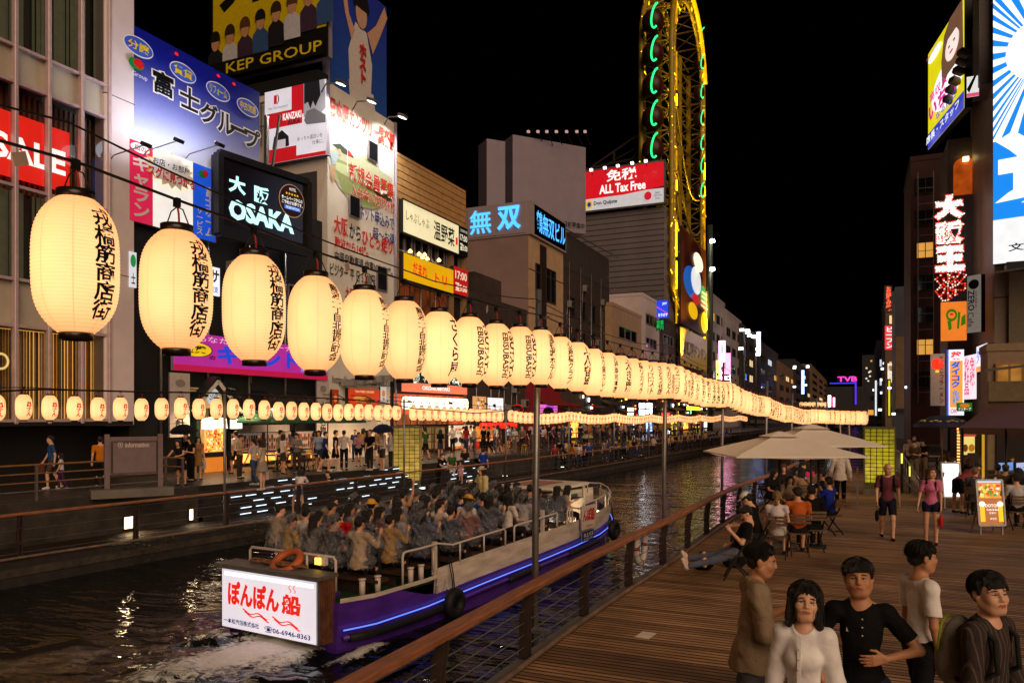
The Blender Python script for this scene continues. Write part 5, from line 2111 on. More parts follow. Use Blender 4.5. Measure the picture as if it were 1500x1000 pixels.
B=Board((-25.55,shop_y(788,-25.5)),(-25.55,shop_y(817,-25.5)),zat(608,67),zat(592,67),thick=.05,eps=.015)
B.rect(0,0,1,1,glow((240,110,200),1.0))
B.rect(.4,0,.8,1,glow((190,70,230),1.0))
B.oval(.52,.3,.28,.5,M_dark)
part(B.print,'lit_window',t)
B=Board((-25.5,ya_+.6),(-25.5,yb_-.6),QU,3.0,thick=.05,eps=.012)
B.rect(0,0,1,1,mat('dim_red_room',(.05,.01,.01),es=.35,ecol=S((140,25,20)),evar=1,var=0))
part(B.print,'doorway',t)
B=boardY(57.4,747,767,592,608,thick=.1,eps=.012)
B.oval(.55,.5,.45,.5,RED)
B.oval(.55,.5,.41,.44,M_dark)
B.text('BAR',.35,.35,.75,.65,glow((200,60,60),.7),.0)
root=thing('disc_sign','dark round bar sign with a red rim, before the dark red bar','sign',B.p(.5,0))
part(B.print,'disc',root)
part(B.let,'lettering',root)
mb=MB()
mb.bar(B.p(0,.1,-.05),B.p(.2,.5,-.05),.1,.1,M_black)
part(mb,'arm',root)
rs2=random.Random(44)
run=[(832,'amber'),(858,'dim'),(880,'dim'),(902,'amber'),(924,'white'),(944,'blue'),(962,'red'),(980,'mixed'),(998,'amber'),(1014,'mixed'),(1030,'white'),(1044,'amber')]
cols={'amber':(226,140,50),'dim':(90,50,25),'white':(225,225,215),'blue':(120,160,240),'red':(225,50,40),'mixed':(210,180,60)}
nice={'amber':'amber lit','dim':'dim','white':'white lit','blue':'blue white lit','red':'red lit','mixed':'yellow lit'}
ords=['first','second','third','fourth','fifth','sixth','seventh','eighth','ninth','tenth','eleventh','last']
for k,(px,kind) in enumerate(run):
 X=-24.8
 nx_=run[k+1][0] if k+1<len(run) else 1058
 y0,y1=shop_y(px,X)+.2,shop_y(nx_,X)-.2
 t=thing('street_shop','%s street level shop, %s after the red bar along the far promenade'%(nice[kind],ords[k]),'shop',(X,(y0+y1)/2,QU))
 d=onX(px,X)
 mb=MB()
 mb.box((X-.6,(y0+y1)/2,3.0),(1,y1-y0,5.2),M_f[2] if k%2 else M_brown)
 mb.box((X+.5,(y0+y1)/2,3.3+(k%3)*.4),(1.2,y1-y0-.4,.1),M_brown if k not in(7,9) else mat('tan_awning',S((120,90,30)),rough=.7),ry=.3)
 part(mb,'wall',t)
 B=Board((X,y0),(X,y1),QU+.2,5.4,thick=.1,eps=.02)
 c=cols[kind]
 B.rect(.08,.02,.6,.42,mat('front_'+kind,(.06,.04,.02),es=4.5,ecol=S(c),evar=.9,var=0))
 B.rect(.66,.02,.94,.42,mat('front_dim',(.05,.03,.02),es=.6,ecol=S((150,80,30)),evar=.9,var=0))
 for i in range(6):
  u,v=rs2.uniform(.05,.85),rs2.uniform(.3,.92)
  B.rect(u,v,u+rs2.uniform(.03,.14),v+rs2.uniform(.03,.12),glow(rs2.choice([(255,225,170),(230,50,40),(240,240,250),(250,190,60),(90,200,120),(240,120,60)]),8.0),e=.04+.01*i)
 part(B.print,'lit_front',t)
for(p0,p1,tp,bt,X,c,tx,tc,lab) in((936,945,590,608,-24.2,(235,245,255),'',(0,0,0),'white blue lit plate low on the far promenade, before the blue one'),(947,955,590,608,-24.0,(225,240,255),'酒',(40,80,160),'blue white lit plate with one character far along the promenade'),
 (919,928,597,608,-24.1,(255,214,150),'',(0,0,0),'square amber lit box far along the promenade'),(969,981,604,618,-23.5,(230,44,34),'たこ焼',(255,230,220),'red hanging lit sign with white kana far along the promenade'),
 (973,982,622,636,-23.4,(235,245,255),'',(0,0,0),'low white lit sign standing under the red hanging one'),(1006,1026,595,600,-23.6,(226,210,30),'ラーメン',(120,30,10),'narrow yellow lit fascia far along the promenade')):
 B=boardX(X,p0,p1,tp,bt,True,thick=.2,eps=.02)
 B.rect(0,0,1,1,glow(c,8.0))
 if tx:
  B.text(tx,.2,.15,.8,.85,glow(tc,.7),.03)
 B.done('lit_sign',lab,'sign',M_dark)
for k,px in enumerate((300,352,402,452,505,545,600,660,712)):
 X=-24.3
 y=shop_y(px,X)
 t=thing('downlight','added warm downlight brightening the far bank shops, %s from the left'%['first','second','third','fourth','fifth','sixth','seventh','eighth','ninth'][k],'lamp',(X,y,3.55),0,'added downlights of the far bank shops')
 mb=MB()
 mb.lathe([(.02,.12),(.13,.1),(.15,0)],M_black,12)
 mb.tube([(0,0,.1),(-.4,0,.3),(-1.4,0,.35)],.025,M_black,6)
 mb.build('housing',t)
 mb=MB()
 mb.lathe([(.001,.012),(.13,.01)],glow((255,205,140),5),12)
 mb.build('lens',t)
 l=lamp_spot('added_fill_lamp',(0,0,-.05),(.2,0,-3),330,(1,.66,.36),R(150),.12)  # lamps added under the eaves to brighten shopfronts and promenade
 l.parent=t
yi0,yi1=16.0,18.9
xi=bank(17)-2.35
i0,i1=ray(150),ray(236)
q0,q1=ground(152,731,QU),ground(230,716,QU)
pa,pb=ray(158)*22.6,ray(233)*23.4
t=thing('information_board','grey metal information board on two posts behind the brass topped railing','information board',(pa.x,pa.y,QU))
M_inf=mat('information_grey',S((128,112,118)),rough=.45,metal=.3,var=.1)
B=Board(pa,pb,zat(696,22.6),zat(640,22.6),thick=.12,eps=.006)
part(B.body(M_inf),'panel',t)
mb=MB()
for(u0,v0,u1,v1) in((.08,.88,.96,.88),(.96,.88,.96,.04),(.96,.04,.08,.04),(.08,.04,.08,.88)):
 mb.bar(B.p(u0,v0,.01),B.p(u1,v1,.01),.035,.035,mat('information_rim',S((90,78,84)),rough=.5))
part(mb,'rim',t)
ib=paint((235,225,220),.5,.02)
B.text('information',.33,.72,.80,.85,ib,.01)
B.let.tube([B.p(.235+.042*math.cos(q),.79+.075*math.sin(q),.008)for q in np.linspace(0,6.283,20)[:-1]],.009,ib,5,closed=True)
B.text('i',.225,.75,.245,.84,ib,.03)
part(B.let,'lettering',t)
mb=MB()
e=B.U
for u in(-.02,1.02):
 p=B.p(u,0)
 mb.box((p.x,p.y,(QU+zat(636,22.6))/2),(.14,.14,zat(636,22.6)-QU),M_inf,rz=math.atan2(e.y,e.x))
part(mb,'post',t)
mb=MB()
mb.box((pa+(pb-pa)*.5).to_3d()+Vector((.3,-.3,QU+.12)),(2.2,.5,.24),M_conc,rz=math.atan2(e.y,e.x))
part(mb,'plinth',t)
def pillar(label,loc,w,h,rz,hot,round_=False):
 t=thing('light_pillar',label,'light pillar',loc,rz,'glass block light pillars')
 nx,nz=5,14
 mb=MB()
 m=mat('pillar_glow_'+('a' if hot else 'b'),(.2,.2,.05),rough=.25,var=0)
 n=m.node_tree
 b=n.nodes['Principled BSDF']
 tc=n.nodes.new('ShaderNodeTexCoord')
 gd_=n.nodes.new('ShaderNodeVectorMath')
 gd_.operation='DISTANCE'
 gd_.inputs[1].default_value=(.05,-w/2,h*.36)
 n.links.new(tc.outputs['Object'],gd_.inputs[0])
 mr=n.nodes.new('ShaderNodeMapRange')
 mr.inputs[1].default_value=.15
 mr.inputs[2].default_value=h*.75
 mr.inputs[3].default_value=1.0 if hot else.75
 mr.inputs[4].default_value=.2
 n.links.new(gd_.outputs['Value'],mr.inputs[0])
 nz_=n.nodes.new('ShaderNodeTexNoise')
 nz_.inputs['Scale'].default_value=4
 n.links.new(tc.outputs['Object'],nz_.inputs[0])
 mu=n.nodes.new('ShaderNodeMath')
 mu.operation='MULTIPLY'
 n.links.new(mr.outputs[0],mu.inputs[0])
 n.links.new(nz_.outputs[0],mu.inputs[1])
 m2=n.nodes.new('ShaderNodeMath')
 m2.operation='MULTIPLY'
 m2.inputs[1].default_value=1.15
 n.links.new(mu.outputs[0],m2.inputs[0])
 n.links.new(m2.outputs[0],b.inputs['Emission Strength'])
 b.inputs['Emission Color'].default_value=S((225,205,40) if hot else(250,200,90))+(1,)
 gap=.012
 bw,bh=w/nx,(h-.45)/nz
 for s in range(4):
  M=Matrix.Rotation(s*math.pi/2,4,'Z')
  for i in range(nx):
   for k in range(nz):
    c=Vector((-w/2+bw*(i+.5),-w/2+.02,.42+bh*(k+.5)))
    c=M@c
    mb.box(c,(bw-gap*2,.05,bh-gap*2),m,rz=s*math.pi/2,bev=.015)
 mb.build('glass_block_face',t)
 mb=MB()
 mb.box((0,0,h/2),(w-.06,w-.06,h-.05),mat('pillar_mortar',(.10,.10,.03),rough=.7))
 for x in(-1,1):
  for y in(-1,1):
   mb.box((x*w/2,y*w/2,h/2),(.05,.05,h),mat('pillar_frame',(.12,.12,.05),rough=.5))
 mb.box((0,0,h),(w+.06,w+.06,.06),mat('pillar_frame',(.1,.1,.1)))
 mb.box((0,0,.1),(w+.06,w+.06,.2),M_conc)
 mb.build('core',t)
 return t
v=ray(1282)*27.0
pillar('yellow green glass block pillar lit from inside on the boardwalk',(v.x+.15,v.y+.45,0),.98,2.36,R(-1),True)
v=ray(597)*36.5
pillar('amber glass block pillar lit from inside on the far promenade',(v.x,v.y,QL),1.25,2.95,R(28),False)
# ================================================================== paper lanterns
def paper_mat(name,warm,edge,es,half,rings,seams,line):
 m=bpy.data.materials.new(name)
 m.use_nodes=True
 n=m.node_tree
 L=n.links
 b=n.nodes['Principled BSDF']
 b.inputs['Base Color'].default_value=S((225,200,160))+(1,)
 b.inputs['Roughness'].default_value=.7
 tc=n.nodes.new('ShaderNodeTexCoord')
 sx=n.nodes.new('ShaderNodeSeparateXYZ')
 L.new(tc.outputs['Object'],sx.inputs[0])
 def M(op,a,bb=None,c=None):
  q=n.nodes.new('ShaderNodeMath')
  q.operation=op
  for i,x in enumerate((a,bb,c)):
   if x is None:
    continue
   if isinstance(x,(int,float)):
    q.inputs[i].default_value=x
   else:
    L.new(x,q.inputs[i])
  return q.outputs[0]
 v=M('DIVIDE',M('ABSOLUTE',M('ADD',sx.outputs[2],half*.12)),half)
 v=M('POWER',v,2.2)
 cr=n.nodes.new('ShaderNodeMix')
 cr.data_type='RGBA'
 L.new(v,cr.inputs[0])
 cr.inputs[6].default_value=warm+(1,)
 cr.inputs[7].default_value=edge+(1,)
 s=M('SINE',M('MULTIPLY',sx.outputs[2],2*math.pi/(2*half)*rings))
 s=M('SMOOTHSTEP',s,.0,.0) if False else M('GREATER_THAN',s,.72)
 at_=M('ARCTAN2',sx.outputs[1],sx.outputs[0])
 fr=M('FRACT',M('ADD',M('MULTIPLY',at_,seams/(2*math.pi)),.5))
 se=M('LESS_THAN',M('ABSOLUTE',M('SUBTRACT',fr,.5)),.02)
 f=M('MINIMUM',M('ADD',M('MULTIPLY',s,.30),M('MULTIPLY',se,.42)),.6)
 f=M('MULTIPLY',f,line)
 mx=n.nodes.new('ShaderNodeMix')
 mx.data_type='RGBA'
 L.new(f,mx.inputs[0])
 L.new(cr.outputs[2],mx.inputs[6])
 mx.inputs[7].default_value=S((236,120,70))+(1,)
 oi=n.nodes.new('ShaderNodeObjectInfo')
 st=M('MULTIPLY_ADD',oi.outputs['Random'],.24*es,es*.88)
 nz=n.nodes.new('ShaderNodeTexNoise')
 nz.inputs['Scale'].default_value=6
 nz.inputs['Detail'].default_value=4
 av=n.nodes.new('ShaderNodeVectorMath')
 av.operation='ADD'
 L.new(tc.outputs['Object'],av.inputs[0])
 L.new(oi.outputs['Location'],av.inputs[1])
 L.new(av.outputs[0],nz.inputs[0])
 st=M('MULTIPLY',st,M('MULTIPLY_ADD',nz.outputs[0],.34,.83))
 L.new(mx.outputs[2],b.inputs['Emission Color'])
 L.new(st,b.inputs['Emission Strength'])
 return m
P_big=paper_mat('big_lantern_paper',(1.45,.80,.33),(1.2,.49,.165),.9,.33,38,8,1.0)
P_small=paper_mat('small_lantern_paper',(1.4,.76,.32),(1.15,.52,.175),.88,.30,22,8,.7)
M_ring=mat('lacquer_ring',(.014,.009,.007),rough=.3,var=.3,spec=.6)
INK=mat('brush_ink',(.006,.005,.005),rough=.5,var=0)
REDINK=mat('red_brush_ink',(.55,.02,.015),rough=.5,var=0,es=.55,ecol=S((215,28,20)))
M_cord=mat('red_cord',(.4,.03,.02),rough=.6)
M_wire=mat('black_cable',(.008,.008,.008),rough=.5,var=0)
def shade_prof(w,h,rib=0.0,n=60):
 pr=[]
 for i in range(n+1):
  z=-h/2+h*i/n
  q=abs(z)/(h/2)
  r=w/2*(1-q**4.0*.57)
  r=r*(.985+.015*math.cos(q*3))
  r+=rib*math.cos(i*math.pi)*.5
  pr.append((r,z))
 return pr
def wrap_text(mb,s,w,h,z0,z1,ang,aw,mt,bold=.02,vert=True,rot=False,off=.0035):
 """writing wrapped on the shade; aw is its width in metres along the paper"""
 if rot:
  vs,fs,_=text_geo(s,bold)
  vs=[(b,1-a)for a,b in vs]
 else:
  vs,fs,_=text_geo('\n'.join(s) if vert else s,bold,1,.92)
 pts=[]
 for a,b in vs:
  z=z0+(z1-z0)*b
  q=min(1,abs(z)/(h/2))
  r=w/2*(1-q**4.0*.57)*(.985+.015*math.cos(q*3))+off
  th=ang+(a-.5)*aw/(w/2)
  pts.append((r*math.cos(th),r*math.sin(th),z))
 mb.add(pts,fs,mt)
BW,BH,SW,SH=.385,.66,.37,.62
_mesh={}
def cached(key,fn):
 if key not in _mesh:
  mb=fn()
  me=bpy.data.meshes.new(key)
  me.from_pydata(mb.v,[],mb.f)
  for q in mb.mats:
   me.materials.append(q)
  me.polygons.foreach_set('material_index',mb.mi)
  me.polygons.foreach_set('use_smooth',mb.sm)
  me.update()
  _mesh[key]=me
 return _mesh[key]
def kid(name,me,parent,loc=None):
 o=bpy.data.objects.new(name,me)
 COL.objects.link(o)
 o.parent=parent
 if loc is not None:
  o.location=loc
 return o
def lantern(big,key,text_fn,loc,label,group,rz,tilt=0.0,name='paper_lantern'):
 w,h=(BW,BH) if big else(SW,SH)
 pre='big' if big else 'small'
 t=thing(name,label,'lantern',loc,rz,group)
 t.rotation_euler=(tilt,tilt*.6,rz)
 kid('paper_shade',cached(pre+'_shade',lambda:MB().lathe(shade_prof(w,h,.0035 if big else.0,76 if big else 20),P_big if big else P_small,32 if big else 18)),t)
 def ring_t():
  mb=MB()
  mb.lathe([(w*.14,h/2-.012),(w*.225,h/2-.012),(w*.228,h/2+.036),(w*.2,h/2+.036),(w*.2,h/2)],M_ring,24)
  return mb
 def ring_b():
  mb=MB()
  mb.lathe([(w*.12,-h/2-.0),(w*.185,-h/2-.036),(w*.198,-h/2-.036),(w*.2,-h/2+.010),(w*.12,-h/2+.012)],M_ring,24,cap=False)
  return mb
 def hang():
  mb=MB()
  mb.tube([(-w*.24,0,h/2+.03),(-w*.12,0,h/2+.12),(0,0,h/2+.14),(w*.12,0,h/2+.12),(w*.24,0,h/2+.03)],.004,M_wire,5)
  mb.tube([(.02,0,h/2+.03),(.015,.0,h/2+.1),(0,0,h/2+.16)],.006,M_cord,5)
  mb.box((0,0,h/2+.165),(.03,.03,.05),M_wire)
  return mb
 kid('top_ring',cached(pre+'_top',ring_t),t)
 kid('bottom_ring',cached(pre+'_bottom',ring_b),t)
 kid('hanger',cached(pre+'_hanger',hang),t)
 if text_fn:
  kid('lettering',cached(pre+key,text_fn),t)
 return t
def brush(s,aw=.125,z=.27):
 def f():
  mb=MB()
  wrap_text(mb,s,BW,BH,-z,z,0,aw,INK,.02)
  return mb
 return f
def two(a,b):
 def f():
  mb=MB()
  wrap_text(mb,a,BW,BH,-.27,.27,.25,.10,INK,.035,rot=True)
  wrap_text(mb,b,BW,BH,-.25,.22,-.28,.075,INK,.025,rot=True)
  return mb
 return f
def kana(a,b=None):
 def f():
  mb=MB()
  wrap_text(mb,a,BW,BH,-.25,.26,0,.135,INK,.022)
  if b:
   wrap_text(mb,b,BW,BH,-.24,.12,-.52,.06,INK,.01)
  return mb
 return f
LTX=[('戎橋筋商店街',brush('戎橋筋商店街'))]*5+[('難波一丁目北振興町会',brush('難波一丁目北振興町会',.10))]*3+[('さくら屋',brush('さくら屋',.12))]+[('TSUTAYA',two('TSUTAYA','EBISUBASHI'))]*3+[('道頓堀ホテル',brush('道頓堀ホテル',.10)),('心斎橋クラブ',brush('心斎橋クラブ',.1)),('大富',kana('大富')),('はり重カレー',brush('はり重カレー',.09)),('元禄寿司本店',brush('元禄寿司本店',.09)),('大金',kana('大き庵')),('橋ワカイケ',kana('橋ワカイケ')),
 ('ウエスト',kana('ウエスト','御菓子司')),('さとう',kana('さとう花店')),('今井',kana('今井うどん')),('ラニコラ',kana('ラニコラ','道頓堀店')),('みよしの',kana('みよしの会館')),('ひまわり',kana('ひまわり','地下街')),('ハートダンス',kana('ハートダンス')),('おかわこ',kana('おかわこ')),('かに',kana('㈱かわこ')),('つるや',kana('つるや本舗'))]
desc=['nearest big paper lantern, cut by the left photo edge','largest whole paper lantern with six bold black brush characters, before the pale mullions',
 'second whole big lantern with six black characters, before the corner of the shop building','third whole big lantern with six black characters, under the OSAKA screen',
 'fourth whole big lantern with six black characters, before the foot of the golf wall','big lantern with a thin black character column at its edge, fifth whole one from left',
 'big lantern with a thin column of black characters, sixth whole one from the left','big lantern with a thin column of black characters, seventh whole one from the left',
 'big lantern with four flowing hiragana, just before the TSUTAYA ones','first big lantern lettered TSUTAYA EBISUBASHI down its side','second big lantern lettered TSUTAYA EBISUBASHI down its side','third big lantern lettered TSUTAYA EBISUBASHI, touching the nearest pole']
BPATH=smooth([(-3.52,1.0),(-3.5,4.2),(-3.54,6.2),(-3.5,9),(-3.3,14.8),(-3.15,21.2),(-2.7,29.5),(-2.4,35),(-1.9,39.2),(-.5,40.6),(.4,41.0)],6)
POLES=[2.62+6.1*k for k in range(1,7)]
def sag(s,step,off,amp):
 f=((s-off)/step)%1
 return-amp*4*f*(1-f)
def bigz(y):
 return np.interp(y,[0,2.5,8.5,15,21,27,33,41],[3.55,3.53,3.50,3.46,3.36,3.10,2.86,2.74])
wire=[]
L=plen(BPATH)
s,k=.33,0
lr=random.Random(9)
while s<L-.1 and k<90:
 (x,y),(dx,dy)=along(BPATH,s)
 z=bigz(y)+sag(y,6.1,2.62,.08)+lr.uniform(-.012,.012)
 key,fn=LTX[k-0] if k<len(LTX) else LTX[14+k%15] if lr.random()<.7 else(None,None)
 if k<len(desc):
  lab=desc[k]
 elif y<16:
  lab='big paper lantern lettered %s down its side, between the first two poles'%key
 else:
  lab='big glowing paper lantern packed in the far half of the near bank row'
 rz=math.atan2(-y,-x)+R(47 if k<5 else 53)+lr.uniform(-.12,.12)
 lantern(True,'_txt_'+str(key),fn,(x,y,z),lab,'big paper lanterns strung along the near bank',rz,lr.uniform(-.035,.035))
 wire.append((x,y,z+BH/2+.18))
 s+=.605 if y<24 else(.48 if y<39.5 else.27)
 k+=1
pre=[(-3.55,-2.0,3.95+.3)]
t=thing('lantern_cable','black cables carrying the big lantern row along the near bank','cable',(-3.5,3,3.9))
mb=MB()
mb.tube(pre+wire,.008,M_wire,6)
up=[(x,y,z+.05+.06+.12*abs(math.sin((y-2.62)/6.1*math.pi))**.5*-1+.12)for x,y,z in pre+wire]
mb.tube([(x-.06,y,z)for x,y,z in up],.006,M_wire,5)
lowz=[(x-.25,y,z-BH-.42-.06*math.sin(y))for x,y,z in pre+wire if y<16]
mb.tube(lowz,.005,M_wire,5)
part(mb,'wire',t)
for i,(x,y,z) in enumerate(wire):
 if i%4==1 and i<30:
  mb=MB()
  mb.box((x+.05,y+.3,z-.06),(.004,.09,.06),mat('paper_tag',S((190,170,150)),rough=.7),rz=.3,rx=.4)
  part(mb,'tag',t)
for i,y in enumerate(POLES+[40.3]):
 x=np.interp(y,[p[1]for p in RAILS[:-8]],[p[0]for p in RAILS[:-8]])-.17
 if y==40.3:
  x=-1.45
 zt=bigz(y)+.85
 words=['first and nearest','second','third','fourth','fifth','sixth','farthest']
 t=thing('lantern_pole','%s grey steel pole of the big lantern row outside the boardwalk railing'%words[i],'pole',(x,y,-.6),0,'poles of the big lantern row')
 mb=MB()
 mb.tube([(0.0,0,0),(.01,0,2.5),(.05,0,zt+.6)],[.044,.042,.036],M_steel,10)
 mb.build('tube',t)
 mb=MB()
 for z in(.75,1.25):
  mb.box((.08,0,z),(.22,.13,.05),M_steel)
 mb.build('clamp',t)
 mb=MB()
 mb.bar((.05,0,zt+.25),(.2,0,zt+.25),.03,.03,M_steel)
 mb.build('arm',t)
for i,dx in enumerate((.35,.75)):
 t=thing('lantern_pole',['thin leaning pole beside the farthest lantern pole','last thin pole at the very end of the big lantern row'][i],'pole',(-1.1+dx,40.7,-.6))
 mb=MB()
 mb.tube([(0,0,0),(-.1,0,3.6)],.04,M_steel,8)
 mb.build('tube',t)
def redtext():
 mb=MB()
 wrap_text(mb,'昌ナん',SW,SH,-.22,.13,0,.14,REDINK,.035)
 wrap_text(mb,'となり',SW,SH,-.02,.23,.62,.05,INK,.02)
 return mb
SPOLES=[18.0,27.3,36.4,45.0,53.5,62,71,80,90,100]
swire=[]
y,k=8.4,0
def smallz(y):
 return np.interp(y,[8,18,28,40,60,105],[3.05,3.02,2.92,2.80,2.62,2.5])
near_l=['at the left photo edge, before the lit slat window','second small lantern from the left photo edge','third small lantern from the left photo edge','fourth small lantern from the left photo edge','fifth small lantern from the left photo edge, at the pale pilaster','sixth small lantern from the left photo edge']
while y<104:
 x=bank(y)+.12
 seg=[p for p in SPOLES if p<=y]
 off=seg[-1] if seg else 8.7
 z=smallz(y)+sag(y,9.1,off,.2 if y>35 else.06)+lr.uniform(-.02,.02)
 if k==1:
  z-=.06
 if y<17.6:
  lab='small lantern with red brush writing hung before the glass fronted shop building'
 elif y<37:
  lab='small lantern with red brush writing between the ice cream shop and OKONOMIYAKI sign'
 else:
  lab='small lantern crowded in the distant low string past the okonomiyaki shop'
 if not any(abs(y-p)<.18 for p in SPOLES):
  lantern(False,'_red',redtext,(x,y,z),lab,'small paper lanterns strung along the far bank',math.atan2(-y,-x)+R(36)+lr.uniform(-.2,.2),lr.uniform(-.03,.03))
  swire.append((x,y,z+SH/2+.17))
  k+=1
 y+=.60 if y>20 else.62
t=thing('lantern_cable','thin black cable carrying the small lantern string along the far bank','cable',(bank(20),20,3.4))
mb=MB()
mb.tube(swire,.012,M_wire,5)
mb.tube([(x,y,z-SH-.30)for x,y,z in swire if y<19],.006,M_wire,5)
part(mb,'wire',t)
for i,y in enumerate(SPOLES):
 t=thing('lantern_pole','%s thin pole of the small lantern string, counted along the far bank'%['first and nearest','second','third','fourth','fifth','sixth','seventh','eighth','ninth','last'][i],'pole',(bank(y)+.12,y,QL-.2),0,'poles of the small lantern string')
 mb=MB()
 mb.tube([(0,0,0),(0,0,smallz(y)-QL+.75)],.04,M_steel,8)
 mb.build('tube',t)
 mb=MB()
 mb.bar((0,-.3,smallz(y)-QL+.62),(0,.3,smallz(y)-QL+.62),.03,.03,M_steel)
 if i==0:
  mb.box((.1,.16,smallz(y)-QL+.72),(.2,.28,.2),M_black,ry=.4)
 mb.build('arm',t)
for k in range(7):
 v=ray(1174+k*6)*75
 me=_mesh['small_shade']
 o=bpy.data.objects.new('paper_lantern',me)
 COL.objects.link(o)
 o.location=(v.x,v.y,zat(592,75))
 o.scale=(1.1,1.1,.75)
 tag(o,'tiny round lantern in the short floating row above the far end of the big lanterns','lantern','tiny lanterns over the far water')
 # ================================================================== the sightseeing boat
BO=Vector((-9.55,10.62,WATER))
BH_=R(-6.0)
boat=thing('tour_boat','long open purple and white tour boat packed with passengers, leaving a white wake','boat',BO,BH_)
M_pur=mat('purple_hull',S((84,46,150)),rough=.3,var=.35,vs=2.2,spec=.5,bump=.12,bs=4,stretch=(1,.5,2))
M_bw=mat('boat_white',S((225,210,195)),rough=.45,var=.3,vs=3.5,stretch=(1,.35,1.6))
M_bfl=mat('boat_green_floor',(.015,.06,.02),rough=.8,var=.3)
M_rub=mat('rubber',(.012,.012,.012),rough=.6,var=.3,vs=8,bump=.2)
M_rust=mat('rusty_brown',(.16,.06,.03),rough=.7,var=.5,vs=6,bump=.3)
ST_=[(.25,1.42,1.30,.93),(1.0,1.56,1.45,.90),(2.5,1.66,1.56,.92),(4.5,1.70,1.60,1.00),(7.0,1.70,1.60,1.06),(9.5,1.66,1.54,1.12),(11.5,1.55,1.38,1.18),(12.8,1.36,1.10,1.26),(13.8,1.02,.72,1.36),(14.5,.60,.34,1.46),(14.95,.10,.04,1.56)]
ST_=[(q*.945,a,b,h)for q,a,b,h in ST_]
PORT=[1.3,1.55,1.95,2.15,2.2,2.15,1.95,1.65,1.2,.68,.1]
def beam(q,sgn):
 return np.interp(q,[s[0]for s in ST_],[s[1]for s in ST_] if sgn>0 else PORT)
def hull_strip(f0,f1,mt,off=0.0,mbx=None,ysel=None):
 """a strip of the hull's skin on both sides between two heights"""
 mb_=mbx or MB()
 yy=np.linspace(ST_[0][0],ST_[-1][0],40)
 if ysel:
  yy=[q for q in yy if ysel[0]<=q<=ysel[1]]
 for sgn in(-1,1):
  vs,fs=[],[]
  for q in yy:
   br=beam(q,sgn)
   bw=np.interp(q,[s[0]for s in ST_],[s[2]for s in ST_])+(br-beam(q,1))
   hr=np.interp(q,[s[0]for s in ST_],[s[3]for s in ST_])
   for f in(f0,f1):
    z=f(q,hr)
    t_=np.clip((z+.5)/(hr+.5),0,1.2)
    vs.append((sgn*(bw+(br-bw)*t_+off),q,z))
  for i in range(len(yy)-1):
   a=2*i
   fs.append((a,a+2,a+3,a+1)[::sgn])
  mb_.add(vs,fs,mt,True)
 return mb_
def sheer(q,hr):
 return hr
mb=hull_strip(lambda q,h:-.5,lambda q,h:h-.36 if q>2.6 else h-.04-.32*max(0,(q-1.6)),M_pur)
b0=ST_[0]
mb.add([(-b0[2],b0[0],-.5),(b0[2],b0[0],-.5),(b0[1],b0[0],b0[3]-.04),(-b0[1],b0[0],b0[3]-.04)],[(0,1,2,3)],M_pur)
mb.build('hull',boat)
mb=hull_strip(lambda q,h:h-.37,lambda q,h:h+(.12 if q>2.6 else 0),M_bw,.012,None,(2.55,14.13))
hull_strip(lambda q,h:h-.05,lambda q,h:h+.03,M_bw,.03,mb,(0,3.0))
hull_strip(lambda q,h:h-.37,lambda q,h:h+.12,M_bw,-.05,mb,(2.55,12.5))
mb.build('gunwale',boat)
mb=MB()
yy=np.linspace(.26,13.4,20)
vs,fs=[],[]
for q in yy:
 br=beam(q,1)-.08
 vs+=[(-beam(q,-1)+.1,q,.78),(br-.02,q,.78)]
for i in range(len(yy)-1):
 fs.append((2*i,2*i+1,2*i+3,2*i+2))
mb.add(vs,fs,M_bfl)
mb.build('deck',boat)
led_c=glow((95,130,255),1.4)
mb=MB()
for sgn in(-1,1):
 pts=[]
 for q in np.linspace(.3,13.98,40):
  br=beam(q,sgn)
  hr=np.interp(q,[s[0]for s in ST_],[s[3]for s in ST_])
  pts.append((sgn*(br+.035),q,hr-.52))
 mb.tube(pts,.013,led_c,6)
mb.build('light_strip',boat)
mb=MB()
for sgn in(-1,1):
 pts=[]
 for q in np.linspace(.3,14.08,34):
  br=beam(q,sgn)
  hr=np.interp(q,[s[0]for s in ST_],[s[3]for s in ST_])
  pts.append((sgn*(br+.02),q,hr-.66))
 mb.tube(pts,.05,M_pur,6)
 for(a,b) in((.4,3.2),(5.4,6.8),(8.6,10.6),(12.7,13.98)):
  q2=[]
  for q in np.linspace(a,b,8):
   br=beam(q,sgn)
   hr=np.interp(q,[s[0]for s in ST_],[s[3]for s in ST_])
   q2.append((sgn*(br+.06),q,hr-.66))
  mb.tube(q2,.075,M_rub,8)
mb.build('rubbing_strake',boat)
for q in(3.1,12.0):
 br=np.interp(q,[s[0]for s in ST_],[s[1]for s in ST_])
 hr=np.interp(q,[s[0]for s in ST_],[s[3]for s in ST_])
 mb=MB()
 mb.tube([(0,.21*math.cos(a),.21*math.sin(a))for a in np.linspace(0,6.283,21)[:-1]],.105,M_rub,10,closed=True)
 o=mb.build('tyre_fender',boat,(br+.17,q,hr-.62))
 mb=MB()
 mb.tube([(0,0,.25),(-.06,.04,.55),(-.13,.02,.95)],.012,M_rub,5)
 mb.tube([(0,-.05,.25),(-.06,-.02,.55),(-.13,-.05,.9)],.012,M_rub,5)
 mb.build('rope',o)
M_brail=mat('boat_rail_white',S((220,205,195)),rough=.35,var=.06)
mb=MB()
seg=[(1.75,5.35),(5.75,8.0),(8.6,8.9),(9.7,11.7)]
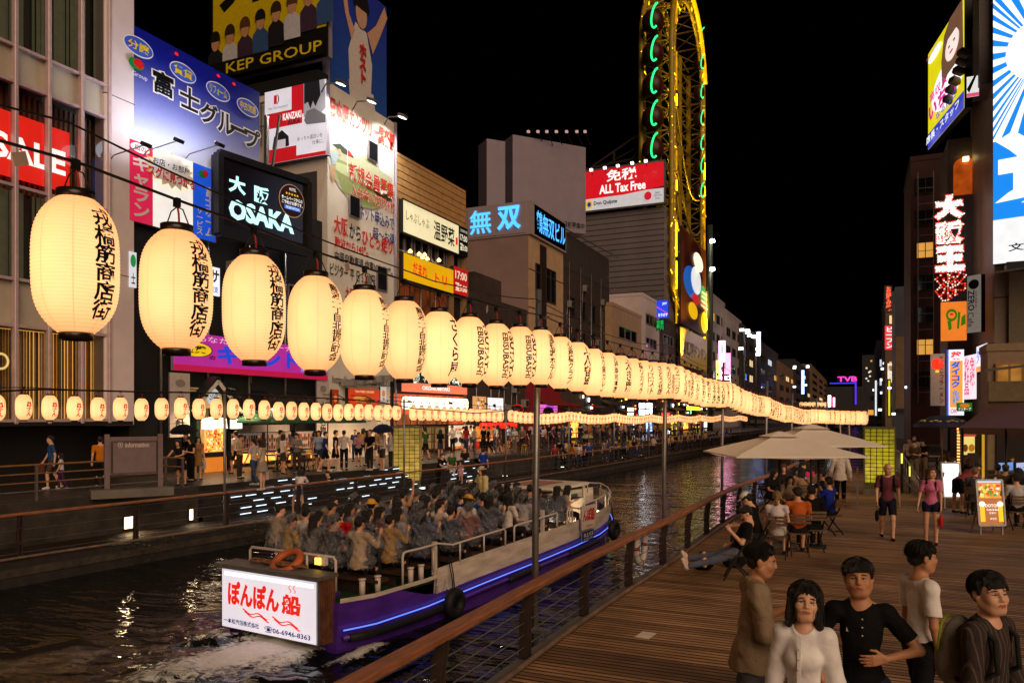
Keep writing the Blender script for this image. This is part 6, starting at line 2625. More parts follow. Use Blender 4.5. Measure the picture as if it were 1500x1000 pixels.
for(a,b) in seg:
 for sgn in(-1,1):
  pts=[]
  for q in np.linspace(a,b,8):
   br=beam(q,sgn)-.02
   hr=np.interp(q,[s[0]for s in ST_],[s[3]for s in ST_])
   pts.append((sgn*br,q,hr+.5+(.12 if q<3 else 0)))
  e0,e1=pts[0],pts[-1]
  z0=np.interp(a,[s[0]for s in ST_],[s[3]for s in ST_])+(0 if a<2.6 else.1)
  z1=np.interp(b,[s[0]for s in ST_],[s[3]for s in ST_])+.1
  full=[(e0[0],e0[1],z0),(e0[0],e0[1],e0[2]-.07),(e0[0],e0[1]+.02,e0[2]-.02),(e0[0],e0[1]+.08,e0[2])]+pts[1:-1]+[(e1[0],e1[1]-.05,e1[2]),(e1[0],e1[1],e1[2]-.05),(e1[0],e1[1],z1)]
  mb.tube(full,.024,M_brail,8)
  nq=max(1,int((b-a)/1.15))
  for k in range(1,nq+1):
   q=a+(b-a)*k/(nq+1)
   br=beam(q,sgn)-.02
   hr=np.interp(q,[s[0]for s in ST_],[s[3]for s in ST_])
   mb.cyl((sgn*br,q,hr+(.1 if q>2.6 else 0)),(sgn*br,q,hr+.5),.02,M_brail,8)
mb.tube([(-1.15,.55,.95),(-1.15,.55,1.52),(-1.1,.55,1.58),(1.0,.55,1.58),(1.05,.55,1.52),(1.05,.55,.95)],.026,M_brail,8)
mb.cyl((.35,.55,.95),(.35,.55,1.57),.022,M_brail,8)
bow,bow2=[],[]
for q in np.linspace(12.0,14.0,7):
 hr=np.interp(q,[s[0]for s in ST_],[s[3]for s in ST_])
 bow.append((beam(q,1)-.02,q,hr+.30))
 bow2.append((-beam(q,-1)+.02,q,hr+.30))
mb.tube(bow+bow2[::-1],.02,M_brail,8)
for x,y,z in bow[::2]+bow2[::2]:
 mb.cyl((x,y,z-.32),(x,y,z),.015,M_brail,6)
mb.build('guard_rail',boat)
for(x,q) in((1.40,.85),(1.46,1.2),(1.55,2.05),(1.57,2.35),(-1.4,.85),(-1.46,1.2)):
 hr=np.interp(q,[s[0]for s in ST_],[s[3]for s in ST_])
 mb=MB()
 mb.cyl((x,q,hr-.02),(x,q,hr+.26),.055,M_brail,10)
 mb.cyl((x,q,hr+.26),(x,q,hr+.29),.07,M_brail,10)
 mb.build('bollard',boat)
for q in(2.75,7.3):
 hr=np.interp(q,[s[0]for s in ST_],[s[3]for s in ST_])
 mb=MB()
 mb.box((1.6,q,hr+.33),(.08,.08,.66),M_brail)
 mb.build('rail_post',boat)
mb=MB()
for q in np.arange(1.4,10.2,.78):
 mb.box((-.15,q-.1,1.08),(3.3,.34,.06),mat('bench_brown',(.06,.03,.02),rough=.6))
 mb.box((0,q-.1,.93),(2.3,.06,.28),M_dsteel)
mb.build('bench',boat)
mb=MB()
M_cabw=mat('cabin_white',S((232,222,205)),rough=.4,var=.08)
mb.box((-.35,11.1,1.52),(1.7,2.1,.06),mat('dash',(.1,.08,.06),rough=.6))
for x in(-1.18,.48):
 mb.box((x,11.1,1.2),(.06,2.1,.7),M_cabw)
 for y in(10.1,11.1,12.1):
  mb.box((x,y,1.7),(.06,.07,.5),M_cabw)
mb.box((-.35,12.15,1.2),(1.7,.06,.7),M_cabw)
mb.build('cabin',boat)
mb=MB()
mb.box((-.35,11.0,1.98),(1.95,2.5,.1),M_cabw,bev=.04)
mb.box((-.5,10.9,2.04),(1.0,1.5,.03),mat('amber_hatch',(.3,.1,.03),rough=.3))
mb.build('cabin_roof',boat)
mb=MB()
for x in(-1.18,.48):
 mb.quad((x,10.15,1.5),(x,12.1,1.5),(x,12.1,1.93),(x,10.15,1.93),M_pane)
mb.quad((-1.15,12.15,1.5),(.45,12.15,1.5),(.45,12.15,1.93),(-1.15,12.15,1.93),M_pane)
mb.build('window',boat)
mb=MB()
mb.quad((-1.3,12.3,.84),(1.1,12.3,.84),(.35,13.6,.86),(-.4,13.6,.86),mat('bow_green',(.02,.14,.04),rough=.6))
hull_strip(lambda q,h:.8,lambda q,h:h,mat('bow_green',(.02,.14,.04)),-.06,mb,(12.3,14.05))
mb.build('fore_deck',boat)
wl_=glow((255,215,160),7)
for(x,y,z,nm) in((1.3,8.35,1.02,'deck_lamp'),(1.2,11.6,1.15,'deck_lamp'),(1.2,10.15,1.05,'deck_lamp')):
 mb=MB()
 mb.box((x,y,z),(.1,.1,.16),wl_)
 o=mb.build(nm,boat)
 l=bpy.data.lights.new('deck_lamp_light','POINT')
 l.energy=9
 l.color=(1,.78,.5)
 l.shadow_soft_size=.08
 lo_=bpy.data.objects.new('deck_lamp_light',l)
 COL.objects.link(lo_)
 lo_.parent=boat
 lo_.location=(x-.08,y-.1,z+.16)
mb=MB()
mb.box((.78,.52,1.5),(.16,.12,.18),M_brail,bev=.02)
mb.box((.72,.445,1.5),(.12,.03,.12),glow((255,190,70),3.5))
mb.build('stern_lamp',boat)
SZ0,SZ1=.19,1.32
zt0=SZ0
sgn_root=thing('boat_sign','white backlit sign cabinet with red brush kana and a phone number on the boat stern','sign',BO,BH_)
mb=MB()
mb.box((0,.12,(SZ0+SZ1)/2),(2.42,.34,SZ1-SZ0),M_steel)
mb.build('cabinet',sgn_root)
class LB(Board):
 pass
B=Board((-1.19,-.06),(1.19,-.06),SZ0+.02,SZ1-.05,eps=.004)
face=mat('boat_sign_face',S((225,220,232)),rough=.3,var=0,es=.78,ecol=S((232,228,240)),evar=.08)
B.rect(0,0,1,1,face)
B.rect(.03,.90,.97,.955,glow((255,255,255),2.2))
rs_=glow((228,40,26),.9)
B.text('ぽんぽん',.07,.40,.63,.82,rs_,.05)
B.text('船',.655,.40,.85,.74,rs_,.05)
for k,(u0,u1,v) in enumerate(((.24,.50,.34),(.26,.52,.30),(.56,.82,.30),(.58,.84,.26))):
 pts=[B.p(u0+(u1-u0)*s_,v+.028*math.sin(s_*9+2.0)-.06*s_,.012)for s_ in np.linspace(0,1,16)]
 B.let.tube(pts,.011,rs_,6)
for du in(0,.045):
 B.let.tube([B.p(.74+du+.012*math.sin(s_*7),.77+.12*s_,.012)for s_ in np.linspace(0,1,9)],.007,rs_,5)
nb=glow((44,40,110),.5)
B.text('一本松汽船株式会社',.03,.075,.42,.165,nb,.02)
B.text('☎06-6946-8363',.48,.04,.95,.155,nb,.02)
B.print.build('sign_face',sgn_root)
B.let.build('lettering',sgn_root)
mb=MB()
mb.box((0,.1,SZ1+.02),(2.6,.5,.07),mat('sign_roof',(.14,.12,.10),rough=.5,var=.3))
mb.build('sign_roof',sgn_root)
mb=MB()
for k in range(6):
 mb.box((1.24,.02+k*.05,.75),(.1,.035,1.1),M_rust)
for(x,z) in((1.1,.25),(-1.1,.25),(1.2,.95)):
 mb.bar((x,.1,z),(x*.98,.5,z+.03),.06,.06,M_pur)
mb.build('bracket',sgn_root)
bm=Matrix.Translation(BO)@Matrix.Rotation(BH_,4,'Z')
def on_boat(x,y,z):
 return bm@Vector((x,y,z))
mb=MB()
mb.tube([(.26*math.cos(a),.26*math.sin(a),0)for a in np.linspace(0,6.283,25)[:-1]],.07,mat('buoy_orange',(.55,.13,.04),rough=.5,var=.15),10,closed=True)
o=mb.build('lifebuoy',None,on_boat(.12,.28,SZ1+.14))
o.rotation_euler=(R(35),0,BH_)
tag(o,'orange lifebuoy lying on top of the boat stern sign','lifebuoy')
mb=MB()
for k in range(4):
 mb.tube([(-.55+.32*k+.18*math.cos(a)+.02*a,.15+.1*math.sin(a),.02+.01*(a%3))for a in np.linspace(0,11,24)],.022,mat('rope_brown',(.22,.10,.05),rough=.9,var=.3),6)
o=mb.build('rope',None,on_boat(-.1,.1,SZ1+.07))
o.rotation_euler=(0,0,BH_)
tag(o,'coil of brown rope lying along the top of the boat stern sign','rope')
for(q,w_,z0,z1,txt,c,tc,lab) in((9.25,.95,.98,1.62,'んぽ船',(226,214,205),(210,40,28),'white board with red kana on the starboard rail of the boat behind the pole'),(9.3,.8,.66,.92,'水上バス',(40,44,90),(215,215,225),'small dark blue plate with white writing under the red kana board')):
 br=1.70
 A_,B_=on_boat(br+.05,q,0),on_boat(br+.03,q+w_,0)
 B=Board((A_.x,A_.y),(B_.x,B_.y),WATER+z0,WATER+z1,thick=.03,eps=.004)
 B.rect(0,0,1,1,paint(c,.5))
 B.text(txt,.1,.3 if z1>1 else.4,.95,.88,paint(tc,.5),.05)
 if z1>1:
  B.text('一本松汽船',.2,.06,.8,.18,paint(tc,.5),.0)
 else:
  B.text('06-6946-8363',.1,.08,.9,.34,paint(tc,.5),.0)
 B.done('boat_plate',lab,'sign',M_white)
hr=.93
A_,B_=on_boat(1.735,2.62,0),on_boat(1.745,3.35,0)
B=Board((A_.x,A_.y),(B_.x,B_.y),WATER+.60,WATER+.82,thick=.004,eps=.004)
B.text('て ん ま',.0,.0,1,1,paint((225,220,225),.5),.02)
B.let.v=[tuple(bm.inverted()@Vector(q))for q in B.let.v]
B.let.build('name_lettering',boat)
def foam_mat():
 m=mat('wake_foam',S((240,240,232)),rough=.45,var=.1,vs=8,bump=.8,bs=14)
 n=m.node_tree
 L=n.links
 b=n.nodes['Principled BSDF']
 out=n.nodes['Material Output']
 tr=n.nodes.new('ShaderNodeBsdfTransparent')
 mx=n.nodes.new('ShaderNodeMixShader')
 tc=n.nodes.new('ShaderNodeTexCoord')
 nz=n.nodes.new('ShaderNodeTexNoise')
 nz.inputs['Scale'].default_value=5.5
 nz.inputs['Detail'].default_value=10
 nz.inputs['Roughness'].default_value=.72
 nz.inputs['Distortion'].default_value=1.2
 L.new(tc.outputs['Object'],nz.inputs[0])
 at_=n.nodes.new('ShaderNodeAttribute')
 at_.attribute_name='foam'
 ad=n.nodes.new('ShaderNodeMath')
 ad.operation='ADD'
 L.new(nz.outputs[0],ad.inputs[0])
 L.new(at_.outputs['Fac'],ad.inputs[1])
 mr=n.nodes.new('ShaderNodeMapRange')
 mr.inputs[1].default_value=.84
 mr.inputs[2].default_value=1.02
 L.new(ad.outputs[0],mr.inputs[0])
 L.new(mr.outputs[0],mx.inputs[0])
 L.new(tr.outputs[0],mx.inputs[1])
 L.new(b.outputs[0],mx.inputs[2])
 L.new(mx.outputs[0],out.inputs[0])
 return m
nx_,ny_=110,120
xs=np.linspace(-3.4,2.9,nx_)
ys=np.linspace(-6.5,1.6,ny_)
rn=np.random.default_rng(3)
def fbm(X,Y,seed,octs=((.9,1),(1.9,.5),(4.1,.26),(8.3,.12))):
 r_=np.random.default_rng(seed)
 out=np.zeros_like(X)
 for f,a in octs:
  for _ in range(4):
   th=r_.uniform(0,6.28)
   ph=r_.uniform(0,6.28)
   out+=a*.4*np.sin((X*math.cos(th)+Y*math.sin(th))*f*2.2+ph+1.2*np.sin(Y*f*.8+ph))
 return out
X_,Y_=np.meshgrid(xs,ys)
H_=fbm(X_,Y_,5)
back=np.clip(-Y_,0,8)
core=np.exp(-((X_-.15)/(.75+back*.22))**2)*np.clip(1.1-back/5.5,0,1)
arms=np.exp(-((np.abs(X_+.0)-(.95+back*.30))/.32)**2)*np.clip(1-back/5,0,1)*.8
side=np.exp(-((X_-1.75)/.22)**2)*np.exp(-((Y_-.4)/1.0)**2)*.75
foam=np.clip(core*.70+arms*.40+side*.8,0,1)*(Y_<1.5)
env=np.exp(-((np.abs(X_)/3.2)**6))*np.clip((Y_+6.5)/2,0,1)*np.clip((1.6-Y_)/.6,0,1)
Z_=.05+(H_*.07+foam*(.08+.10*np.abs(H_)))*env
me=bpy.data.meshes.new('wake')
vs=np.stack([X_,Y_,Z_],-1).reshape(-1,3)
fs=[(j*nx_+i,j*nx_+i+1,(j+1)*nx_+i+1,(j+1)*nx_+i)for j in range(ny_-1)for i in range(nx_-1)]
me.from_pydata([tuple(v)for v in vs],[],fs)
at_=me.attributes.new('foam','FLOAT','POINT')
at_.data.foreach_set('value',(foam*env).reshape(-1).astype(np.float32))
me.polygons.foreach_set('use_smooth',[True]*len(fs))
me.materials.append(foam_mat())
o=bpy.data.objects.new('wake_foam',me)
COL.objects.link(o)
o.location=BO
o.rotation_euler=(0,0,BH_)
struct(o,'stuff')
me2=bpy.data.meshes.new('wake_water')
me2.from_pydata([(a,b,c-.012)for a,b,c in vs*np.array([1,1,1])],[],fs)
me2.polygons.foreach_set('use_smooth',[True]*len(fs))
me2.materials.append(mat('churned_water',(.007,.008,.006),rough=.12,var=.3,vs=2,bump=.4,bs=7))
o=bpy.data.objects.new('wake_water',me2)
COL.objects.link(o)
o.location=BO+Vector((0,0,-.03))
o.rotation_euler=(0,0,BH_)
struct(o,'structure')
v=ray(890)*27.5
t=thing('navigation_light','small green lit marker lamp standing in the water before the bow','marker light',(v.x,v.y,WATER))
mb=MB()
mb.cyl((0,0,0),(0,0,zat(733,27.5)-WATER),.06,M_steel,8)
mb.build('post',t)
mb=MB()
mb.lathe([(.02,-.12),(.10,-.08),(.11,.06),(.05,.14),(.01,.15)],glow((90,230,160),1.4),10,(0,0,zat(727,27.5)-WATER))
mb.build('lamp',t)
# ================================================================== people: one continuous body each, grown from a distance field
class Field:
 def __init__(self):
  self.p=[]
 def cap(self,a,b,r1,r2=None,k=.03,flat=None,op='u'):
  self.p.append(('c',np.array(a,float),np.array(b,float),r1,r1 if r2 is None else r2,k,flat,op))
  return self
 def ell(self,c,r,k=.03,M=None,op='u'):
  self.p.append(('e',np.array(c,float),np.array(r,float),None if M is None else np.array(M,float),0,k,None,op))
  return self
 def bounds(self):
  lo,hi=np.full(3,1e9),np.full(3,-1e9)
  for q in self.p:
   if q[7]!='u':
    continue
   if q[0]=='c':
    r=max(q[3],q[4])
    lo=np.minimum(lo,np.minimum(q[1],q[2])-r)
    hi=np.maximum(hi,np.maximum(q[1],q[2])+r)
   else:
    r=max(q[2])
    lo=np.minimum(lo,q[1]-r)
    hi=np.maximum(hi,q[1]+r)
  return lo,hi
 def mesh(self,vox,wob=None):
  lo,hi=self.bounds()
  pad=vox*3
  lo=lo-pad
  n=np.ceil((hi+pad-lo)/vox).astype(int)+1
  D=np.full(n,1.0,np.float32)
  ax=[lo[i]+vox*np.arange(n[i])for i in range(3)]
  for q in self.p:
   kind,k,op=q[0],q[5],q[7]
   if kind=='c':
    r=max(q[3],q[4])
    l,h=np.minimum(q[1],q[2])-r,np.maximum(q[1],q[2])+r
   else:
    l,h=q[1]-max(q[2]),q[1]+max(q[2])
   m=k*1.2+vox*3
   i0=np.clip(((l-m-lo)/vox).astype(int),0,n-1)
   i1=np.clip(((h+m-lo)/vox).astype(int)+2,1,n)
   X,Y,Z=np.meshgrid(*[ax[j][i0[j]:i1[j]]for j in range(3)],indexing='ij',sparse=True)
   if kind=='c':
    a,b=q[1],q[2]
    d=b-a
    L2=float(d@d) or 1e-9
    tt=((X-a[0])*d[0]+(Y-a[1])*d[1]+(Z-a[2])*d[2])/L2
    t=np.clip(tt,0,1)
    ds=np.sqrt((X-a[0]-d[0]*t)**2+(Y-a[1]-d[1]*t)**2+(Z-a[2]-d[2]*t)**2)-(q[3]+(q[4]-q[3])*t)
    if q[6]:
     L=math.sqrt(L2)
     if 'b' in q[6]:
      ds=np.maximum(ds,(tt-1)*L)
     if 'a' in q[6]:
      ds=np.maximum(ds,-tt*L)
   else:
    P=[X-q[1][0],Y-q[1][1],Z-q[1][2]]
    if q[3] is not None:
     Mi=q[3].T
     P=[Mi[i,0]*P[0]+Mi[i,1]*P[1]+Mi[i,2]*P[2]for i in range(3)]
    r=q[2]
    k0=np.sqrt((P[0]/r[0])**2+(P[1]/r[1])**2+(P[2]/r[2])**2)
    k1=np.sqrt((P[0]/r[0]**2)**2+(P[1]/r[1]**2)**2+(P[2]/r[2]**2)**2)+1e-9
    ds=k0*(k0-1)/k1
   sl=tuple(slice(i0[j],i1[j])for j in range(3))
   A=D[sl]
   if op=='u':
    h_=np.maximum(k-np.abs(A-ds),0)/max(k,1e-6)
    D[sl]=np.minimum(A,ds)-h_*h_*k*.25
   else:
    h_=np.maximum(k-np.abs(A+ds),0)/max(k,1e-6)
    D[sl]=np.maximum(A,-ds)+h_*h_*k*.25
  if wob:
   X,Y,Z=np.meshgrid(*ax,indexing='ij',sparse=True)
   amp,f,sd=wob
   r_=np.random.default_rng(sd)
   w=0
   for o in range(5):
    v=r_.normal(size=3)
    v/=np.linalg.norm(v)
    ff=f*(1+.55*o)
    w=w+np.sin(X*v[0]*ff+Y*v[1]*ff+Z*v[2]*ff+2.2*np.sin(X*v[2]*ff*.6+Z*v[0]*ff*.5+o)+o*1.7)/(1+.35*o)
   D=D+(amp*.55*w).astype(np.float32)
  return nets(D,lo,vox)
def nets(D,lo,vox):
 s=D<0
 n=D.shape
 c=np.zeros((n[0]-1,n[1]-1,n[2]-1),np.int8)
 for dx in(0,1):
  for dy in(0,1):
   for dz in(0,1):
    c+=s[dx:n[0]-1+dx,dy:n[1]-1+dy,dz:n[2]-1+dz]
 act=(c>0)&(c<8)
 I=np.argwhere(act)
 if len(I)==0:
  return np.zeros((0,3)),np.zeros((0,4),int)
 idx=np.full(act.shape,-1,np.int64)
 idx[tuple(I.T)]=np.arange(len(I))
 acc=np.zeros((len(I),3))
 cnt=np.zeros(len(I))
 cor=[(0,0,0),(1,0,0),(0,1,0),(1,1,0),(0,0,1),(1,0,1),(0,1,1),(1,1,1)]
 edges=[(0,1),(2,3),(4,5),(6,7),(0,2),(1,3),(4,6),(5,7),(0,4),(1,5),(2,6),(3,7)]
 val=[D[tuple((I+np.array(q)).T)]for q in cor]
 for a,b in edges:
  va,vb=val[a],val[b]
  m=(va<0)!=(vb<0)
  t=np.where(m,va/np.where(np.abs(va-vb)<1e-9,1,va-vb),0)
  pa,pb=np.array(cor[a],float),np.array(cor[b],float)
  acc+=m[:,None]*(pa+(pb-pa)*t[:,None])
  cnt+=m
 V=(I+acc/cnt[:,None])*vox+lo
 F=[]
 for axx in range(3):
  u,v=(axx+1)%3,(axx+2)%3
  sl0=[slice(1,-1)]*3
  sl0[axx]=slice(0,-1)
  sl1=[slice(1,-1)]*3
  sl1[axx]=slice(1,None)
  a,b=s[tuple(sl0)],s[tuple(sl1)]
  E=np.argwhere(a!=b)
  flip=a[tuple(E.T)]
  off=np.array([1,1,1])
  off[axx]=0
  E=E+off
  du,dv=np.zeros(3,int),np.zeros(3,int)
  du[u]=1
  dv[v]=1
  q=np.stack([idx[tuple((E-du-dv).T)],idx[tuple((E-dv).T)],idx[tuple(E.T)],idx[tuple((E-du).T)]],1)
  q[~flip]=q[~flip][:,::-1]
  F.append(q)
 F=np.concatenate(F)
 F=F[(F>=0).all(1)]
 return V,F
def np_mesh(name,V,F,mats,fmat=None):
 me=bpy.data.meshes.new(name)
 me.vertices.add(len(V))
 me.vertices.foreach_set('co',np.asarray(V,np.float32).reshape(-1))
 me.loops.add(F.size)
 me.loops.foreach_set('vertex_index',F.reshape(-1).astype(np.int32))
 me.polygons.add(len(F))
 me.polygons.foreach_set('loop_start',np.arange(0,F.size,4,dtype=np.int32))
 me.polygons.foreach_set('loop_total',np.full(len(F),4,np.int32))
 me.polygons.foreach_set('use_smooth',np.ones(len(F),bool))
 for m in mats:
  me.materials.append(m)
 if fmat is not None:
  me.polygons.foreach_set('material_index',fmat.astype(np.int32))
 me.update()
 me.validate()
 return me
def nrm(v):
 v=np.array(v,float)
 return v/np.linalg.norm(v)
def rotz(a):
 c,s=math.cos(a),math.sin(a)
 return np.array([[c,-s,0],[s,c,0],[0,0,1.]])
def rotx(a):
 c,s=math.cos(a),math.sin(a)
 return np.array([[1,0,0],[0,c,-s],[0,s,c]])
def roty(a):
 c,s=math.cos(a),math.sin(a)
 return np.array([[c,0,s],[0,1,0],[-s,0,c]])
DEF=dict(lean=0.0,side=0.0,turn=0.0,LT=(-.03,0,-1),LS=(0,-.02,-1),RT=(.03,0,-1),RS=(0,-.02,-1),
 LU=(-.22,.0,-1),LF=(-.05,.2,-1),RU=(.22,0,-1),RF=(.05,.2,-1),head=(0,0,0),fem=0,grip=.5)
def skeleton(P,H=1.72):
 """joints in metres; the person faces +y, right hand on +x, lowest foot at z = 0"""
 f=P['fem']
 J={}
 R_=rotz(P['turn'])@roty(P['side'])@rotx(-P['lean'])
 hip=np.array([0,0,0.])
 up=lambda x,y,z:hip+R_@np.array([x,y,z])
 sh=(.108*H-f*.012*H)*P.get('slim',1)
 J['pel']=hip
 J['waist']=up(0,.0,.10*H)
 J['chest']=up(0,.012,.215*H)
 J['neck']=up(0,-.012,.305*H)
 J['head0']=up(0,.006,.345*H)
 J['R']=R_
 for s,q in((-1,'L'),(1,'R')):
  J['sh'+q]=up(s*sh,-.008,.283*H)
  J['hp'+q]=hip+rotz(P['turn']*.4)@np.array([s*.052*H,0,-.01])
  J['el'+q]=J['sh'+q]+nrm(P[q+'U'])*.172*H
  J['wr'+q]=J['el'+q]+nrm(P[q+'F'])*.148*H
  J['kn'+q]=J['hp'+q]+nrm(P[q+'T'])*.245*H
  J['an'+q]=J['kn'+q]+nrm(P[q+'S'])*.235*H
 y,p,r=P['head']
 J['HR']=R_@rotz(y)@rotx(-p)@roty(r) if P.get('headrel',True) else rotz(y)@rotx(-p)@roty(r)
 if abs(P['lean'])>.25 and P.get('level',True):
  J['HR']=rotz(P['turn']+y)@rotx(-p)@roty(r)
 J['head']=J['head0']+J['HR']@np.array([0,.012,.066*H*P.get('hs',1)])
 z=min(J['anL'][2],J['anR'][2])-.045*H
 for k in J:
  if k not in('R','HR'):
   J[k]=J[k]-np.array([0,0,z])
 J['H']=H
 J['smile']=P.get('smile',.002)
 J['hs']=H/1.72*P.get('hs',1)
 J['foot']={}
 for q in 'LR':
  shn=nrm(P[q+'S'])
  fy=np.array([P.get('toe'+q,0.0),1,0])
  fd=nrm(fy)
  if shn[2]>-.75:
   fd=nrm(np.array([0,.35,.9]) if shn[1]>.3 else np.array([0,.75,-.55]))
  J['foot'][q]=fd
 return J
def head_field(F,J,fine,fem):
 s=J['hs']
 A=J['HR']
 C=J['head']
 def w(x,y,z):
  return C+A@(np.array([x,y,z])*s)
 sc=lambda*r:np.array(r)*s
 fw=.94 if fem else 1.0
 F.cap(J['neck']-np.array([0,0,.03]),w(0,-.012,-.06),.056*s*(.86 if fem else 1),.052*s*(.86 if fem else 1),.03)
 F.ell(w(0,-.012,.03),sc(.076*fw,.094,.088),.02,A)
 F.ell(w(0,.028,-.03),sc(.061*fw,.062,.082),.035,A)
 F.ell(w(0,.048,-.088),sc(.036*fw,.036,.026),.04,A)
 if not fine:
  F.cap(w(0,.088,.0),w(0,.106,-.028),.010*s,.014*s,.015)
  for q in(-1,1):
   F.ell(w(q*.077,-.008,-.01),sc(.012,.022,.032),.01,A)
  return w
 for q in(-1,1):
  F.ell(w(q*.040,.062,-.028),sc(.026,.026,.026),.03,A)
  F.cap(w(q*.008,.083,.028),w(q*.050,.066,.026),.011*s,.009*s,.014)
  F.cap(w(q*.058,.0,-.055),w(q*.03,.05,-.093),.022*s,.018*s,.04)
  F.ell(w(q*.0315,.090,.004),sc(.0185,.016,.0115),.010,A,'s')
  F.ell(w(q*.080,-.010,-.008),sc(.010,.020,.033),.008,A)
  F.ell(w(q*.084,-.016,.0),sc(.010,.018,.026),.006,A)
 F.cap(w(0,.088,.018),w(0,.106,-.024),.0085*s,.0115*s,.012)
 for q in(-1,1):
  F.ell(w(q*.012,.096,-.028),sc(.0095,.010,.008),.006,A)
 F.ell(w(0,.080,-.056),sc(.030,.018,.020),.02,A)
 sm=J.get('smile',.0)
 for q in(-1,1):
  F.cap(w(0,.0925,-.0555),w(q*(.021+sm*.4),.088,-.0545+sm),.0058*s,.0050*s,.005)
  F.cap(w(0,.0985,-.0605),w(q*(.024+sm*.4),.095,-.0590+sm),.0023*s,.0022*s,.003,None,'s')
 F.ell(w(0,.0945,-.0535),sc(.014,.008,.0058),.004,A)
 F.cap(w(-.018,.089,-.0665),w(.018,.089,-.0665),.0068*s,.0068*s,.005)
 return w
def hand_field(F,J,q,P,fine):
 s=J['H']/1.72
 wr,el=J['wr'+q],J['el'+q]
 d=nrm(P.get(q+'H',tuple(wr-el)))
 pn=np.array(P.get(q+'P',(1 if q=='L' else-1,.1,.0)),float)
 pn=nrm(pn-d*(pn@d))
 sd=np.cross(d,pn)
 if q=='L':
  sd=-sd
 th=-sd if P.get(q+'flip') else sd
 pc=wr+d*.045*s
 if not fine:
  F.cap(wr,wr+d*.05*s,.024*s,.036*s,.02)
  F.cap(wr+d*.06*s,wr+d*.12*s+pn*.03*P['grip']*s,.034*s,.018*s,.02)
  F.cap(wr+d*.03*s,wr+d*.075*s+th*.045*s+pn*.01*s,.014*s,.010*s,.012)
  return
 for k in range(4):
  o=(k-1.5)*.0185*s
  F.cap(wr+th*o*.55*-1+d*.012*s,wr+d*.082*s-th*o,.0145*s,.0115*s,.012)
 g=P.get(q+'grip',P['grip'])
 for k,(ln,sp) in enumerate(((.070,.10),(.080,.03),(.074,-.04),(.058,-.12))):
  o=-(k-1.5)*.0185*s
  b=wr+d*.084*s+th*o
  a1=g*(.7+.12*k)
  d1=nrm(d*math.cos(a1)+pn*math.sin(a1)+th*sp)
  a2=g*1.7
  d2=nrm(d*math.cos(a2)+pn*math.sin(a2)+th*sp*.6)
  m=b+d1*ln*.52*s
  F.cap(b,m,.0093*s,.0086*s,.004)
  F.cap(m,m+d2*ln*.5*s,.0086*s,.0068*s,.004)
 b=wr+d*.022*s+th*.022*s
 m=b+nrm(d*.7+th*.75+pn*.25)*.045*s
 F.cap(b,m,.0135*s,.0105*s,.008)
 F.cap(m,m+nrm(d*.95+th*.25+pn*.35*(g+.3))*.034*s,.0102*s,.008*s,.004)
def body_field(J,P,fine):
 F=Field()
 s=J['H']/1.72
 f=P['fem']
 Rm=J['R']
 w=head_field(F,J,fine,f)
 sl=P.get('slim',1)
 F.ell(J['chest'],np.array([(.142-.018*f)*sl,.092*sl,.17])*s,.05,Rm)
 F.ell(J['waist'],np.array([(.116-.014*f)*sl,.080*sl,.13])*s,.05,Rm)
 F.ell(J['pel'],np.array([.136+.008*f,.090,.100])*s,.05,Rm)
 for q in 'LR':
  sg=-1 if q=='L' else 1
  tw=(.9 if f else 1.0)*(.92 if sl<1 else 1)
  F.cap(J['neck'],J['sh'+q],.045*s,.046*s*tw,.05)
  F.cap(J['sh'+q],J['el'+q],.047*s*tw,.037*s*tw,.03)
  F.cap(J['el'+q],J['wr'+q],.038*s*tw,.025*s*tw,.015)
  hand_field(F,J,q,P,fine)
  F.cap(J['hp'+q],J['kn'+q],.082*s,.052*s,.03)
  F.cap(J['kn'+q],J['an'+q],.05*s,.034*s,.02)
  calf=J['kn'+q]*.68+J['an'+q]*.32
  F.ell(calf+np.array([0,-.012,0]),np.array([.046,.05,.09])*s,.03)
  fd=J['foot'][q]
  F.cap(J['an'+q]+np.array([0,0,-.012]),J['an'+q]+fd*.10*s+np.array([0,0,-.03*abs(fd[1])]),.035*s,.030*s,.02)
 return F,w
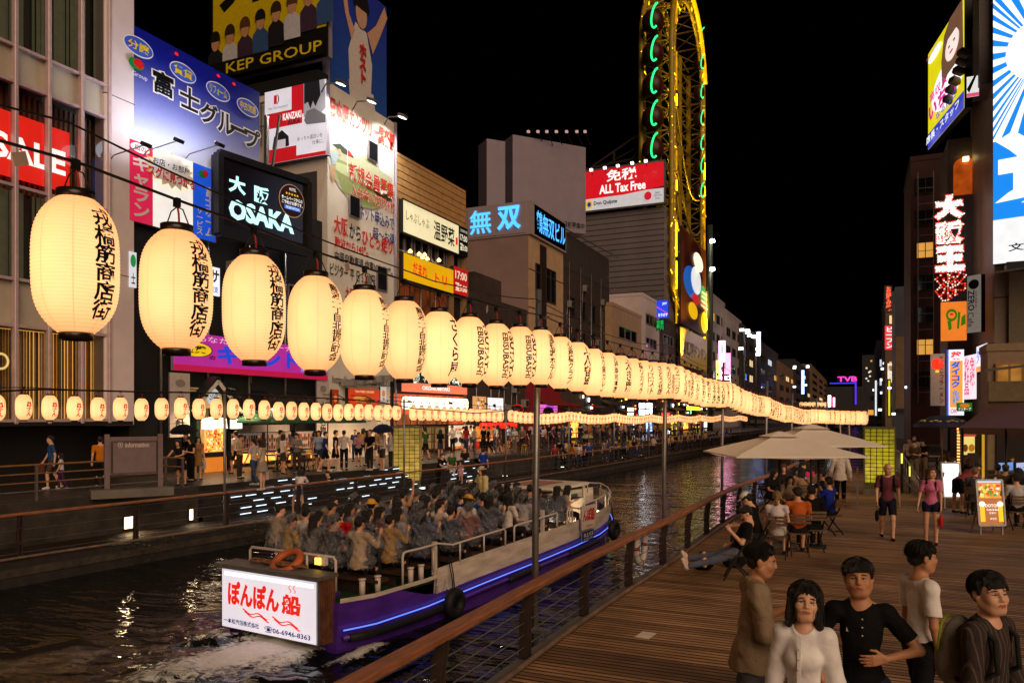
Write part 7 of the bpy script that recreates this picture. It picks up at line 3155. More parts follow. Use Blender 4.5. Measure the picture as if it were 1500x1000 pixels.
def cloth_top(J,P,style,fine):
 """tee, polo, shirt, long, top (short), poncho, dress"""
 F=Field()
 s=J['H']/1.72
 f=P['fem']
 Rm=J['R']
 ex=dict(tee=.012,polo=.011,shirt=.014,over=.030,long=.024,top=.012,dress=.014,jacket=.034).get(style,.016)
 sl=P.get('slim',1)
 F.ell(J['chest'],(np.array([(.146-.016*f)*sl,.094*sl,.17])+ex)*s,.05,Rm)
 if f:
  F.ell(J['chest']+Rm@np.array([0,.06,-.02]),(np.array([.10,.055,.06])+ex*.5)*s,.05,Rm)
 F.ell(J['waist'],(np.array([(.126-.014*f)*sl,.09*sl,.13])+ex)*s,.06,Rm)
 hem=J['pel']+Rm@np.array([0,0,-.06 if style in('tee','polo','top') else-.11])*s
 if style!='top':
  F.ell(J['pel']+Rm@np.array([0,0,.03]),(np.array([.142+.006*f,.098,.105])+ex)*s,.06,Rm)
  if style in('shirt','over','long','jacket'):
   F.cap(J['pel']-Rm@np.array([.05,0,0]),hem-Rm@np.array([.06,0,0]),.10*s+ex,.105*s+ex*1.6,.05,'b')
   F.cap(J['pel']+Rm@np.array([.05,0,0]),hem+Rm@np.array([.06,0,0]),.10*s+ex,.105*s+ex*1.6,.05,'b')
 if style=='dress':
  F.cap(J['pel'],J['pel']*.25+(J['knL']+J['knR'])*.375,.15*s,.20*s,.06,'b')
 for q in 'LR':
  F.cap(J['neck']+Rm@np.array([0,.0,-.02]),J['sh'+q],.050*s+ex*.4,.047*s+ex,.05)
  if style in('shirt','over','long','jacket'):
   F.cap(J['sh'+q],J['el'+q],.052*s+ex,.044*s+ex,.03)
   if style not in('shirt','over'):
    F.cap(J['el'+q],J['wr'+q]*.92+J['el'+q]*.08,.045*s+ex,.036*s+ex*.8,.02,'b')
   else:
    F.cap(J['el'+q],J['wr'+q]*.35+J['el'+q]*.65,.045*s+ex,.044*s+ex,.02,'b')
  else:
   m=.72 if style in('tee','polo') else.35
   F.cap(J['sh'+q],J['sh'+q]*(1-m)+J['el'+q]*m,.048*s+ex,.047*s+ex*1.1,.03,'b')
 if style in('polo','shirt','over','jacket'):
  nb=J['neck']+Rm@np.array([0,.005,.012])
  for a in np.linspace(R(35),R(325),9):
   p=nb+Rm@np.array([.062*math.sin(a),.056*math.cos(a),.006-.016*math.cos(a)])*s
   F.ell(p,np.array([.022,.022,.024])*s,.02)
 F.ell(J['neck']+Rm@np.array([0,.05,.05])*s,np.array([.062,.055,.052+(.02 if style in('polo','shirt') else 0)])*s,.01,None,'s')
 return F
def cloth_bottom(J,P,style):
 F=Field()
 s=J['H']/1.72
 f=P['fem']
 F.ell(J['pel'],np.array([.150+.008*f,.104,.112])*s,.05,J['R'])
 if style=='skirt':
  F.cap(J['pel'],J['pel']*.35+(J['knL']+J['knR'])*.325,.155*s,.21*s,.05,'b')
  return F
 for q in 'LR':
  if style=='shorts':
   F.cap(J['hp'+q],J['hp'+q]*.22+J['kn'+q]*.78,.094*s,.080*s,.03,'b')
  elif style=='hot':
   F.cap(J['hp'+q],J['hp'+q]*.62+J['kn'+q]*.38,.096*s,.088*s,.03,'b')
  else:
   F.cap(J['hp'+q],J['kn'+q],.094*s,.066*s,.03)
   F.cap(J['kn'+q],J['an'+q]*.97+J['kn'+q]*.03,.066*s,.054*s,.02,'b')
 return F
def shoes(J,P):
 F=Field()
 s=J['H']/1.72
 for q in 'LR':
  fd=J['foot'][q]
  a=J['an'+q]
  dn=np.array([0,0,-1.]) if abs(fd[1])>.8 or fd[2]<0 else nrm(np.array([0,.9,-.35]))
  h=a+dn*.030*s
  F.ell(h+dn*.0-fd*.02*s,np.array([.042,.048,.040])*s,.02)
  F.cap(h+fd*.0+dn*.004,h+fd*.135*s+dn*.012,.040*s,.034*s,.02)
 return F
def hair_field(J,P,style):
 F=Field()
 s=J['hs']
 A,C=J['HR'],J['head']
 def w(x,y,z):
  return C+A@(np.array([x,y,z])*s)
 sc=lambda*r:np.array(r)*s
 if style=='bald':
  return None
 if style in('short','mop','bowl','curly'):
  F.ell(w(0,-.024,.046),sc(.086,.098,.090),.02,A)
  F.ell(w(0,-.060,-.005),sc(.074,.052,.065),.03,A)
  if style!='short':
   for x in np.linspace(-.065,.065,7):
    F.cap(w(x*.8,.040,.112-abs(x)*.35),w(x*1.08,.086-abs(x)*.42,(.052 if style=='bowl' else.046+.02*math.sin(x*130))),.022*s,.011*s,.014)
   for q in(-1,1):
    F.cap(w(q*.074,.02,.07),w(q*.083,.018,.0),.022*s,.008*s,.012)
  else:
   for x in np.linspace(-.06,.06,6):
    F.cap(w(x*.8,.04,.11-abs(x)*.3),w(x,.078-abs(x)*.35,.075),.02*s,.013*s,.015)
 elif style in('long','bob','pony','cap','hat'):
  F.ell(w(0,-.022,.044),sc(.088,.100,.090),.02,A)
  if style in('long','bob'):
   zb=-.30 if style=='long' else-.155
   for q in(-1,1):
    F.cap(w(q*.072,.018,.06),w(q*.094,.022,zb*.95),.030*s,.022*s,.03)
    F.cap(w(q*.06,-.05,.04),w(q*.075,-.055,zb),.045*s,.034*s,.04)
    F.cap(w(q*.012,.045,.118),w(q*.072,.068,.03),.020*s,.012*s,.02)
   F.cap(w(0,-.07,.03),w(0,-.075,zb),.055*s,.045*s,.04)
   for x in np.linspace(-.05,.05,5):
    F.cap(w(x*.8,.044,.115-abs(x)*.3),w(x*1.05,.086-abs(x)*.4,.055),.018*s,.010*s,.012)
  else:
   F.ell(w(0,-.06,-.01),sc(.07,.05,.06),.03,A)
   for q in(-1,1):
    F.cap(w(q*.012,.045,.115),w(q*.074,.045,.03),.018*s,.012*s,.02)
   if style=='pony':
    F.cap(w(0,-.115,.03),w(0,-.13,-.14),.026*s,.03*s,.02)
 return F
def hat_field(J,style):
 F=Field()
 s=J['hs']
 A,C=J['HR'],J['head']
 w=lambda x,y,z:C+A@(np.array([x,y,z])*s)
 F.ell(w(0,-.012,.075),np.array([.094,.108,.075])*s,.01,A)
 F.ell(w(0,-.012,.0),np.array([.2,.2,.038])*s,.004,A,'s')
 if style=='cap':
  F.ell(w(0,.10,.052),np.array([.075,.075,.012])*s,.01,A)
 else:
  F.ell(w(0,-.01,.05),np.array([.165,.175,.014])*s,.015,A)
 return F
M_skin=[]
for i,c in enumerate(((214,160,126),(226,176,146),(196,140,104),(180,122,92))):
 m=mat('skin_%d'%i,S(c),rough=.5,var=.08,vs=14,bump=.05,bs=160,spec=.45)
 b=m.node_tree.nodes['Principled BSDF']
 b.inputs['Subsurface Weight'].default_value=.12
 b.inputs['Subsurface Radius'].default_value=(.012,.005,.003)
 M_skin.append(m)
M_lip=mat('lip',S((172,100,86)),rough=.4,var=.05)
M_eye=mat('eye_white',S((222,215,208)),rough=.2,var=0)
M_iris=mat('iris',(.012,.007,.005),rough=.12,var=0,spec=.7)
HC_={}
def hair_mat(k):
 c={'black':(.010,.008,.007),'brown':(.035,.018,.010),'blond':(.26,.15,.06),'red':(.10,.035,.018),'grey':(.15,.14,.13)}[k]
 return mat('hair_'+k,c,rough=.42,var=.5,vs=26,stretch=(3,3,.5),bump=.7,bs=90,spec=.45)
def cloth_mat(c,pat=None):
 key='cloth_%d_%d_%d_%s'%(c[0],c[1],c[2],pat)
 if key in _m:
  return _m[key]
 m=mat(key,S(c),rough=.85,var=.14,vs=9,spec=.2)
 n=m.node_tree
 tc=n.nodes.new('ShaderNodeTexCoord')
 nz=n.nodes.new('ShaderNodeTexNoise')
 nz.inputs['Scale'].default_value=6.5
 nz.inputs['Detail'].default_value=3
 nz.inputs['Distortion'].default_value=1.8
 n.links.new(tc.outputs['Object'],nz.inputs[0])
 bp=n.nodes.new('ShaderNodeBump')
 bp.inputs['Strength'].default_value=.22 if pat=='crisp' else.5
 bp.inputs['Distance'].default_value=.03
 n.links.new(nz.outputs[0],bp.inputs['Height'])
 n.links.new(bp.outputs[0],n.nodes['Principled BSDF'].inputs['Normal'])
 if pat=='stripe':
  n=m.node_tree
  L=n.links
  tc=n.nodes.new('ShaderNodeTexCoord')
  wv=n.nodes.new('ShaderNodeTexWave')
  wv.bands_direction='X'
  wv.inputs['Scale'].default_value=9
  wv.inputs['Distortion'].default_value=.6
  L.new(tc.outputs['Object'],wv.inputs[0])
  cr=n.nodes.new('ShaderNodeValToRGB')
  cr.color_ramp.elements[0].position=.80
  cr.color_ramp.elements[0].color=S(c)+(1,)
  cr.color_ramp.elements[1].position=.97
  cr.color_ramp.elements[1].color=S((96,82,76))+(1,)
  L.new(wv.outputs[0],cr.inputs[0])
  L.new(cr.outputs[0],n.nodes['Principled BSDF'].inputs['Base Color'])
 return m
_pm={}
def body_mesh(pk,P,H,vox,fine):
 key=('body',pk,H,vox)
 if key not in _pm:
  J=skeleton(P,H)
  F,w=body_field(J,P,fine)
  V,Q=F.mesh(vox)
  fm=None
  if fine:
   c=V[Q].mean(1)
   l=(c-J['head'])@J['HR']/J['hs']
   lip=(((l[:,0])/.027)**2+((l[:,2]+.0605)/.0115)**2<1)&(l[:,1]>.078)
   fm=lip.astype(int)
  me=np_mesh('person',V,Q,[M_skin[0],M_lip],fm)
  _pm[key]=(me,J)
 return _pm[key]
def field_mesh(key,fn,vox,wob=None,name='cloth'):
 if key not in _pm:
  F=fn()
  if F is None:
   _pm[key]=None
  else:
   V,Q=F.mesh(vox,wob)
   _pm[key]=np_mesh(name,V,Q,[M_black])
 return _pm[key]
def wear(o,m):
 for sl in o.material_slots[:1]:
  sl.link='OBJECT'
  sl.material=m
def person(label,pk,P,loc,rz,hair='short',hcol='black',top='tee',tcol=(200,200,200),bot='trousers',bcol=(30,30,40),skin=0,shoe=(40,38,38),H=1.72,vox=.016,fine=False,scale=1.0,group=None,hat=None,hatcol=(220,215,210),pat=None,bare_feet=False,wob=.004):
 Q=dict(DEF)
 Q.update(P)
 me,J=body_mesh(pk,Q,H,vox,fine)
 o=bpy.data.objects.new('person',me)
 COL.objects.link(o)
 o.location=loc
 o.rotation_euler=(0,0,rz)
 o.scale=(scale,)*3
 tag(o,label,'person',group)
 wear(o,M_skin[skin])
 def add(name,me_,m):
  if me_ is None:
   return None
  c=bpy.data.objects.new(name,me_)
  COL.objects.link(c)
  c.parent=o
  wear(c,m)
  return c
 cv=vox if not fine else vox*1.15
 if bot:
  add({'skirt':'skirt','shorts':'shorts','hot':'shorts'}.get(bot,'trousers'),field_mesh((bot,pk,H,vox),lambda:cloth_bottom(J,Q,bot),cv,(wob*.7,26,4)),cloth_mat(bcol))
 if top:
  add({'dress':'dress','jacket':'jacket'}.get(top,'shirt'),field_mesh((top,pk,H,vox),lambda:cloth_top(J,Q,top,fine),cv,(wob,24,7)),cloth_mat(tcol,pat))
 if not bare_feet:
  add('shoes',field_mesh(('shoes',pk,H,vox),lambda:shoes(J,Q),cv),cloth_mat(shoe))
 add('hair',field_mesh(('hair'+hair,pk,H,vox),lambda:hair_field(J,Q,hair),cv*.9,(.006,60,2)),hair_mat(hcol))
 if hat:
  add('cap' if hat=='cap' else 'hat',field_mesh((hat,pk,H,vox),lambda:hat_field(J,hat),cv*.8),cloth_mat(hatcol))
 o_J=J
 if fine:
  s=J['hs']
  for q in(-1,1):
   mb=MB()
   n=10
   mb.lathe([(.0005,-.0125*s),(.0075*s,-.010*s),(.0125*s,0),(.0075*s,.010*s),(.0005,.0125*s)],M_eye,14)
   e=mb.build('eye',o)
   c=J['head']+J['HR']@(np.array([q*.0315,.0715,.0035])*s)
   e.location=c
   mb=MB()
   mb.lathe([(.0002,.0),(.0062*s,-.0004)],M_iris,14)
   gz=P.get('gaze',(0,0))
   gd=J['HR']@np.array([math.sin(gz[0]),math.cos(gz[0])*math.cos(gz[1]),math.sin(gz[1])])
   ii=mb.build('iris',e)
   ii.location=Vector(gd)*.0128*s
   ii.rotation_euler=Vector(gd).to_track_quat('Z','Y').to_euler()
   mb=MB()
   w=lambda x,y,z:J['head']+J['HR']@(np.array([x,y,z])*s)
   lid=[w(q*(.0315+.0165*t),.0835-.004*t*t+(.0015 if abs(t)<.6 else 0),.0085-.0048*t*t)for t in np.linspace(-1,1,9)]
   mb.tube(lid,.0021*s,M_lidm,5)
   br=[w(q*(.031+.023*t),.0905-.012*max(0,t)**2-.001,.0265+.003*(1-t*t)-.002*t)for t in np.linspace(-1,1,9)]
   mb.tube(br,[.0018*s,.003*s,.0036*s,.0038*s,.0038*s,.0035*s,.003*s,.0024*s,.0014*s],hair_mat('black'),6)
   mb.build('eyebrow',o)
 return o,J
def strands(o,J,style,n=700,sd=1):
 """combed hair: strands run from the crown down over the skull"""
 r_=np.random.default_rng(sd)
 s,A,C=J['hs'],J['HR'],J['head']
 mb=MB()
 hm=hair_mat('black')
 c0,rad=np.array([0,-.024,.046]),np.array([.088,.101,.092])
 bob=style=='bob'
 for _ in range(n):
  az=r_.uniform(0,6.283)
  fr=math.sin(az)
  if bob:
   e1=1.35 if fr>.62 else 1.62
  else:
   e1=(1.22 if style!='short' else 1.0) if fr>.45 else(1.62 if fr>-.2 else 2.0)
  e0=r_.uniform(.05,.75)
  e1=e1+r_.uniform(-.22,.08)
  tw=r_.normal()*.28
  lift=abs(r_.normal())*.006+.001
  q=[]
  for k in range(6):
   t=k/5
   e=e0+(e1-e0)*t
   a=az+tw*t*t
   d=np.array([math.cos(a)*math.sin(e),math.sin(a)*math.sin(e),math.cos(e)])
   q.append(c0+d*(rad+lift*(.4+t)))
  if bob and fr<=.62:
   p=q[-1]
   ln=r_.uniform(.14,.21)
   for k in(1,2,3):
    q.append(p+np.array([p[0]*.10*k/3,p[1]*.06*k/3,-ln*k/3]))
  m=len(q)
  mb.tube([C+A@(v*s)for v in q],[(.0026-.0016*k/(m-1))*s for k in range(m)],hm,3,cap=False)
 mb.build('hair',o)
M_lidm=mat('lash_line',(.03,.015,.012),rough=.5,var=0)
# ================================================================== the people
STAND=dict()
STAND2=dict(LT=(-.06,.05,-1),RT=(.05,-.03,-1),LU=(-.18,.05,-1),LF=(.25,.75,-.35),RU=(.2,-.02,-1),head=(.2,-.1,0))
PHONE=dict(LU=(-.2,.15,-1),LF=(.35,.8,.15),RU=(.25,.15,-1),RF=(-.35,.8,.2),head=(0,.35,0))
WALK=dict(LT=(-.02,.36,-1),LS=(0,-.05,-1),RT=(.02,-.22,-1),RS=(0,-.5,-1),LU=(-.2,-.3,-1),LF=(-.05,.1,-1),RU=(.2,.3,-1),RF=(.02,.55,-1),lean=.04)
WALKB=dict(LT=(-.02,-.2,-1),LS=(0,-.45,-1),RT=(.02,.3,-1),RS=(0,-.02,-1),LU=(-.26,.2,-1),LF=(-.1,.5,-1),RU=(.26,-.2,-1),RF=(.1,.1,-1),lean=.03)
LEANR=dict(lean=.42,LU=(-.3,.62,-.75),LF=(.3,.85,-.15),RU=(.3,.62,-.75),RF=(-.3,.85,-.15),LT=(-.05,-.12,-1),RT=(.05,.1,-1),head=(0,.05,0))
LEAND=dict(lean=.45,LU=(-.25,.6,-.8),LF=(.3,.85,-.1),RU=(.25,.6,-.8),RF=(-.2,.9,-.1),LT=(-.25,-.08,-1),RT=(.18,.0,-1),fem=1,head=(-.3,.15,0))
SIT=dict(LT=(-.12,1,-.08),LS=(0,.05,-1),RT=(.12,1,-.08),RS=(0,.05,-1),LU=(-.2,.35,-1),LF=(.25,1,-.15),RU=(.2,.35,-1),RF=(-.25,1,-.15),lean=.08)
SITB=dict(LT=(-.12,1,-.08),LS=(0,.05,-1),RT=(.12,1,-.08),RS=(0,.05,-1),LU=(-.2,.5,-1),LF=(.35,.8,.5),RU=(.2,.3,-1),RF=(-.3,1,-.2),lean=.2,head=(.4,.1,0))
SITC=dict(LT=(-.12,1,-.08),LS=(0,.05,-1),RT=(.12,1,-.08),RS=(0,.05,-1),LU=(-.25,.6,-.6),LF=(.1,.7,.9),RU=(.25,.6,-.6),RF=(-.1,.7,.9),lean=.05,head=(-.3,-.05,0))
SITK=dict(LT=(-.2,.9,.35),LS=(0,.1,-1),RT=(.2,.95,.1),RS=(0,-.1,-1),LU=(-.2,.5,-1),LF=(.3,.9,.1),RU=(.2,.5,-1),RF=(-.3,.9,.1),lean=.35,head=(0,.2,0))
RECL=dict(lean=-.42,LT=(-.10,.92,-.36),LS=(-.05,.96,-.26),RT=(.08,.95,-.25),RS=(.03,.97,-.20),LU=(-.2,.4,-1),LF=(.2,.6,.6),RU=(.25,.25,-1),RF=(-.1,.9,-.35),head=(.15,.55,0))
BEND=dict(lean=1.0,LU=(-.15,.5,-.9),LF=(.1,.8,-.4),RU=(.15,.5,-.9),RF=(-.1,.8,-.4),LT=(-.06,-.05,-1),RT=(.06,.12,-1),level=False,head=(0,-.2,0))
def face_to(p,tgt):
 """heading that turns the front (+y) of a figure at p towards tgt"""
 return math.atan2(tgt[1]-p[1],tgt[0]-p[0])-math.pi/2
def on_deck(px,d):
 v=ray(px)*d
 return Vector((v.x,v.y,0))
FV=.0068
cam2=(0,0)
def sees(px,d,yaw):
 p=on_deck(px,d)
 return p,face_to(p,cam2)+yaw
p,rz=sees(1264,5.3,R(3))
man,J=person('young man in a black polo shirt holding a hand on his belly','polo',dict(
 RU=(.50,-.05,-.85),RF=(-.25,.42,-.75),RH=(-.45,.25,-.75),RP=(-.7,-.3,.4),
 LU=(-.62,.12,-.72),LF=(.88,.62,-.14),LH=(.95,.30,-.16),LP=(.3,-.9,0),Lgrip=.30,Rgrip=.35,
 head=(R(-2),R(-7),R(3)),gaze=(0,.1),side=.03,hs=1.02,slim=.85),p,rz,hair='bowl',top='polo',tcol=(16,15,17),bot='trousers',bcol=(40,48,74),skin=2,H=1.77,vox=FV,fine=True)
strands(man,J,'bowl',800,1)
mb=MB()
for k in range(3):
 q=J['chest']+np.array([.0,.122+.004*k,.10-.055*k])
 mb.lathe([(.001,.004),(.006,.002),(.006,-.001)],mat('pale_button',S((220,210,200)),rough=.3),8,(0,0,0))
 mb.v[-24:]=[(x+q[0],z+q[1],y+q[2])for x,y,z in mb.v[-24:]]
mb.build('button',man)
mb=MB()
q=J['chest']+np.array([.085,.112,.005])
mb.add([q+np.array(a)for a in((0,0,0),(.016,-.002,.004),(.012,0,.034),(.006,.001,.02))],[(0,1,2,3)],mat('pale_button',(.7,.7,.7)))
mb.build('emblem',man)
p,rz=sees(1178,4.95,R(-8))
girl,J=person('smiling young woman with shoulder length black hair in a rolled sleeve white shirt','girl',dict(
 fem=1,LU=(-.22,-.02,-1),LF=(.05,.30,-1),RU=(.18,.0,-1),RF=(.1,.25,-1),head=(R(14),R(-9),R(-4)),gaze=(.05,.12),smile=.010,hs=1.01,slim=.80),p,rz,
 hair='bob',top='shirt',tcol=(250,244,250),pat='crisp',bot='trousers',bcol=(60,62,70),skin=1,H=1.69,vox=FV,fine=True,wob=.003)
strands(girl,J,'bob',800,2)
mb=MB()
for k in range(6):
 q=J['chest']+np.array([.012,.128-(.0 if k<2 else.012*(k-2)),.06-.065*k])
 mb.box(q,(.009,.006,.009),mat('pale_button',(.7,.7,.7)))
mb.box(J['chest']+np.array([.012,.12,-.07]),(.022,.012,.40),cloth_mat((250,244,250),'crisp'))
mb.build('button_placket',girl)
p=on_deck(1100,6.0)
rz=face_to(p,cam2)+R(100)
beige,J=person('man in a loose beige overshirt walking right while looking at the things in his hands','beige',dict(
 lean=.07,LU=(-.12,.22,-1),LF=(.14,.9,.5),RU=(.16,.18,-1),RF=(-.06,.92,.42),LH=(.1,1,.3),RH=(-.05,1,.2),LP=(.2,0,1),RP=(-.5,0,1),
 LT=(-.02,.3,-1),RT=(.02,-.24,-1),RS=(0,-.4,-1),head=(R(-12),R(6),0),grip=.75,hs=1.01,slim=.85),p,rz,
 hair='short',top='over',tcol=(156,136,112),bot='trousers',bcol=(96,98,112),skin=2,H=1.79,vox=FV,fine=True,wob=.006)
strands(beige,J,'short',800,3)
bm_=Matrix.Translation(beige.location)@Matrix.Rotation(rz,4,'Z')
c=bm_@Vector(J['wrR']+np.array([-.02,.10,.03]))
t=thing('phone','black phone held in the hands of the man in the beige overshirt','phone',c,rz)
mb=MB()
mb.box((0,.03,0),(.075,.15,.009),M_black,rx=.35,bev=.003)
mb.build('case',t)
mb=MB()
mb.box((0,.028,.006),(.066,.135,.003),mat('phone_glass',(.01,.01,.012),rough=.1),rx=.35)
mb.build('display',t)
c=bm_@Vector(J['wrL']+np.array([.03,.09,.06]))
t=thing('snack_pack','crinkled shiny snack bag held by the man in the beige overshirt','snack bag',c,rz)
F=Field().ell((0,0,0),(.05,.035,.06),.02)
V,Q=F.mesh(.006,(.012,60,3))
o=bpy.data.objects.new('bag',np_mesh('bag',V,Q,[mat('foil',(.5,.22,.18),rough=.25,metal=.6,var=.9,vs=22)]))
COL.objects.link(o)
o.parent=t
p=on_deck(1348,6.3)
rz=face_to(p,cam2)+R(122)
wt,J=person('shaggy haired man in a white tee with a red print, turned to the right','whitetee',dict(
 LU=(-.16,.05,-1),LF=(.02,.3,-1),RU=(.16,-.02,-1),RF=(.0,.2,-1),LT=(-.02,.2,-1),RT=(.02,-.15,-1),RS=(0,-.25,-1),head=(R(-8),R(2),0),hs=1.01,slim=.85),p,rz,
 hair='mop',top='tee',tcol=(246,240,238),pat='crisp',bot='trousers',bcol=(22,22,28),skin=2,H=1.74,vox=FV,fine=True,wob=.004)
strands(wt,J,'mop',800,4)
mb=MB()
for a in np.linspace(0,5.2,14):
 q=J['chest']+np.array([-.03+.05*math.cos(a+.6),.120-.01*abs(math.cos(a)),.01+.055*math.sin(a+.6)])
 mb.box(q,(.02,.012,.02),mat('red_print',S((190,40,45)),rough=.7),ry=a)
mb.build('print',wt)
p=on_deck(1449,4.85)
rz=face_to(p,cam2)+R(62)
bp,J=person('young man in a dark striped shirt wearing a grey backpack at the photo edge','packer',dict(
 LU=(-.2,.12,-1),LF=(.1,.5,-.9),RU=(.22,.1,-1),RF=(.05,.4,-.9),head=(R(-24),R(-6),R(2)),gaze=(-.25,.1),hs=1.02,slim=.85),p,rz,
 hair='mop',top='shirt',tcol=(58,50,48),pat='stripe',bot='trousers',bcol=(34,34,40),skin=1,H=1.77,vox=FV,fine=True,wob=.005)
strands(bp,J,'mop',800,5)
t=thing('backpack','grey backpack with a lime green zip worn by the man in the striped shirt','backpack',bp.location,rz)
F=Field()
c=J['chest']+np.array([0,-.20,-.05])
F.ell(c,(.15,.085,.22),.03)
F.ell(c+np.array([0,-.03,-.10]),(.145,.085,.15),.05)
F.ell(c+np.array([0,-.06,-.06]),(.11,.07,.14),.05)
V,Q=F.mesh(.009,(.004,26,5))
o=bpy.data.objects.new('bag',np_mesh('bag',V,Q,[cloth_mat((150,146,138))]))
COL.objects.link(o)
o.parent=t
mb=MB()
arc=[]
for a in np.linspace(-.4,math.pi+.4,24):
 e=np.array([.138*math.cos(a),0,.05+.155*math.sin(a)])
 y=-.086*math.sqrt(max(.05,1-(e[0]/.16)**2-((e[2])/.26)**2))-.018
 arc.append(c+e+np.array([0,y,0]))
mb.tube(arc,.009,mat('lime_zip',S((165,205,40)),rough=.5),6)
mb.build('zip',t)
mb=MB()
for sx in(-1,1):
 st_=[c+np.array([sx*.09,.06,.16]),J['sh'+('R' if sx>0 else 'L')]*.72+J['neck']*.28+np.array([0,-.03,.072]),J['sh'+('R' if sx>0 else 'L')]*.75+J['chest']*.25+np.array([0,.105,-.0]),J['chest']+np.array([sx*.125,.105,-.10]),J['waist']+np.array([sx*.15,.0,.02]),c+np.array([sx*.12,.05,-.16])]
 mb.tube(smooth([tuple(q)for q in[(a[0],a[1])for a in st_]],1) and[Vector(q)for q in st_],.017,cloth_mat((40,40,42)),8)
mb.build('strap',t)
V2=.013
def fig(label,pk,P,px,fy,face,zf=0.0,**k):
 """a figure whose feet stand where the survey puts them"""
 g=ground(px,fy,zf)
 return person(label,pk,P,g,face,**k)
TO=lambda g:face_to(g,cam2)
g=ground(1300,790,0)
m1,J1=person('balding man in a burgundy tee and navy shorts walking towards the camera','walker1',dict(WALK,head=(.35,0,0),slim=.95),g,face_to(g,cam2)+R(6),hair='bald',top='tee',tcol=(112,58,70),bot='shorts',bcol=(26,28,48),skin=1,shoe=(20,20,22),vox=.0085,fine=True,H=1.72)
g2=ground(1364,797,0)
w1,J2=person('woman in a pink tee and navy shorts walking towards the camera, one arm swung out','walker2',dict(WALK,fem=1,RU=(.30,.1,-1),RF=(.15,.35,-1),LU=(-.18,.1,-1),LF=(0,.2,-1),LT=(-.02,.1,-1),LS=(0,-.05,-1),RT=(.02,-.05,-1),RS=(0,-.1,-1),head=(.5,.0,0),slim=.85),g2,face_to(g2,cam2),hair='bob',hcol='red',top='tee',tcol=(214,120,160),bot='hot',bcol=(30,32,58),skin=1,shoe=(60,40,40),vox=.0085,fine=True,H=1.66)
for(o,J,gg,lab,col,side) in((m1,J1,g,'small folded black umbrella hanging from the hand of the burgundy tee man',(16,16,18),'R'),(w1,J2,g2,'small folded red umbrella hanging from the hand of the pink tee woman',(205,40,40),'L')):
 M=Matrix.Translation(o.location)@Matrix.Rotation(o.rotation_euler.z,4,'Z')
 c=M@Vector(J['wr'+side]+np.array([0,.03,-.08]))
 mb=MB()
 mb.lathe([(.004,0),(.006,-.10),(.035,-.13),(.042,-.2),(.038,-.32),(.014,-.36),(.003,-.37)],cloth_mat(col),10)
 t=mb.build('folded_umbrella',None,c)
 tag(t,lab,'umbrella')
mb=MB()
for sx in(-1,1):
 q=J1['sh'+'LR'[sx>0]]
 mb.tube([q+np.array([-sx*.05,-.09,-.02]),q+np.array([-sx*.05,.0,.068]),q+np.array([-sx*.055,.10,-.02]),J1['chest']+np.array([sx*.13,.115,-.10]),J1['waist']+np.array([sx*.155,.02,.03])],.022,cloth_mat((22,22,26)),7)
mb.box(J1['chest']+np.array([0,-.20,-.04]),(.28,.14,.40),cloth_mat((22,22,26)),bev=.05)
o=mb.build('backpack',None,m1.location)
o.rotation_euler=m1.rotation_euler
tag(o,'black backpack worn by the burgundy tee man','backpack')
mb=MB()
mb.tube([J2['shR']+np.array([-.05,.10,-.02]),J2['shR']+np.array([-.05,.0,.066]),J2['shR']+np.array([-.05,-.1,-.04])],.02,cloth_mat((22,22,26)),7)
mb.tube([J2['shL']+np.array([.05,.10,-.16]),J2['shL']+np.array([.05,.09,-.02]),J2['shL']+np.array([.05,.0,.066]),J2['shL']+np.array([.05,-.1,-.04])],.02,cloth_mat((22,22,26)),7)
mb.box(J2['chest']+np.array([0,-.18,-.04]),(.25,.12,.36),cloth_mat((22,22,26)),bev=.05)
o=mb.build('backpack',None,w1.location)
o.rotation_euler=w1.rotation_euler
tag(o,'black backpack worn by the pink tee woman','backpack')
g=ground(1231,740,0)
person('man in a white shirt and black trousers walking away past the parasols','walkaway',dict(WALKB),g,face_to(g,cam2)+math.pi,hair='short',top='long',tcol=(214,205,196),bot='trousers',bcol=(14,14,17),shoe=(190,185,180),vox=V2,H=1.72)
g=ground(1068,838,0)
seat=.44
rc=Vector((g.x+.22,g.y+.1,0))
def folding_chair(label,loc,rz,mtl=None,wood=None,group='folding chairs on the boardwalk'):
 t=thing('folding_chair',label,'chair',loc,rz,group)
 key='chairseat'
 wd=wood or mat('chair_slat',(.13,.07,.035),rough=.6,var=.4,vs=6)
 kid('seat',cached('fc_seat',lambda:[mb_ for mb_ in[MB()] if[mb_.box((0,-.17+.07*k,.44),(.40,.055,.02),wd)for k in range(6)]][0]),t)
 kid('backrest',cached('fc_back',lambda:[mb_ for mb_ in[MB()] if[mb_.box((0,-.25-.01*k,.68+.07*k),(.40,.018,.05),wd)for k in range(3)]][0]),t)
 def fr(s):
  def f():
   mb=MB()
   mb.bar((s*.19,.20,0),(s*.19,-.27,.86),.02,.03,M_black)
   return mb
  return f
 def fr2(s):
  def f():
   mb=MB()
   mb.bar((s*.165,-.24,0),(s*.165,.18,.45),.02,.03,M_black)
   return mb
  return f
 for s in(-1,1):
  kid('leg',cached('fc_leg%d'%s,fr(s)),t)
  kid('leg',cached('fc_legb%d'%s,fr2(s)),t)
 kid('stretcher',cached('fc_str',lambda:MB().bar((-.19,-.155,.65),(.19,-.155,.65),.02,.02,M_black)),t)
 kid('stretcher',cached('fc_str2',lambda:MB().bar((-.165,-.2,.1),(.165,-.2,.1),.02,.02,M_black)),t)
 return t
V3=.015
p=ground(1076,850,0)
rzR=R(90)+R(8)
p=Vector((p.x+.0,p.y+.15,0))
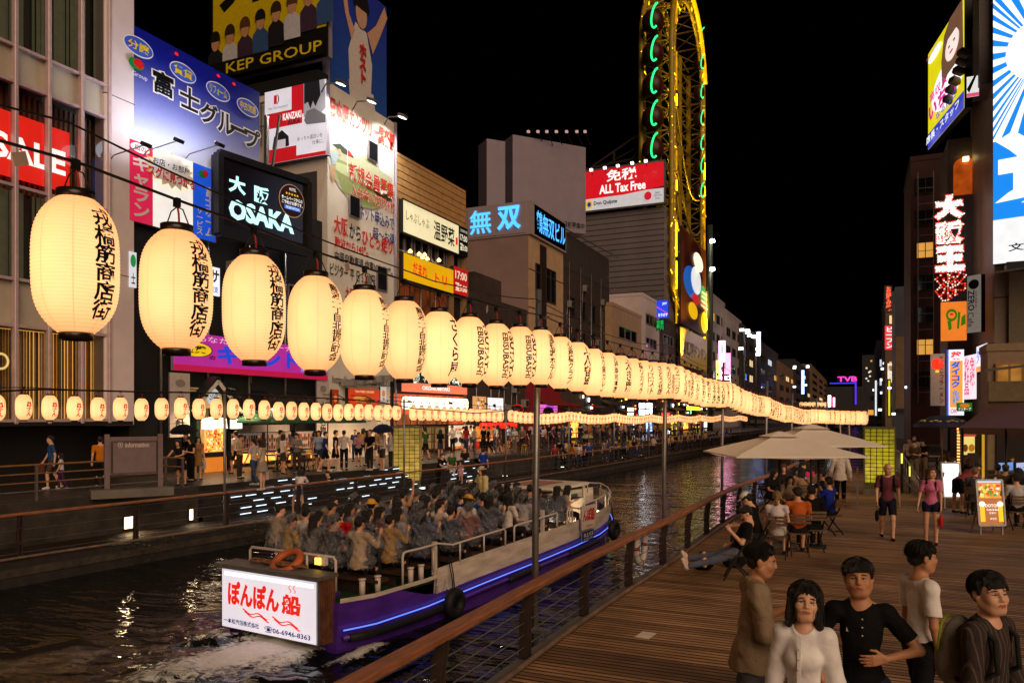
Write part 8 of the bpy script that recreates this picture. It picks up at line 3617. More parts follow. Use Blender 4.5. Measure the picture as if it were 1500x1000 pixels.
o,J=person('man in black tee and grey jeans leaning back, feet stretched to the railing','recl',RECL,p,rzR,hair='short',top='tee',tcol=(14,14,16),bot='trousers',bcol=(92,98,118),shoe=(205,198,190),skin=1,vox=V2,H=1.75)
dz=.48-J['pel'][2]
o.location.z+=dz
folding_chair('folding chair under the man who stretches his legs to the railing',(p.x,p.y,0),rzR)
p=ground(1098,838,0)
p=Vector((p.x+.05,p.y+.9,0))
o,J=person('man in a black tee and white cap sitting behind the man with stretched legs','sitcap',dict(SIT,lean=.25,head=(0,.35,0)),p,R(80),hair='cap',top='tee',tcol=(16,16,18),bot='trousers',bcol=(40,42,50),skin=1,vox=V2,H=1.74,hat='cap',hatcol=(225,220,218))
folding_chair('folding chair under the man in the white cap',p,R(80))
mb=MB()
mb.box((0,0,.12),(.36,.26,.24),cloth_mat((14,14,16)),bev=.08)
mb.tube([(-.1,0,.22),(-.05,0,.32),(.05,0,.32),(.1,0,.22)],.012,cloth_mat((14,14,16)),6)
g=ground(1030,834,0)
o=mb.build('bag',None,(g.x,g.y,0))
tag(o,'black bag on the boards beside the stretched legs','bag')
mb=MB()
mb.box((0,0,.14),(.4,.28,.28),cloth_mat((12,12,14)),bev=.08)
g=ground(1062,836,0)
o=mb.build('bag',None,(g.x+.1,g.y+.4,0))
tag(o,'black bag under the chair of the man with stretched legs','bag')
mb=MB()
mb.tube([(0,.30*math.cos(a),.30*math.sin(a))for a in np.linspace(0,6.283,25)[:-1]],.06,mat('buoy_white',S((205,195,190)),rough=.5,var=.12),10,closed=True)
for a in(0,1.57,3.14,4.71):
 mb.tube([(0,.30*math.cos(a-.1),.30*math.sin(a-.1)),(0,.30*math.cos(a+.1),.30*math.sin(a+.1))],.064,mat('buoy_band',S((150,60,40)),rough=.5),10)
dB=onX(938,-3.62)
v=ray(938)*dB
o=mb.build('lifebuoy',None,(v.x,v.y,.42))
tag(o,'white lifebuoy hung on the outside of the boardwalk railing','lifebuoy')
rt=random.Random(4)
M_tab=mat('table_top',(.10,.055,.03),rough=.45,var=.3,vs=5)
def table(label,loc,rz=0.0,r=.36,h=.72,square=True,mt=None):
 t=thing('table',label,'table',loc,rz,'terrace tables')
 mb=MB()
 if square:
  mb.box((0,0,h),(r*2,r*2,.03),mt or M_tab,bev=.008)
 else:
  mb.lathe([(.01,h-.015),(r,h-.015),(r,h+.015),(.01,h+.015)],mt or M_tab,20)
 mb.build('table_top',t)
 mb=MB()
 mb.cyl((0,0,.03),(0,0,h),.035,M_black,10)
 mb.build('pedestal',t)
 mb=MB()
 mb.box((0,0,.02),(.5,.09,.03),M_black)
 mb.box((0,0,.022),(.09,.5,.034),M_black)
 mb.build('foot',t)
 return t
seats=[
 ('blonde woman with tied hair in an off shoulder white top, seen from behind',1138,816,R(4),SIT,'pony','blond','top',(216,205,210),'skirt',(190,182,178),1,1),
 ('person in an orange tee seated at the parasol table',1170,812,R(12),SITB,'short','black','tee',(190,92,40),'shorts',(30,30,36),0,0),
 ('person in a black jacket with their back to the camera at the parasol table',1190,806,R(20),SIT,'short','black','long',(14,14,17),'trousers',(26,26,30),0,0),
 ('person in a blue tee holding a lit phone beside the parasol table',1216,782,R(62),SITC,'short','black','tee',(24,44,150),'trousers',(22,22,28),0,0),
 ('person in a black top with a lit phone behind the blue tee person',1206,762,R(100),SITC,'short','black','tee',(24,22,26),'trousers',(24,24,28),2,0),
 ('dark haired woman in a beige blouse facing the camera under the parasol',1155,768,R(190),SITB,'long','black','tee',(170,150,128),'skirt',(60,50,48),1,1),
 ('woman in a tan top with black hair, far side of the parasol table',1175,752,R(20),SIT,'bob','black','tee',(165,135,95),'trousers',(40,36,36),1,1),
 ('auburn haired woman facing the camera at the back parasol table',1148,742,R(185),SIT,'bob','red','tee',(50,40,44),'trousers',(40,36,36),1,1),
 ('man in a grey tee leaning over the back parasol table',1168,738,R(250),SITB,'short','black','tee',(135,138,150),'trousers',(40,42,50),1,0),
 ('person in a bright pink top at the back parasol table',1184,738,R(30),SIT,'bob','black','tee',(225,60,120),'trousers',(40,40,46),1,1),
 ('man in a dark cap at the back parasol table',1176,733,R(170),SIT,'cap','black','tee',(50,46,50),'trousers',(30,30,36),1,0),
 ('long haired person in dark clothes beside the railing under the parasol',1128,752,R(230),SITB,'long','black','tee',(30,26,30),'trousers',(28,28,34),1,1)]
for k,(lab,px,fy,rz,P,hr,hc,tp,tc,bt,bc,sk,fm) in enumerate(seats):
 g=ground(px,fy,0)
 pk='seat%d'%k
 o,J=person(lab,pk,dict(P,fem=fm),g,rz,hair=hr,hcol=hc,top=tp,tcol=tc,bot=bt,bcol=bc,skin=sk,vox=V3 if k<5 else.018,H=1.66 if fm else 1.72,hat='cap' if hr=='cap' else None,hatcol=(40,38,42))
 folding_chair('folding chair under the '+' '.join(lab.split(',')[0].replace(' with their back to the camera','').replace(' holding a lit phone','').replace(' with a lit phone','').replace(' facing the camera','').split()[:13]),g,rz)
 if 'lit phone' in lab:
  M=Matrix.Translation(o.location)@Matrix.Rotation(rz,4,'Z')
  c=M@Vector((J['wrL']+J['wrR'])/2+np.array([0,.06,.07]))
  t=thing('phone','lit phone in the hands of the '+('blue tee person under the parasol' if k==3 else 'black top person behind the blue tee person'),'phone',c,rz)
  mb=MB()
  mb.box((0,.008,0),(.075,.01,.15),M_black,rx=-.3)
  mb.build('case',t)
  mb=MB()
  mb.box((0,-.0,0),(.066,.006,.135),glow((120,170,255),2.2),rx=-.3)
  mb.build('display',t)
for k,(px,fy,lab) in enumerate(((1152,800,'dark wooden table between the white top woman and the orange tee person'),(1190,775,'dark wooden table at the centre of the parasol group'),(1160,748,'dark wooden back table under the farther parasol'))):
 g=ground(px,fy,0)
 table(lab,g,.2)
 for j in range(3):
  mb=MB()
  mb.lathe([(.028,0),(.035,.11),(.033,.11),(.026,.006)],mat('tumbler',S((190,160,110)),rough=.1,var=0),10)
  o=mb.build('glass',None,(g.x+.2*math.cos(j*2.1+k),g.y+.2*math.sin(j*2.1+k),.736))
  tag(o,'drinking glass standing on the %s'%lab.replace('dark wooden ',''),'glass','glasses on the parasol tables')
M_can=mat('ivory_canvas',S((246,236,224)),rough=.8,var=.05,vs=2)
_u=None
for k,(px,d,z,wd,lab) in enumerate(((1142,16.3,1.99,2.6,'ivory square parasol over the boardwalk tables, the nearer of two'),(1188,18.3,2.12,2.5,'ivory square parasol behind the nearer one, its top showing higher'))):
 v=ray(px)*d
 t=thing('parasol',lab,'parasol',(v.x,v.y,0),TH+R(0 if k==0 else-3))
 h=wd/2
 mb=MB()
 P_=[(-h,-h,z),(h,-h,z),(h,h,z),(-h,h,z)]
 top=.10
 c=[(-.22,-.22,z+.36),(.22,-.22,z+.36),(.22,.22,z+.36),(-.22,.22,z+.36)]
 for i in range(4):
  a,b,e,f_=Vector(P_[i]),Vector(P_[(i+1)%4]),Vector(c[(i+1)%4]),Vector(c[i])
  N_=6
  rows=[]
  for r_ in range(N_+1):
   s_=r_/N_
   l,rr_=a.lerp(f_,s_),b.lerp(e,s_)
   rows.append([l.lerp(rr_,q)-Vector((0,0,.05*math.sin(math.pi*q)*math.sin(math.pi*(1-s_)*.5+.2)))for q in np.linspace(0,1,7)])
  vs=[p_ for row in rows for p_ in row]
  fs=[(r_*7+q,r_*7+q+1,(r_+1)*7+q+1,(r_+1)*7+q)for r_ in range(N_)for q in range(6)]
  mb.add(vs,fs,M_can)
  dn=Vector((0,0,-.03))
  mb.add([a,b,b+dn,a+dn],[(0,3,2,1)],M_can)
 mb.build('canopy',t)
 mb=MB()
 zz=z+.37
 mb.add([(-.34,-.34,zz-.01),(.34,-.34,zz-.01),(.34,.34,zz-.01),(-.34,.34,zz-.01),(-.03,-.03,zz+.1),(.03,-.03,zz+.1),(.03,.03,zz+.1),(-.03,.03,zz+.1)],[(0,1,5,4),(1,2,6,5),(2,3,7,6),(3,0,4,7),(4,5,6,7)],M_can)
 mb.build('vent_cap',t)
 mb=MB()
 mb.cyl((0,0,0),(0,0,z+.4),.028,M_black,10)
 mb.build('pole',t)
 mb=MB()
 for q in P_:
  mb.bar((0,0,z+.1),(q[0]*.97,q[1]*.97,q[2]+.005),.02,.03,M_black)
 mb.build('rib',t)
 mb=MB()
 mb.box((0,0,.05),(.6,.6,.1),M_conc,bev=.02)
 mb.build('base',t)
v=ray(1199)*16.2
t=thing('parasol_pole','slim dark spare post standing beside the parasols','pole',(v.x,v.y,0))
mb=MB()
mb.cyl((0,0,0),(0,0,2.1),.025,M_black,8)
mb.build('tube',t)
mb=MB()
mb.box((0,0,.03),(.3,.3,.06),M_black)
mb.build('foot',t)
right=[
 ('man in a dark rose tee and black shorts bending over the white lit board',1403,752,R(-60),BEND,'short','black','tee',(150,70,76),'shorts',(18,18,22),1,0),
 ('curly haired person in a grey blue shirt behind the menu board',1428,757,R(-20),SIT,'curly','blond','shirt',(78,82,96),'trousers',(44,40,42),1,0),
 ('long haired dark woman in black sitting before the bulb framed kiosk',1420,724,R(10),SIT,'long','red','long',(16,14,18),'trousers',(20,18,22),1,1),
 ('man in a black tee standing with crossed arms on the terrace left of the kiosk',1353,702,R(120),PHONE,'short','black','tee',(16,16,18),'trousers',(130,112,92),1,0),
 ('man in an olive shirt leaning at the ramp rail on the terrace',1340,706,R(150),PHONE,'short','black','tee',(92,80,58),'trousers',(150,136,120),1,0),
 ('man in white looking down, leftmost of the terrace standing group',1332,697,R(170),STAND2,'short','black','tee',(205,195,180),'trousers',(60,52,46),1,0),
 ('balding man in white behind the terrace standing group',1339,690,R(170),STAND,'short','grey','tee',(214,205,190),'trousers',(50,46,44),1,0),
 ('person in a grey tee seated before the small terrace screens',1461,748,R(-15),SIT,'short','black','tee',(105,98,98),'trousers',(30,30,34),1,0),
 ('person in an olive cap seated at the terrace screens',1473,750,R(-10),SIT,'cap','black','tee',(86,76,52),'trousers',(30,30,34),1,0),
 ('person with long black hair seated at the photo edge before the screens',1493,752,R(5),SIT,'long','black','tee',(20,18,22),'trousers',(24,24,28),1,1),
 ('person in a white tee low at the right photo edge beside the menu board',1490,775,R(10),SIT,'short','black','tee',(200,196,200),'trousers',(26,26,30),1,0),
 ('smiling man with an orange lit face at a table under the purple awning',1484,722,R(150),SITB,'short','red','tee',(180,120,90),'trousers',(40,30,30),0,0),
 ('dark woman with long hair sitting under the purple awning',1475,730,R(-40),SIT,'long','black','long',(22,16,16),'trousers',(24,20,20),0,1)]
for k,(lab,px,fy,rz,P,hr,hc,tp,tc,bt,bc,sk,fm) in enumerate(right):
 g=ground(px,fy,.0)
 st=P in(SIT,SITB)
 o,J=person(lab,'right%d'%k if not(k in(7,8,10)) else 'rightA',dict(P,fem=fm),g+Vector((0,0,.012)),rz,hair=hr,hcol=hc,top=tp,tcol=tc,bot=bt,bcol=bc,skin=sk,vox=.017,H=1.64 if fm else 1.72,hat='cap' if hr=='cap' else None,hatcol=(80,74,50))
 if st:
  folding_chair('chair under the '+lab.split(' sitting')[0].split(' seated')[0].split(' at ')[0].split(' low')[0],g,rz,group='folding chairs on the terrace')
for(px,fy,lab) in((1482,726,'small table under the purple awning before the orange lit man'),(1450,742,'low dark table beside the curly haired person')):
 table(lab,ground(px,fy,0),0,.4)
g=ground(1478,736,0)
t=thing('counter','long dark counter that carries the two small terrace screens','counter',(ray(1488).x*24.3,ray(1488).y*24.3,0),TH)
mb=MB()
mb.box((0,0,.5),(1.5,.45,1.0),M_black)
mb.build('cabinet',t)
mb=MB()
mb.box((0,0,1.02),(1.6,.55,.05),M_tab)
mb.build('counter_top',t)
v=ray(1380)*33
t=thing('parasol','round navy parasol with pale yellow cloud prints on the terrace','parasol',(v.x,v.y,0))
mb=MB()
z0=zat(622,33)
mb.lathe([(.02,z0+.42),(.4,z0+.36),(.85,z0+.18),(1.12,z0),(1.1,z0-.1)],mat('navy_canvas',S((40,46,78)),rough=.7,var=.15),8)
mb.build('canopy',t)
mb=MB()
for a in range(8):
 an=a*math.pi/4+.39
 for q in(-.12,0,.12):
  c_=Vector((.78*math.cos(an)-q*math.sin(an)*1.4,.78*math.sin(an)+q*math.cos(an)*1.4,z0+.205-abs(q)*.3))
  mb.lathe([(.001,.02),(.08,.01),(.1,-.03)],mat('pale_print',S((214,186,90)),rough=.7),8,c_)
mb.build('print',t)
mb=MB()
mb.cyl((.0,0,0),(0,0,z0+.4),.03,mat('parasol_pole',S((150,110,90)),rough=.5),8)
mb.build('pole',t)
for k,(px,fy,lab) in enumerate(((1366,696,'folding chair on the terrace left of the navy parasol pole'),(1378,694,'folding chair on the terrace behind the yellow placard'),(1350,690,'farthest folding chair on the terrace'))):
 folding_chair(lab,ground(px,fy,0),R(30*k),group='folding chairs on the terrace')
table('pale table on the terrace under the navy parasol',ground(1372,690,0),0,.4,.74,True,mat('pale_table',S((170,130,95)),rough=.5))
g=ground(1388,700,0)
t=thing('placard','small yellow placard on a thin stand on the terrace','placard',(g.x,g.y,0),TH)
mb=MB()
mb.cyl((0,0,0),(0,0,.6),.012,M_steel,6)
mb.box((0,0,.01),(.25,.25,.02),M_black)
mb.build('stand',t)
mb=MB()
mb.box((0,-.02,.82),(.32,.02,.5),mat('placard_yellow',S((206,150,40)),rough=.5))
mb.box((0,-.035,.8),(.1,.01,.12),mat('placard_print',S((120,60,20)),rough=.5))
mb.build('panel',t)
t=thing('railing','grey barred ramp railing right of the green pillar','railing',ray(1318)*28 and(ray(1318).x*28,ray(1318).y*28,0))
mb=MB()
pts=[(ray(1304)*29.5,1.55),(ray(1318)*28.2,1.45),(ray(1336)*27.2,.95),(ray(1346)*26.4,.6)]
for h in(0,-.75):
 mb.tube([(v.x,v.y,max(.12,z+h))for v,z in pts],.03,M_steel,6)
part(mb,'rails',t)
mb=MB()
for i in range(3):
 (va,za),(vb,zb)=pts[i],pts[i+1]
 for s_ in np.linspace(0,.9,6):
  v=va.lerp(vb,s_)
  mb.cyl((v.x,v.y,0),(v.x,v.y,za+(zb-za)*s_),.012,M_steel,6)
part(mb,'bar',t)
for k,(px,py) in enumerate(((1321,671),(1333,690))):
 v=ray(px)*27.6
 mb=MB()
 mb.box((0,0,0),(.06,.05,.36),glow((235,220,80),1.6))
 o=mb.build('lens',None)
 t=thing('ramp_light',['narrow yellow light post on the ramp, the upper one','narrow yellow light post on the ramp, the lower one'][k],'light post',(v.x,v.y,zat(py,27.6)))
 o.parent=t
 mb=MB()
 mb.box((0,.04,-zat(py,27.6)/2+.1),(.09,.06,zat(py,27.6)+.3),M_black)
 mb.build('post',t)
g=ground(1256,746,0)
t=thing('barrier','low steel barrier with a sloping rail before the green pillar','barrier',(g.x,g.y,0))
mb=MB()
for dy in(0,.8):
 mb.box((0,dy,.5),(.05,.05,1.0),M_steel)
mb.build('post',t)
mb=MB()
mb.bar((0,-.05,.98),(0,.9,1.18),.06,.03,M_brass)
mb.box((0,.4,.55),(.02,.72,.55),M_steel)
mb.build('rail',t)
def a_board(label,px0,px1,top,bot,fy,draw,lean=.16,group=None):
 g0,g1=ground(px0,fy,0),ground(px1,fy,0)
 c=(g0+g1)/2
 d=g1-g0
 w=d.length
 rz=math.atan2(d.y,d.x)
 t=thing('menu_board',label,'menu board',c,rz)
 dd=(HC)*FPX/(fy-HY)
 z1,z0=zat(top,dd),zat(bot,dd)
 B=Board((-w/2,0),(w/2,0),z0,z1,thick=.06,eps=.004)
 draw(B)
 fr_=MB()
 for(u0,v0,u1,v1) in((0,0,1,0),(1,0,1,1),(1,1,0,1),(0,1,0,0)):
  fr_.bar(B.p(u0,v0,.012),B.p(u1,v1,.012),.045,.04,M_steel)
 for x in(-.25,.25):
  fr_.box((x*w,0,z1+.04),(.05,.05,.05),M_steel)
 lg=MB()
 for x in(-.42,.42):
  lg.box((x*w,.02,z0/2),(.035,.035,z0),M_steel)
  lg.bar((x*w,.05,z1*.8),(x*w,.38,0),.03,.03,M_steel)
 M=Matrix.Translation((0,0,z0))@Matrix.Rotation(-lean,4,'X')@Matrix.Translation((0,0,-z0))
 for mb_,nm in((B.body(M_black),'case'),(B.print,'lit_face'),(B.let,'lettering'),(fr_,'frame')):
  if mb_.f:
   mb_.v=[tuple(M@Vector(q))for q in mb_.v]
   mb_.build(nm,t)
 lg.build('leg',t)
def draw1(B):
 B.rect(0,0,1,1,glow((176,104,52),.85))
 B.rect(.03,.94,.97,.985,glow((200,210,235),1.0))
 rq=random.Random(6)
 B.rect(.08,.6,.94,.93,glow((226,150,60),.95),e=.008)
 for k in range(46):
  u,v=rq.uniform(.12,.9),rq.uniform(.63,.9)
  B.oval(u,v,rq.uniform(.03,.09),rq.uniform(.015,.04),glow(rq.choice([(245,190,90),(220,110,40),(240,214,60),(250,226,170),(70,150,40),(200,60,30),(235,240,220)]),.95),10,e=.010+.0003*k)
 for u in(.06,.76):
  B.rect(u,.08,u+.18,.46,glow((250,196,40),1.0),e=.028)
  B.oval(u+.09,.47,.12,.06,glow((255,250,235),1.1),16,e=.032)
 B.text('DOTON',.26,.40,.80,.47,WHT,.02,e=.036)
 B.text('Cafe＆Bar',.30,.325,.78,.37,WHT,.02,e=.036)
 B.text('営業中',.40,.25,.66,.295,WHT,.0,e=.036)
 B.text('中文可',.42,.12,.66,.17,WHT,.01,e=.036)
a_board('lit menu board with fried food and two beers, standing at the right of the boardwalk',1434,1472,703,769,783,draw1,.12)
def draw2(B):
 B.rect(0,0,1,1,glow((232,240,255),1.5,evar=.05))
 B.rect(.04,.04,.06,.96,glow((120,170,255),1.2),e=.008)
a_board('blank white glowing board standing beside the bending man',1382,1409,678,728,744,draw2,.14)
M_pon=bpy.data.materials.new('clear_poncho')
M_pon.use_nodes=True
n=M_pon.node_tree
b=n.nodes['Principled BSDF']
b.inputs['Base Color'].default_value=(.46,.47,.52,1)
b.inputs['Roughness'].default_value=.1
b.inputs['Specular IOR Level'].default_value=1.0
b.inputs['Coat Weight'].default_value=1.0
b.inputs['Coat Roughness'].default_value=.06
tr=n.nodes.new('ShaderNodeBsdfTransparent')
tr.inputs[0].default_value=(.93,.93,.95,1)
mx=n.nodes.new('ShaderNodeMixShader')
mx.inputs[0].default_value=.3
n.links.new(tr.outputs[0],mx.inputs[1])
n.links.new(b.outputs[0],mx.inputs[2])
n.links.new(mx.outputs[0],n.nodes['Material Output'].inputs[0])
tc=n.nodes.new('ShaderNodeTexCoord')
nz=n.nodes.new('ShaderNodeTexNoise')
nz.inputs['Scale'].default_value=11
nz.inputs['Detail'].default_value=5
nz.inputs['Distortion'].default_value=2.2
n.links.new(tc.outputs['Object'],nz.inputs[0])
bpn=n.nodes.new('ShaderNodeBump')
bpn.inputs['Strength'].default_value=1.0
bpn.inputs['Distance'].default_value=.09
n.links.new(nz.outputs[0],bpn.inputs['Height'])
n.links.new(bpn.outputs[0],b.inputs['Normal'])
def poncho_field(J,P,hood):
 F=Field()
 Rm=J['R']
 F.ell(J['chest'],(.20,.145,.20),.06,Rm)
 F.ell(J['waist'],(.21,.17,.17),.06,Rm)
 F.ell(J['pel']+np.array([0,.03,0]),(.23,.20,.14),.06)
 for q in 'LR':
  F.cap(J['neck'],J['sh'+q],.07,.085,.06)
  F.cap(J['sh'+q],J['el'+q],.085,.08,.04)
  F.cap(J['el'+q],J['wr'+q]*.8+J['el'+q]*.2,.08,.07,.04,'b')
  F.cap(J['hp'+q],J['hp'+q]*.35+J['kn'+q]*.65,.12,.11,.06,'b')
 if hood:
  A,C=J['HR'],J['head']
  w=lambda x,y,z:C+A@np.array([x,y,z])
  F.ell(w(0,-.03,.035),(.108,.115,.118),.03,A)
  F.cap(w(0,-.05,-.06),J['neck'],.09,.08,.04)
  F.ell(w(0,.11,-.02),(.085,.085,.11),.015,A,'s')
 else:
  F.ell(J['neck']+np.array([0,.01,.06]),(.09,.09,.07),.02,None,'s')
 return F
rp=random.Random(31)
cloths=[(36,70,150,'blue'),(190,150,40,'yellow'),(150,60,56,'brick red'),(26,26,34,'black'),(210,200,196,'white'),(40,50,84,'navy'),(120,108,100,'taupe'),(196,170,130,'cream'),(70,66,72,'charcoal'),(205,190,195,'pale pink'),(60,74,100,'slate blue')]
poses=[('bsA',dict(SIT,head=(.1,0,0))),('bsB',dict(SITB,head=(-.6,.05,0))),('bsC',dict(SIT,lean=.0,head=(.7,.0,0),LU=(-.5,.3,-.9),LF=(-.3,.9,.0))),('bsD',dict(SITC,fem=1,head=(-.2,-.05,0))),('bsE',dict(SIT,fem=1,lean=.12,head=(-.9,.1,0)))]
row_n=['sternmost','second','third','fourth','fifth','sixth','seventh','eighth','ninth','tenth','foremost']
col_n=['outer port side','port side','port inner seat','middle seat','starboard inner seat','starboard side']
special={(1,5):('short','mustard',(205,150,20)),(1,3):('short','red',(190,24,30)),(3,2):('hatted','orange',(225,120,30)),(0,5):('mop','cream',(232,196,150)),(1,4):('long','black',(26,26,34)),(4,4):('pony','white',(226,214,210)),(5,4):('strawhat','white',(214,205,200)),(6,5):('long','white',(220,208,200))}
for r_ in range(11):
 for c_ in range(6):
  if(r_==10 and c_<5) or(r_<1 and c_==0):
   continue
  if rp.random()<.04:
   continue
  x=((-1.84,-1.22,-.60,.03,.68,1.30) if r_>1 else(-1.84,-1.28,-.70,-.12,.47,1.06))[c_]+rp.uniform(-.06,.06)
  y=.98+r_*.81+rp.uniform(-.12,.12)+(.12 if c_%2 else 0)
  pk,P=poses[rp.randrange(5)]
  cl=rp.choice(cloths)
  hair='long' if P.get('fem') and rp.random()<.6 else('bob' if P.get('fem') else rp.choice(['short','short','mop']))
  hood=rp.random()<.25
  pon=rp.random()<.86
  cname,ccol=cl[3],cl[:3]
  hat=None
  if(r_,c_) in special:
   hair,cname,ccol=special[(r_,c_)]
   hood=False
   if hair=='hatted':
    hair,hat='short','hat'
   elif hair=='strawhat':
    hair,hat='bob','hat'
   if cname in('red','white','orange','mustard'):
    pon=cname in('orange','mustard')
  zf=.06+.004*r_
  loc=on_boat(x,y,.80+zf)
  rz=BH_+rp.uniform(-.25,.25)
  lab='boat passenger, %s row, %s, %s top, %s hair%s'%(row_n[r_],col_n[c_],cname,{'short':'short','mop':'shaggy','long':'long','bob':'bobbed','pony':'tied'}[hair],', hooded clear poncho' if pon and hood else ', clear poncho' if pon else '')
  if hat:
   lab=lab.replace(' hair',' hair, brimmed hat',1)
  Q=dict(DEF)
  Q.update(P)
  o,J=person(lab,pk,P,loc,rz,hair=hair,top='tee' if not P.get('fem') else 'shirt',tcol=ccol,bot='trousers',bcol=(34,34,42),skin=rp.randrange(3),vox=.019,group='passengers in the tour boat',hat=hat,hatcol=(226,170,60) if hat else(0,0,0),scale=rp.uniform(.95,1.03))
  if pon:
   pm=field_mesh(('poncho',pk,hood),lambda:poncho_field(J,Q,hood),.022,(.030,34,9))
   c2=bpy.data.objects.new('poncho',pm)
   COL.objects.link(c2)
   c2.parent=o
   wear(c2,M_pon)
loc=on_boat(-1.6,9.5,.88)
o,J=person('guide in a pale yellow raincoat and sun hat standing before the boat cabin','guide',dict(STAND,RU=(.3,.3,-.8),RF=(-.1,.8,.5),LU=(-.25,.1,-1),head=(.1,.1,0)),loc,BH_+math.pi-.5,hair='bob',top='jacket',tcol=(222,205,150),bot='trousers',bcol=(200,190,150),skin=1,vox=.016,H=1.68,hat='hat',hatcol=(214,186,140))
loc=on_boat(-.9,9.75,.82)
person('person with raised arm leaning at the white cabin of the boat','cabinman',dict(SITC),loc,BH_-.6,hair='long',top='tee',tcol=(70,60,64),bot='trousers',bcol=(30,30,36),vox=.019,H=1.66,group='passengers in the tour boat')
loc=on_boat(.85,9.9,.82)
person('dark haired passenger beside the cabin window holding a pale paper','cabinman2',dict(SITB,fem=1),loc,BH_-.9,hair='long',top='tee',tcol=(170,140,110),bot='trousers',bcol=(30,30,36),vox=.019,H=1.66,group='passengers in the tour boat')
loc=on_boat(-1.5,5.6,.86)
person('passenger on the port side raising one hand high','hailer',dict(SIT,RU=(.25,.2,.95),RF=(.05,.1,1)),loc,BH_+.2,hair='mop',top='tee',tcol=(196,150,120),bot='trousers',bcol=(40,40,46),vox=.019,H=1.70,group='passengers in the tour boat')
V4=.022
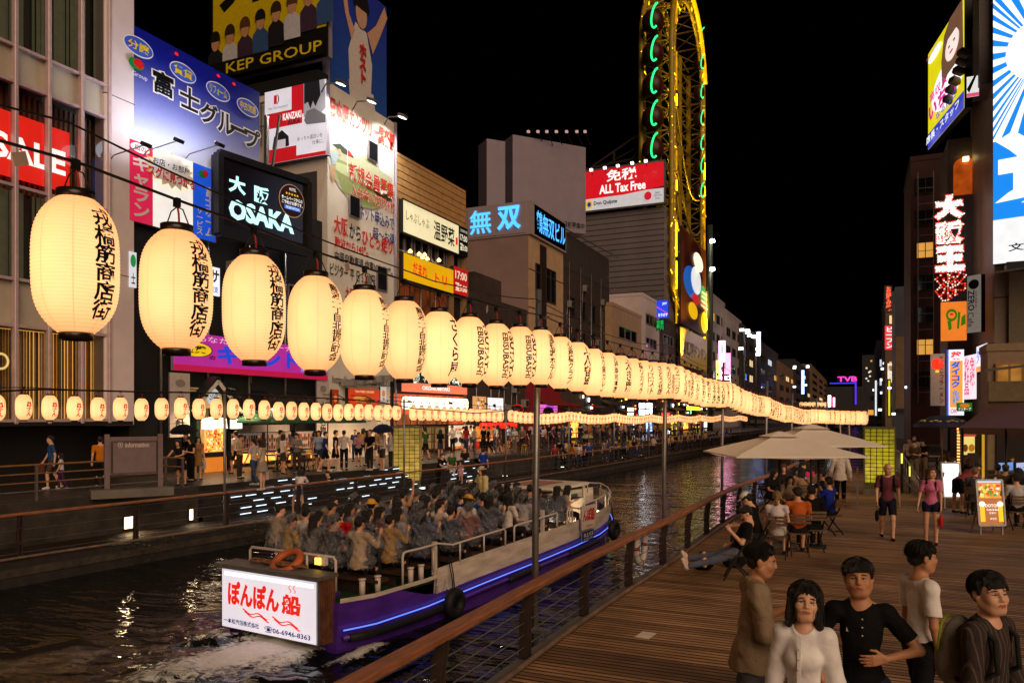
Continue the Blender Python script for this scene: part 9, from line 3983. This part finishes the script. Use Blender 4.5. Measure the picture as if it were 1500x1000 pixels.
far=[
 ('man in a blue tee and grey shorts walking on the far promenade with a child',76,716,QU,R(150),'fwalk',WALK,'short','black','tee',(40,76,130),'shorts',(80,66,62),1,0,1.74,(220,214,210)),
 ('little girl in a white tee and purple leggings beside the blue tee man',90,717,QU,R(140),'fwalkf',dict(WALKB,fem=1),'bob','black','tee',(220,205,215),'trousers',(70,40,90),1,1,1.18,(220,214,210)),
 ('person in an orange shirt half hidden behind the information board',147,714,QU,R(60),'fwalk',WALK,'short','black','tee',(205,120,30),'trousers',(26,26,32),1,0,1.70,(150,130,80)),
 ('woman in a dark floral dress bending at the handrail by the ice cream shop',266,711,QU,R(200),'fsitb',dict(LEANR,fem=1),'bob','black','dress',(34,26,30),None,(0,0,0),1,1,1.62,(60,40,36)),
 ('woman in black drinking before the ice cream shop',280,705,QU,R(170),'fphone',dict(PHONE,fem=1),'long','black','top',(14,13,15),'trousers',(16,15,18),1,1,1.62,(40,36,36)),
 ('woman in tan with a white shopping bag before the ice cream shop',290,703,QU,R(250),'fstandf',dict(STAND,fem=1),'bob','black','dress',(160,118,70),None,(0,0,0),1,1,1.60,(60,50,44)),
 ('man in black standing behind the women at the ice cream shop',272,702,QU,R(190),'fstand',STAND2,'short','black','tee',(16,15,18),'trousers',(20,20,24),1,0,1.70,(30,30,30)),
 ('woman in white and jeans walking left down to the lit steps',372,711,QU,R(95),'fwalkf',dict(WALKB,fem=1),'pony','black','tee',(190,178,180),'trousers',(62,74,110),1,1,1.62,(200,200,200)),
 ('woman in cream carrying a paper bag beside the jeans woman',384,718,QU,R(110),'fphone',dict(PHONE,fem=1),'bob','black','tee',(196,176,150),'skirt',(150,140,130),1,1,1.62,(200,200,200)),
 ('young woman in a white tee and denim shorts leaning over the lower rail',437,753,QL,R(15),'fleand',LEAND,'long','black','tee',(214,204,210),'hot',(92,112,140),1,1,1.62,(200,196,196)),
 ('man in black and tan shorts sitting on the lit steps',485,732,QL,R(180),'fsit',dict(SITK),'short','black','tee',(18,17,19),'shorts',(150,120,82),1,0,1.70,(220,215,215)),
 ('man in a royal blue tee and black shorts walking past the menu counter',476,691,QU,R(-60),'fwalk',WALK,'short','black','tee',(22,44,130),'shorts',(16,16,20),1,0,1.72,(220,216,216)),
 ('man in a black sleeveless top and black shorts beside the royal blue tee man',491,690,QU,R(-40),'fwalk2',WALKB,'short','black','top',(14,14,16),'shorts',(16,16,20),1,0,1.76,(225,222,220)),
 ('man in a white tee and black trousers facing the fried chicken shop',504,688,QU,R(20),'fstand',STAND2,'short','black','tee',(205,198,196),'trousers',(20,20,24),1,0,1.72,(40,40,40)),
 ('man in a black tee and dark jeans standing before the red doorway',542,689,QU,R(170),'fstand',STAND2,'short','black','tee',(16,15,17),'trousers',(40,36,36),1,0,1.76,(200,190,186)),
 ('man in a printed white tee under a dark umbrella',560,690,QU,R(150),'fphone',PHONE,'short','black','tee',(208,198,196),'shorts',(60,52,50),1,0,1.74,(60,56,54)),
 ('man in a white shirt with a satchel beside the umbrella man',572,687,QU,R(120),'fstand',STAND2,'short','black','long',(190,182,180),'trousers',(40,38,40),1,0,1.72,(60,56,54)),
 ('woman in a pale dress before the amber pillar',583,716,QL,R(190),'fstandf',dict(STAND,fem=1),'long','black','dress',(190,168,150),None,(0,0,0),1,1,1.60,(60,50,50)),
 ('woman in a long black dress with folded arms before the amber pillar',596,716,QL,R(180),'fphonef',dict(PHONE,fem=1),'long','black','top',(14,13,15),'trousers',(14,13,15),1,1,1.60,(30,28,30)),
 ('man in black leaning on the lower rail right of the amber pillar',642,716,QL,R(-100),'fleanr',LEANR,'short','black','tee',(16,15,17),'trousers',(14,14,17),1,0,1.74,(30,28,30)),
 ('woman in a green top and white trousers by the lower rail',662,708,QL,R(200),'fstandf',dict(STAND,fem=1),'short','black','tee',(58,92,46),'trousers',(200,190,180),1,1,1.62,(200,190,180)),
 ('small child in a pink dress beside the woman in green',675,708,QL,R(180),'fstandf',dict(STAND,fem=1),'bob','black','dress',(205,150,165),None,(0,0,0),1,1,1.12,(220,210,210)),
 ('man in dark brown clothes behind the child in pink',681,702,QL,R(180),'fstand',STAND2,'short','black','tee',(44,26,24),'trousers',(34,24,24),1,0,1.74,(40,30,30)),
 ('man in a bright blue tee with his back to the water',708,706,QL,R(0),'fstand',STAND2,'short','black','tee',(16,62,170),'trousers',(30,36,52),1,0,1.74,(40,36,36)),
 ('waiter in white standing at the menu rack outside the okonomiyaki shop',663,664,QU,R(170),'fphone',PHONE,'short','black','tee',(200,196,190),'trousers',(16,16,18),1,0,1.74,(20,20,20)),
 ('bald man in black at the noodle stall',708,664,QU,R(80),'fstand',STAND2,'short','red','tee',(20,18,20),'trousers',(24,22,24),1,0,1.72,(20,20,20)),
 ('person in black beside the bald man at the noodle stall',716,664,QU,R(120),'fwalk',WALK,'short','black','tee',(18,16,18),'trousers',(20,18,20),1,0,1.70,(20,20,20)),
 ('woman in a long brown coat walking past the noodle stall',732,664,QU,R(100),'fwalkf',dict(WALKB,fem=1),'bob','black','dress',(96,70,56),None,(0,0,0),1,1,1.62,(60,50,44)),
 ('person in white carrying a bag, right of the brown coat woman',754,663,QU,R(170),'fstandf',dict(STAND,fem=1),'short','red','tee',(200,186,180),'trousers',(130,110,96),1,1,1.62,(60,50,44)),
 ('person with an orange lit head in a grey top, beyond the white dressed one',765,663,QU,R(170),'fstand',STAND2,'short','red','tee',(120,104,96),'trousers',(50,44,44),1,0,1.70,(40,36,36)),
 ('man in a black tee and khaki trousers standing on the lower quay',819,680,QL,R(-10),'fstand',STAND2,'short','black','tee',(16,16,18),'trousers',(140,112,76),1,0,1.74,(40,36,36)),
 ('man in a white tee with a cross strap standing on the lower quay',830,680,QL,R(10),'fstand',STAND,'short','black','tee',(206,192,176),'shorts',(70,56,50),1,0,1.74,(40,36,36)),
 ('person in dark red on the lower quay right of the cross strap man',845,678,QL,R(170),'fstandf',dict(STAND,fem=1),'long','black','tee',(30,24,26),'trousers',(96,26,24),1,1,1.62,(40,30,30)),
 ('woman under a pale umbrella on the lower quay',858,668,QL,R(190),'fphonef',dict(PHONE,fem=1),'bob','red','tee',(26,22,26),'trousers',(30,26,30),1,1,1.64,(40,30,30)),
 ('person in a grey shirt on the raised promenade before the red bar',856,646,QU,R(180),'fstand',STAND2,'short','black','tee',(150,136,140),'trousers',(60,50,50),1,0,1.74,(40,36,36)),
 ('person with yellow bag straps in the red bar doorway',804,650,QU,R(170),'fstand',STAND2,'short','black','tee',(24,22,22),'trousers',(24,22,24),1,0,1.70,(40,36,36))]
for(lab,px,fy,z,rz,pk,P,hr,hc,tp,tc,bt,bc,sk,fm,H,sh_) in far:
 g=ground(px,fy,z)
 person(lab,pk,dict(P,fem=fm),g,rz,hair=hr,hcol=hc,top=tp,tcol=tc,bot=bt,bcol=bc,skin=sk,vox=V4,H=1.70,scale=H/1.70,shoe=sh_)
rc=random.Random(77)
fars=[('fwalk',WALK),('fwalkf',dict(WALKB,fem=1)),('fstand',STAND2),('fstandf',dict(STAND,fem=1)),('fphone',PHONE)]
for k in range(110):
 y=46+52*(k/110.0)**1.05
 up=rc.random()<.6
 x=bank(y)-(rc.uniform(3.2,6.5) if up else rc.uniform(.35,1.4))
 pk,P=rc.choice(fars)
 cl=rc.choice(cloths)
 person('stroller in the small distant crowd on the far promenade beyond the red bar',pk,P,(x,y,QU if up else QL),rc.uniform(0,6.28),hair='bob' if P.get('fem') else 'short',top='tee',tcol=cl[:3],bot='trousers',bcol=rc.choice([(24,24,30),(60,54,60),(50,60,90)]),vox=V4,H=1.70,scale=rc.uniform(.94,1.04),group='distant strollers on the far promenade')
sp=[('white',(214,205,200)),('black',(18,17,19)),('navy',(34,44,84)),('grey',(120,114,116)),('red',(150,34,36)),('mustard',(180,130,50)),('pale blue',(140,160,190)),('beige',(180,156,126)),('green',(60,92,60)),('pink',(205,150,160))]
where=[(346,'the head of the lit steps'),(410,'the white tables of the menu counter'),(430,'the middle of the menu counter'),(462,'the end of the menu counter'),(520,'the fried chicken shop'),(532,'the red doorway'),(553,'the wall right of the red doorway'),(618,'the shuttered okonomiyaki front'),(640,'the menu racks'),(678,'the cream poster board'),(690,'the left of the noodle stall'),(724,'the right of the noodle stall'),(745,'the brown house'),(778,'the red bar wall'),(790,'the pink violet window'),(815,'the right of the red bar')]
for k,(px,wh) in enumerate(where):
 for j in range(2):
  cn,cc=sp[(k*3+j*7)%10]
  d=1.3+2.2*j+rc.uniform(0,.8)
  X=-25.2+d
  y=shop_y(px+5*j,X)
  pk,P=rc.choice(fars)
  person('person in a %s top %s %s'%(cn,'close to' if j==0 else 'a few steps before',wh),pk,P,(X,y,QU),rc.uniform(0,6.28),hair='bob' if P.get('fem') else 'short',top='tee',tcol=cc,bot=rc.choice(['trousers','shorts']),bcol=rc.choice([(24,24,30),(60,54,60),(50,60,90)]),vox=V4,H=1.70,scale=rc.uniform(.94,1.04))
def umbrella(label,loc,col,r=.52,h=2.0,tilt=.15):
 t=thing('umbrella',label,'umbrella',loc)
 t.rotation_euler=(tilt,tilt*.5,0)
 mb=MB()
 mb.lathe([(.005,h+.16),(r*.4,h+.12),(r*.75,h+.02),(r,h-.13)],cloth_mat(col),8)
 mb.build('canopy',t)
 mb=MB()
 mb.cyl((0,0,h-.85),(0,0,h+.22),.009,M_black,6)
 mb.build('shaft',t)
g=ground(274,704,QU)
umbrella('black umbrella held over the group by the ice cream shop',(g.x,g.y,QU),(14,14,16),.5,1.95)
g=ground(562,690,QU)
umbrella('dark blue umbrella held over the printed tee man',(g.x,g.y,QU),(20,24,60),.5,1.9)
g=ground(860,668,QL)
umbrella('pale umbrella held on the lower quay',(g.x,g.y,QL),(190,175,140),.58,1.75,.1)
for(px,fy,z,c,lab) in((297,700,QU+.35,(225,220,220),'white shopping bag in the hand of the woman in tan'),(388,716,QU+.3,(220,205,205),'small white paper bag carried by the woman in cream'),(60,712,QU+.45,(120,66,56),'brown paper bag carried by the blue tee man')):
 g=ground(px,fy,QU)
 mb=MB()
 mb.box((0,0,.16),(.26,.12,.32),cloth_mat(c),bev=.02)
 mb.tube([(-.07,0,.32),(-.05,0,.42),(.05,0,.42),(.07,0,.32)],.008,cloth_mat(c),5)
 o=mb.build('bag',None,(g.x,g.y,z))
 tag(o,lab,'bag')
for k,px in enumerate((398,416,436,456)):
 g=ground(px,689-k*.6,QU)
 folding_chair('black folding chair by the white tables of the menu counter, %s from the left'%['first','second','third','fourth'][k],g,R(30+70*k),group='folding chairs at the menu counter')
for k,px in enumerate((406,446)):
 table('white table at the menu counter, the %s one'%['left','right'][k],ground(px,690,QU),0,.38,.74,True,mat('white_table',S((214,205,196)),rough=.4))
for k,px in enumerate((741,768)):
 g=ground(px,667,QU)
 t=thing('stool','yellow legged stool on the raised promenade, the %s one'%['left','right'][k],'stool',g)
 mb=MB()
 mb.lathe([(.01,.62),(.18,.62),(.18,.66),(.01,.66)],mat('stool_yellow',S((214,160,40)),rough=.4),12)
 mb.build('seat',t)
 for a in range(4):
  mb=MB()
  an=a*1.57+.78
  mb.cyl((.2*math.cos(an),.2*math.sin(an),0),(.14*math.cos(an),.14*math.sin(an),.62),.015,mat('stool_yellow',(.6,.4,.1)),6)
  mb.build('leg',t)
for k,px in enumerate((632,644)):
 g=ground(px,667,QU)
 t=thing('menu_rack','wooden menu rack with pale cards outside the okonomiyaki shop, the %s one'%['left','right'][k],'menu rack',g,R(55))
 B=Board((-.35,0),(.35,0),.35,1.75,thick=.04,eps=.01)
 B.rect(0,0,1,1,mat('rack_wood',S((120,78,46)),rough=.6))
 for i in range(2):
  for j in range(3):
   B.rect(.08+.46*i,.06+.31*j,.46+.46*i,.32+.31*j,paint([(196,180,120),(180,170,150),(150,150,90)][(i+j)%3],.6))
 B.body(M_brown).build('panel',t)
 B.print.build('cards',t)
 mb=MB()
 for x in(-.33,.33):
  mb.bar((x,.0,0),(x,.06,.4),.04,.04,M_brown)
 mb.build('leg',t)
mb=MB()
for k in range(9):
 y=31+k*4.2
 t=thing('ground_lamp','small square green white lamp at the foot of the far quay wall','ground lamp',(bank(y)-1.45,y,QL),0,'ground lamps along the far quay')
 mb=MB()
 mb.box((0,0,.03),(.34,.24,.05),M_black)
 mb.build('housing',t)
 mb=MB()
 mb.box((0,0,.06),(.26,.16,.02),glow((235,255,225),3.5))
 mb.build('lens',t)
v=ray(958)*6.9
mb=MB()
mb.box((0,0,.0045),(.19,.30,.001),paint((235,225,215),.7),rz=-.1)
g=ground(946,930,0)
o=mb.build('litter',None,(g.x,g.y,0))
o['kind']='thing'
tag(o,'small white slip of paper lying on the boards near the railing','litter')
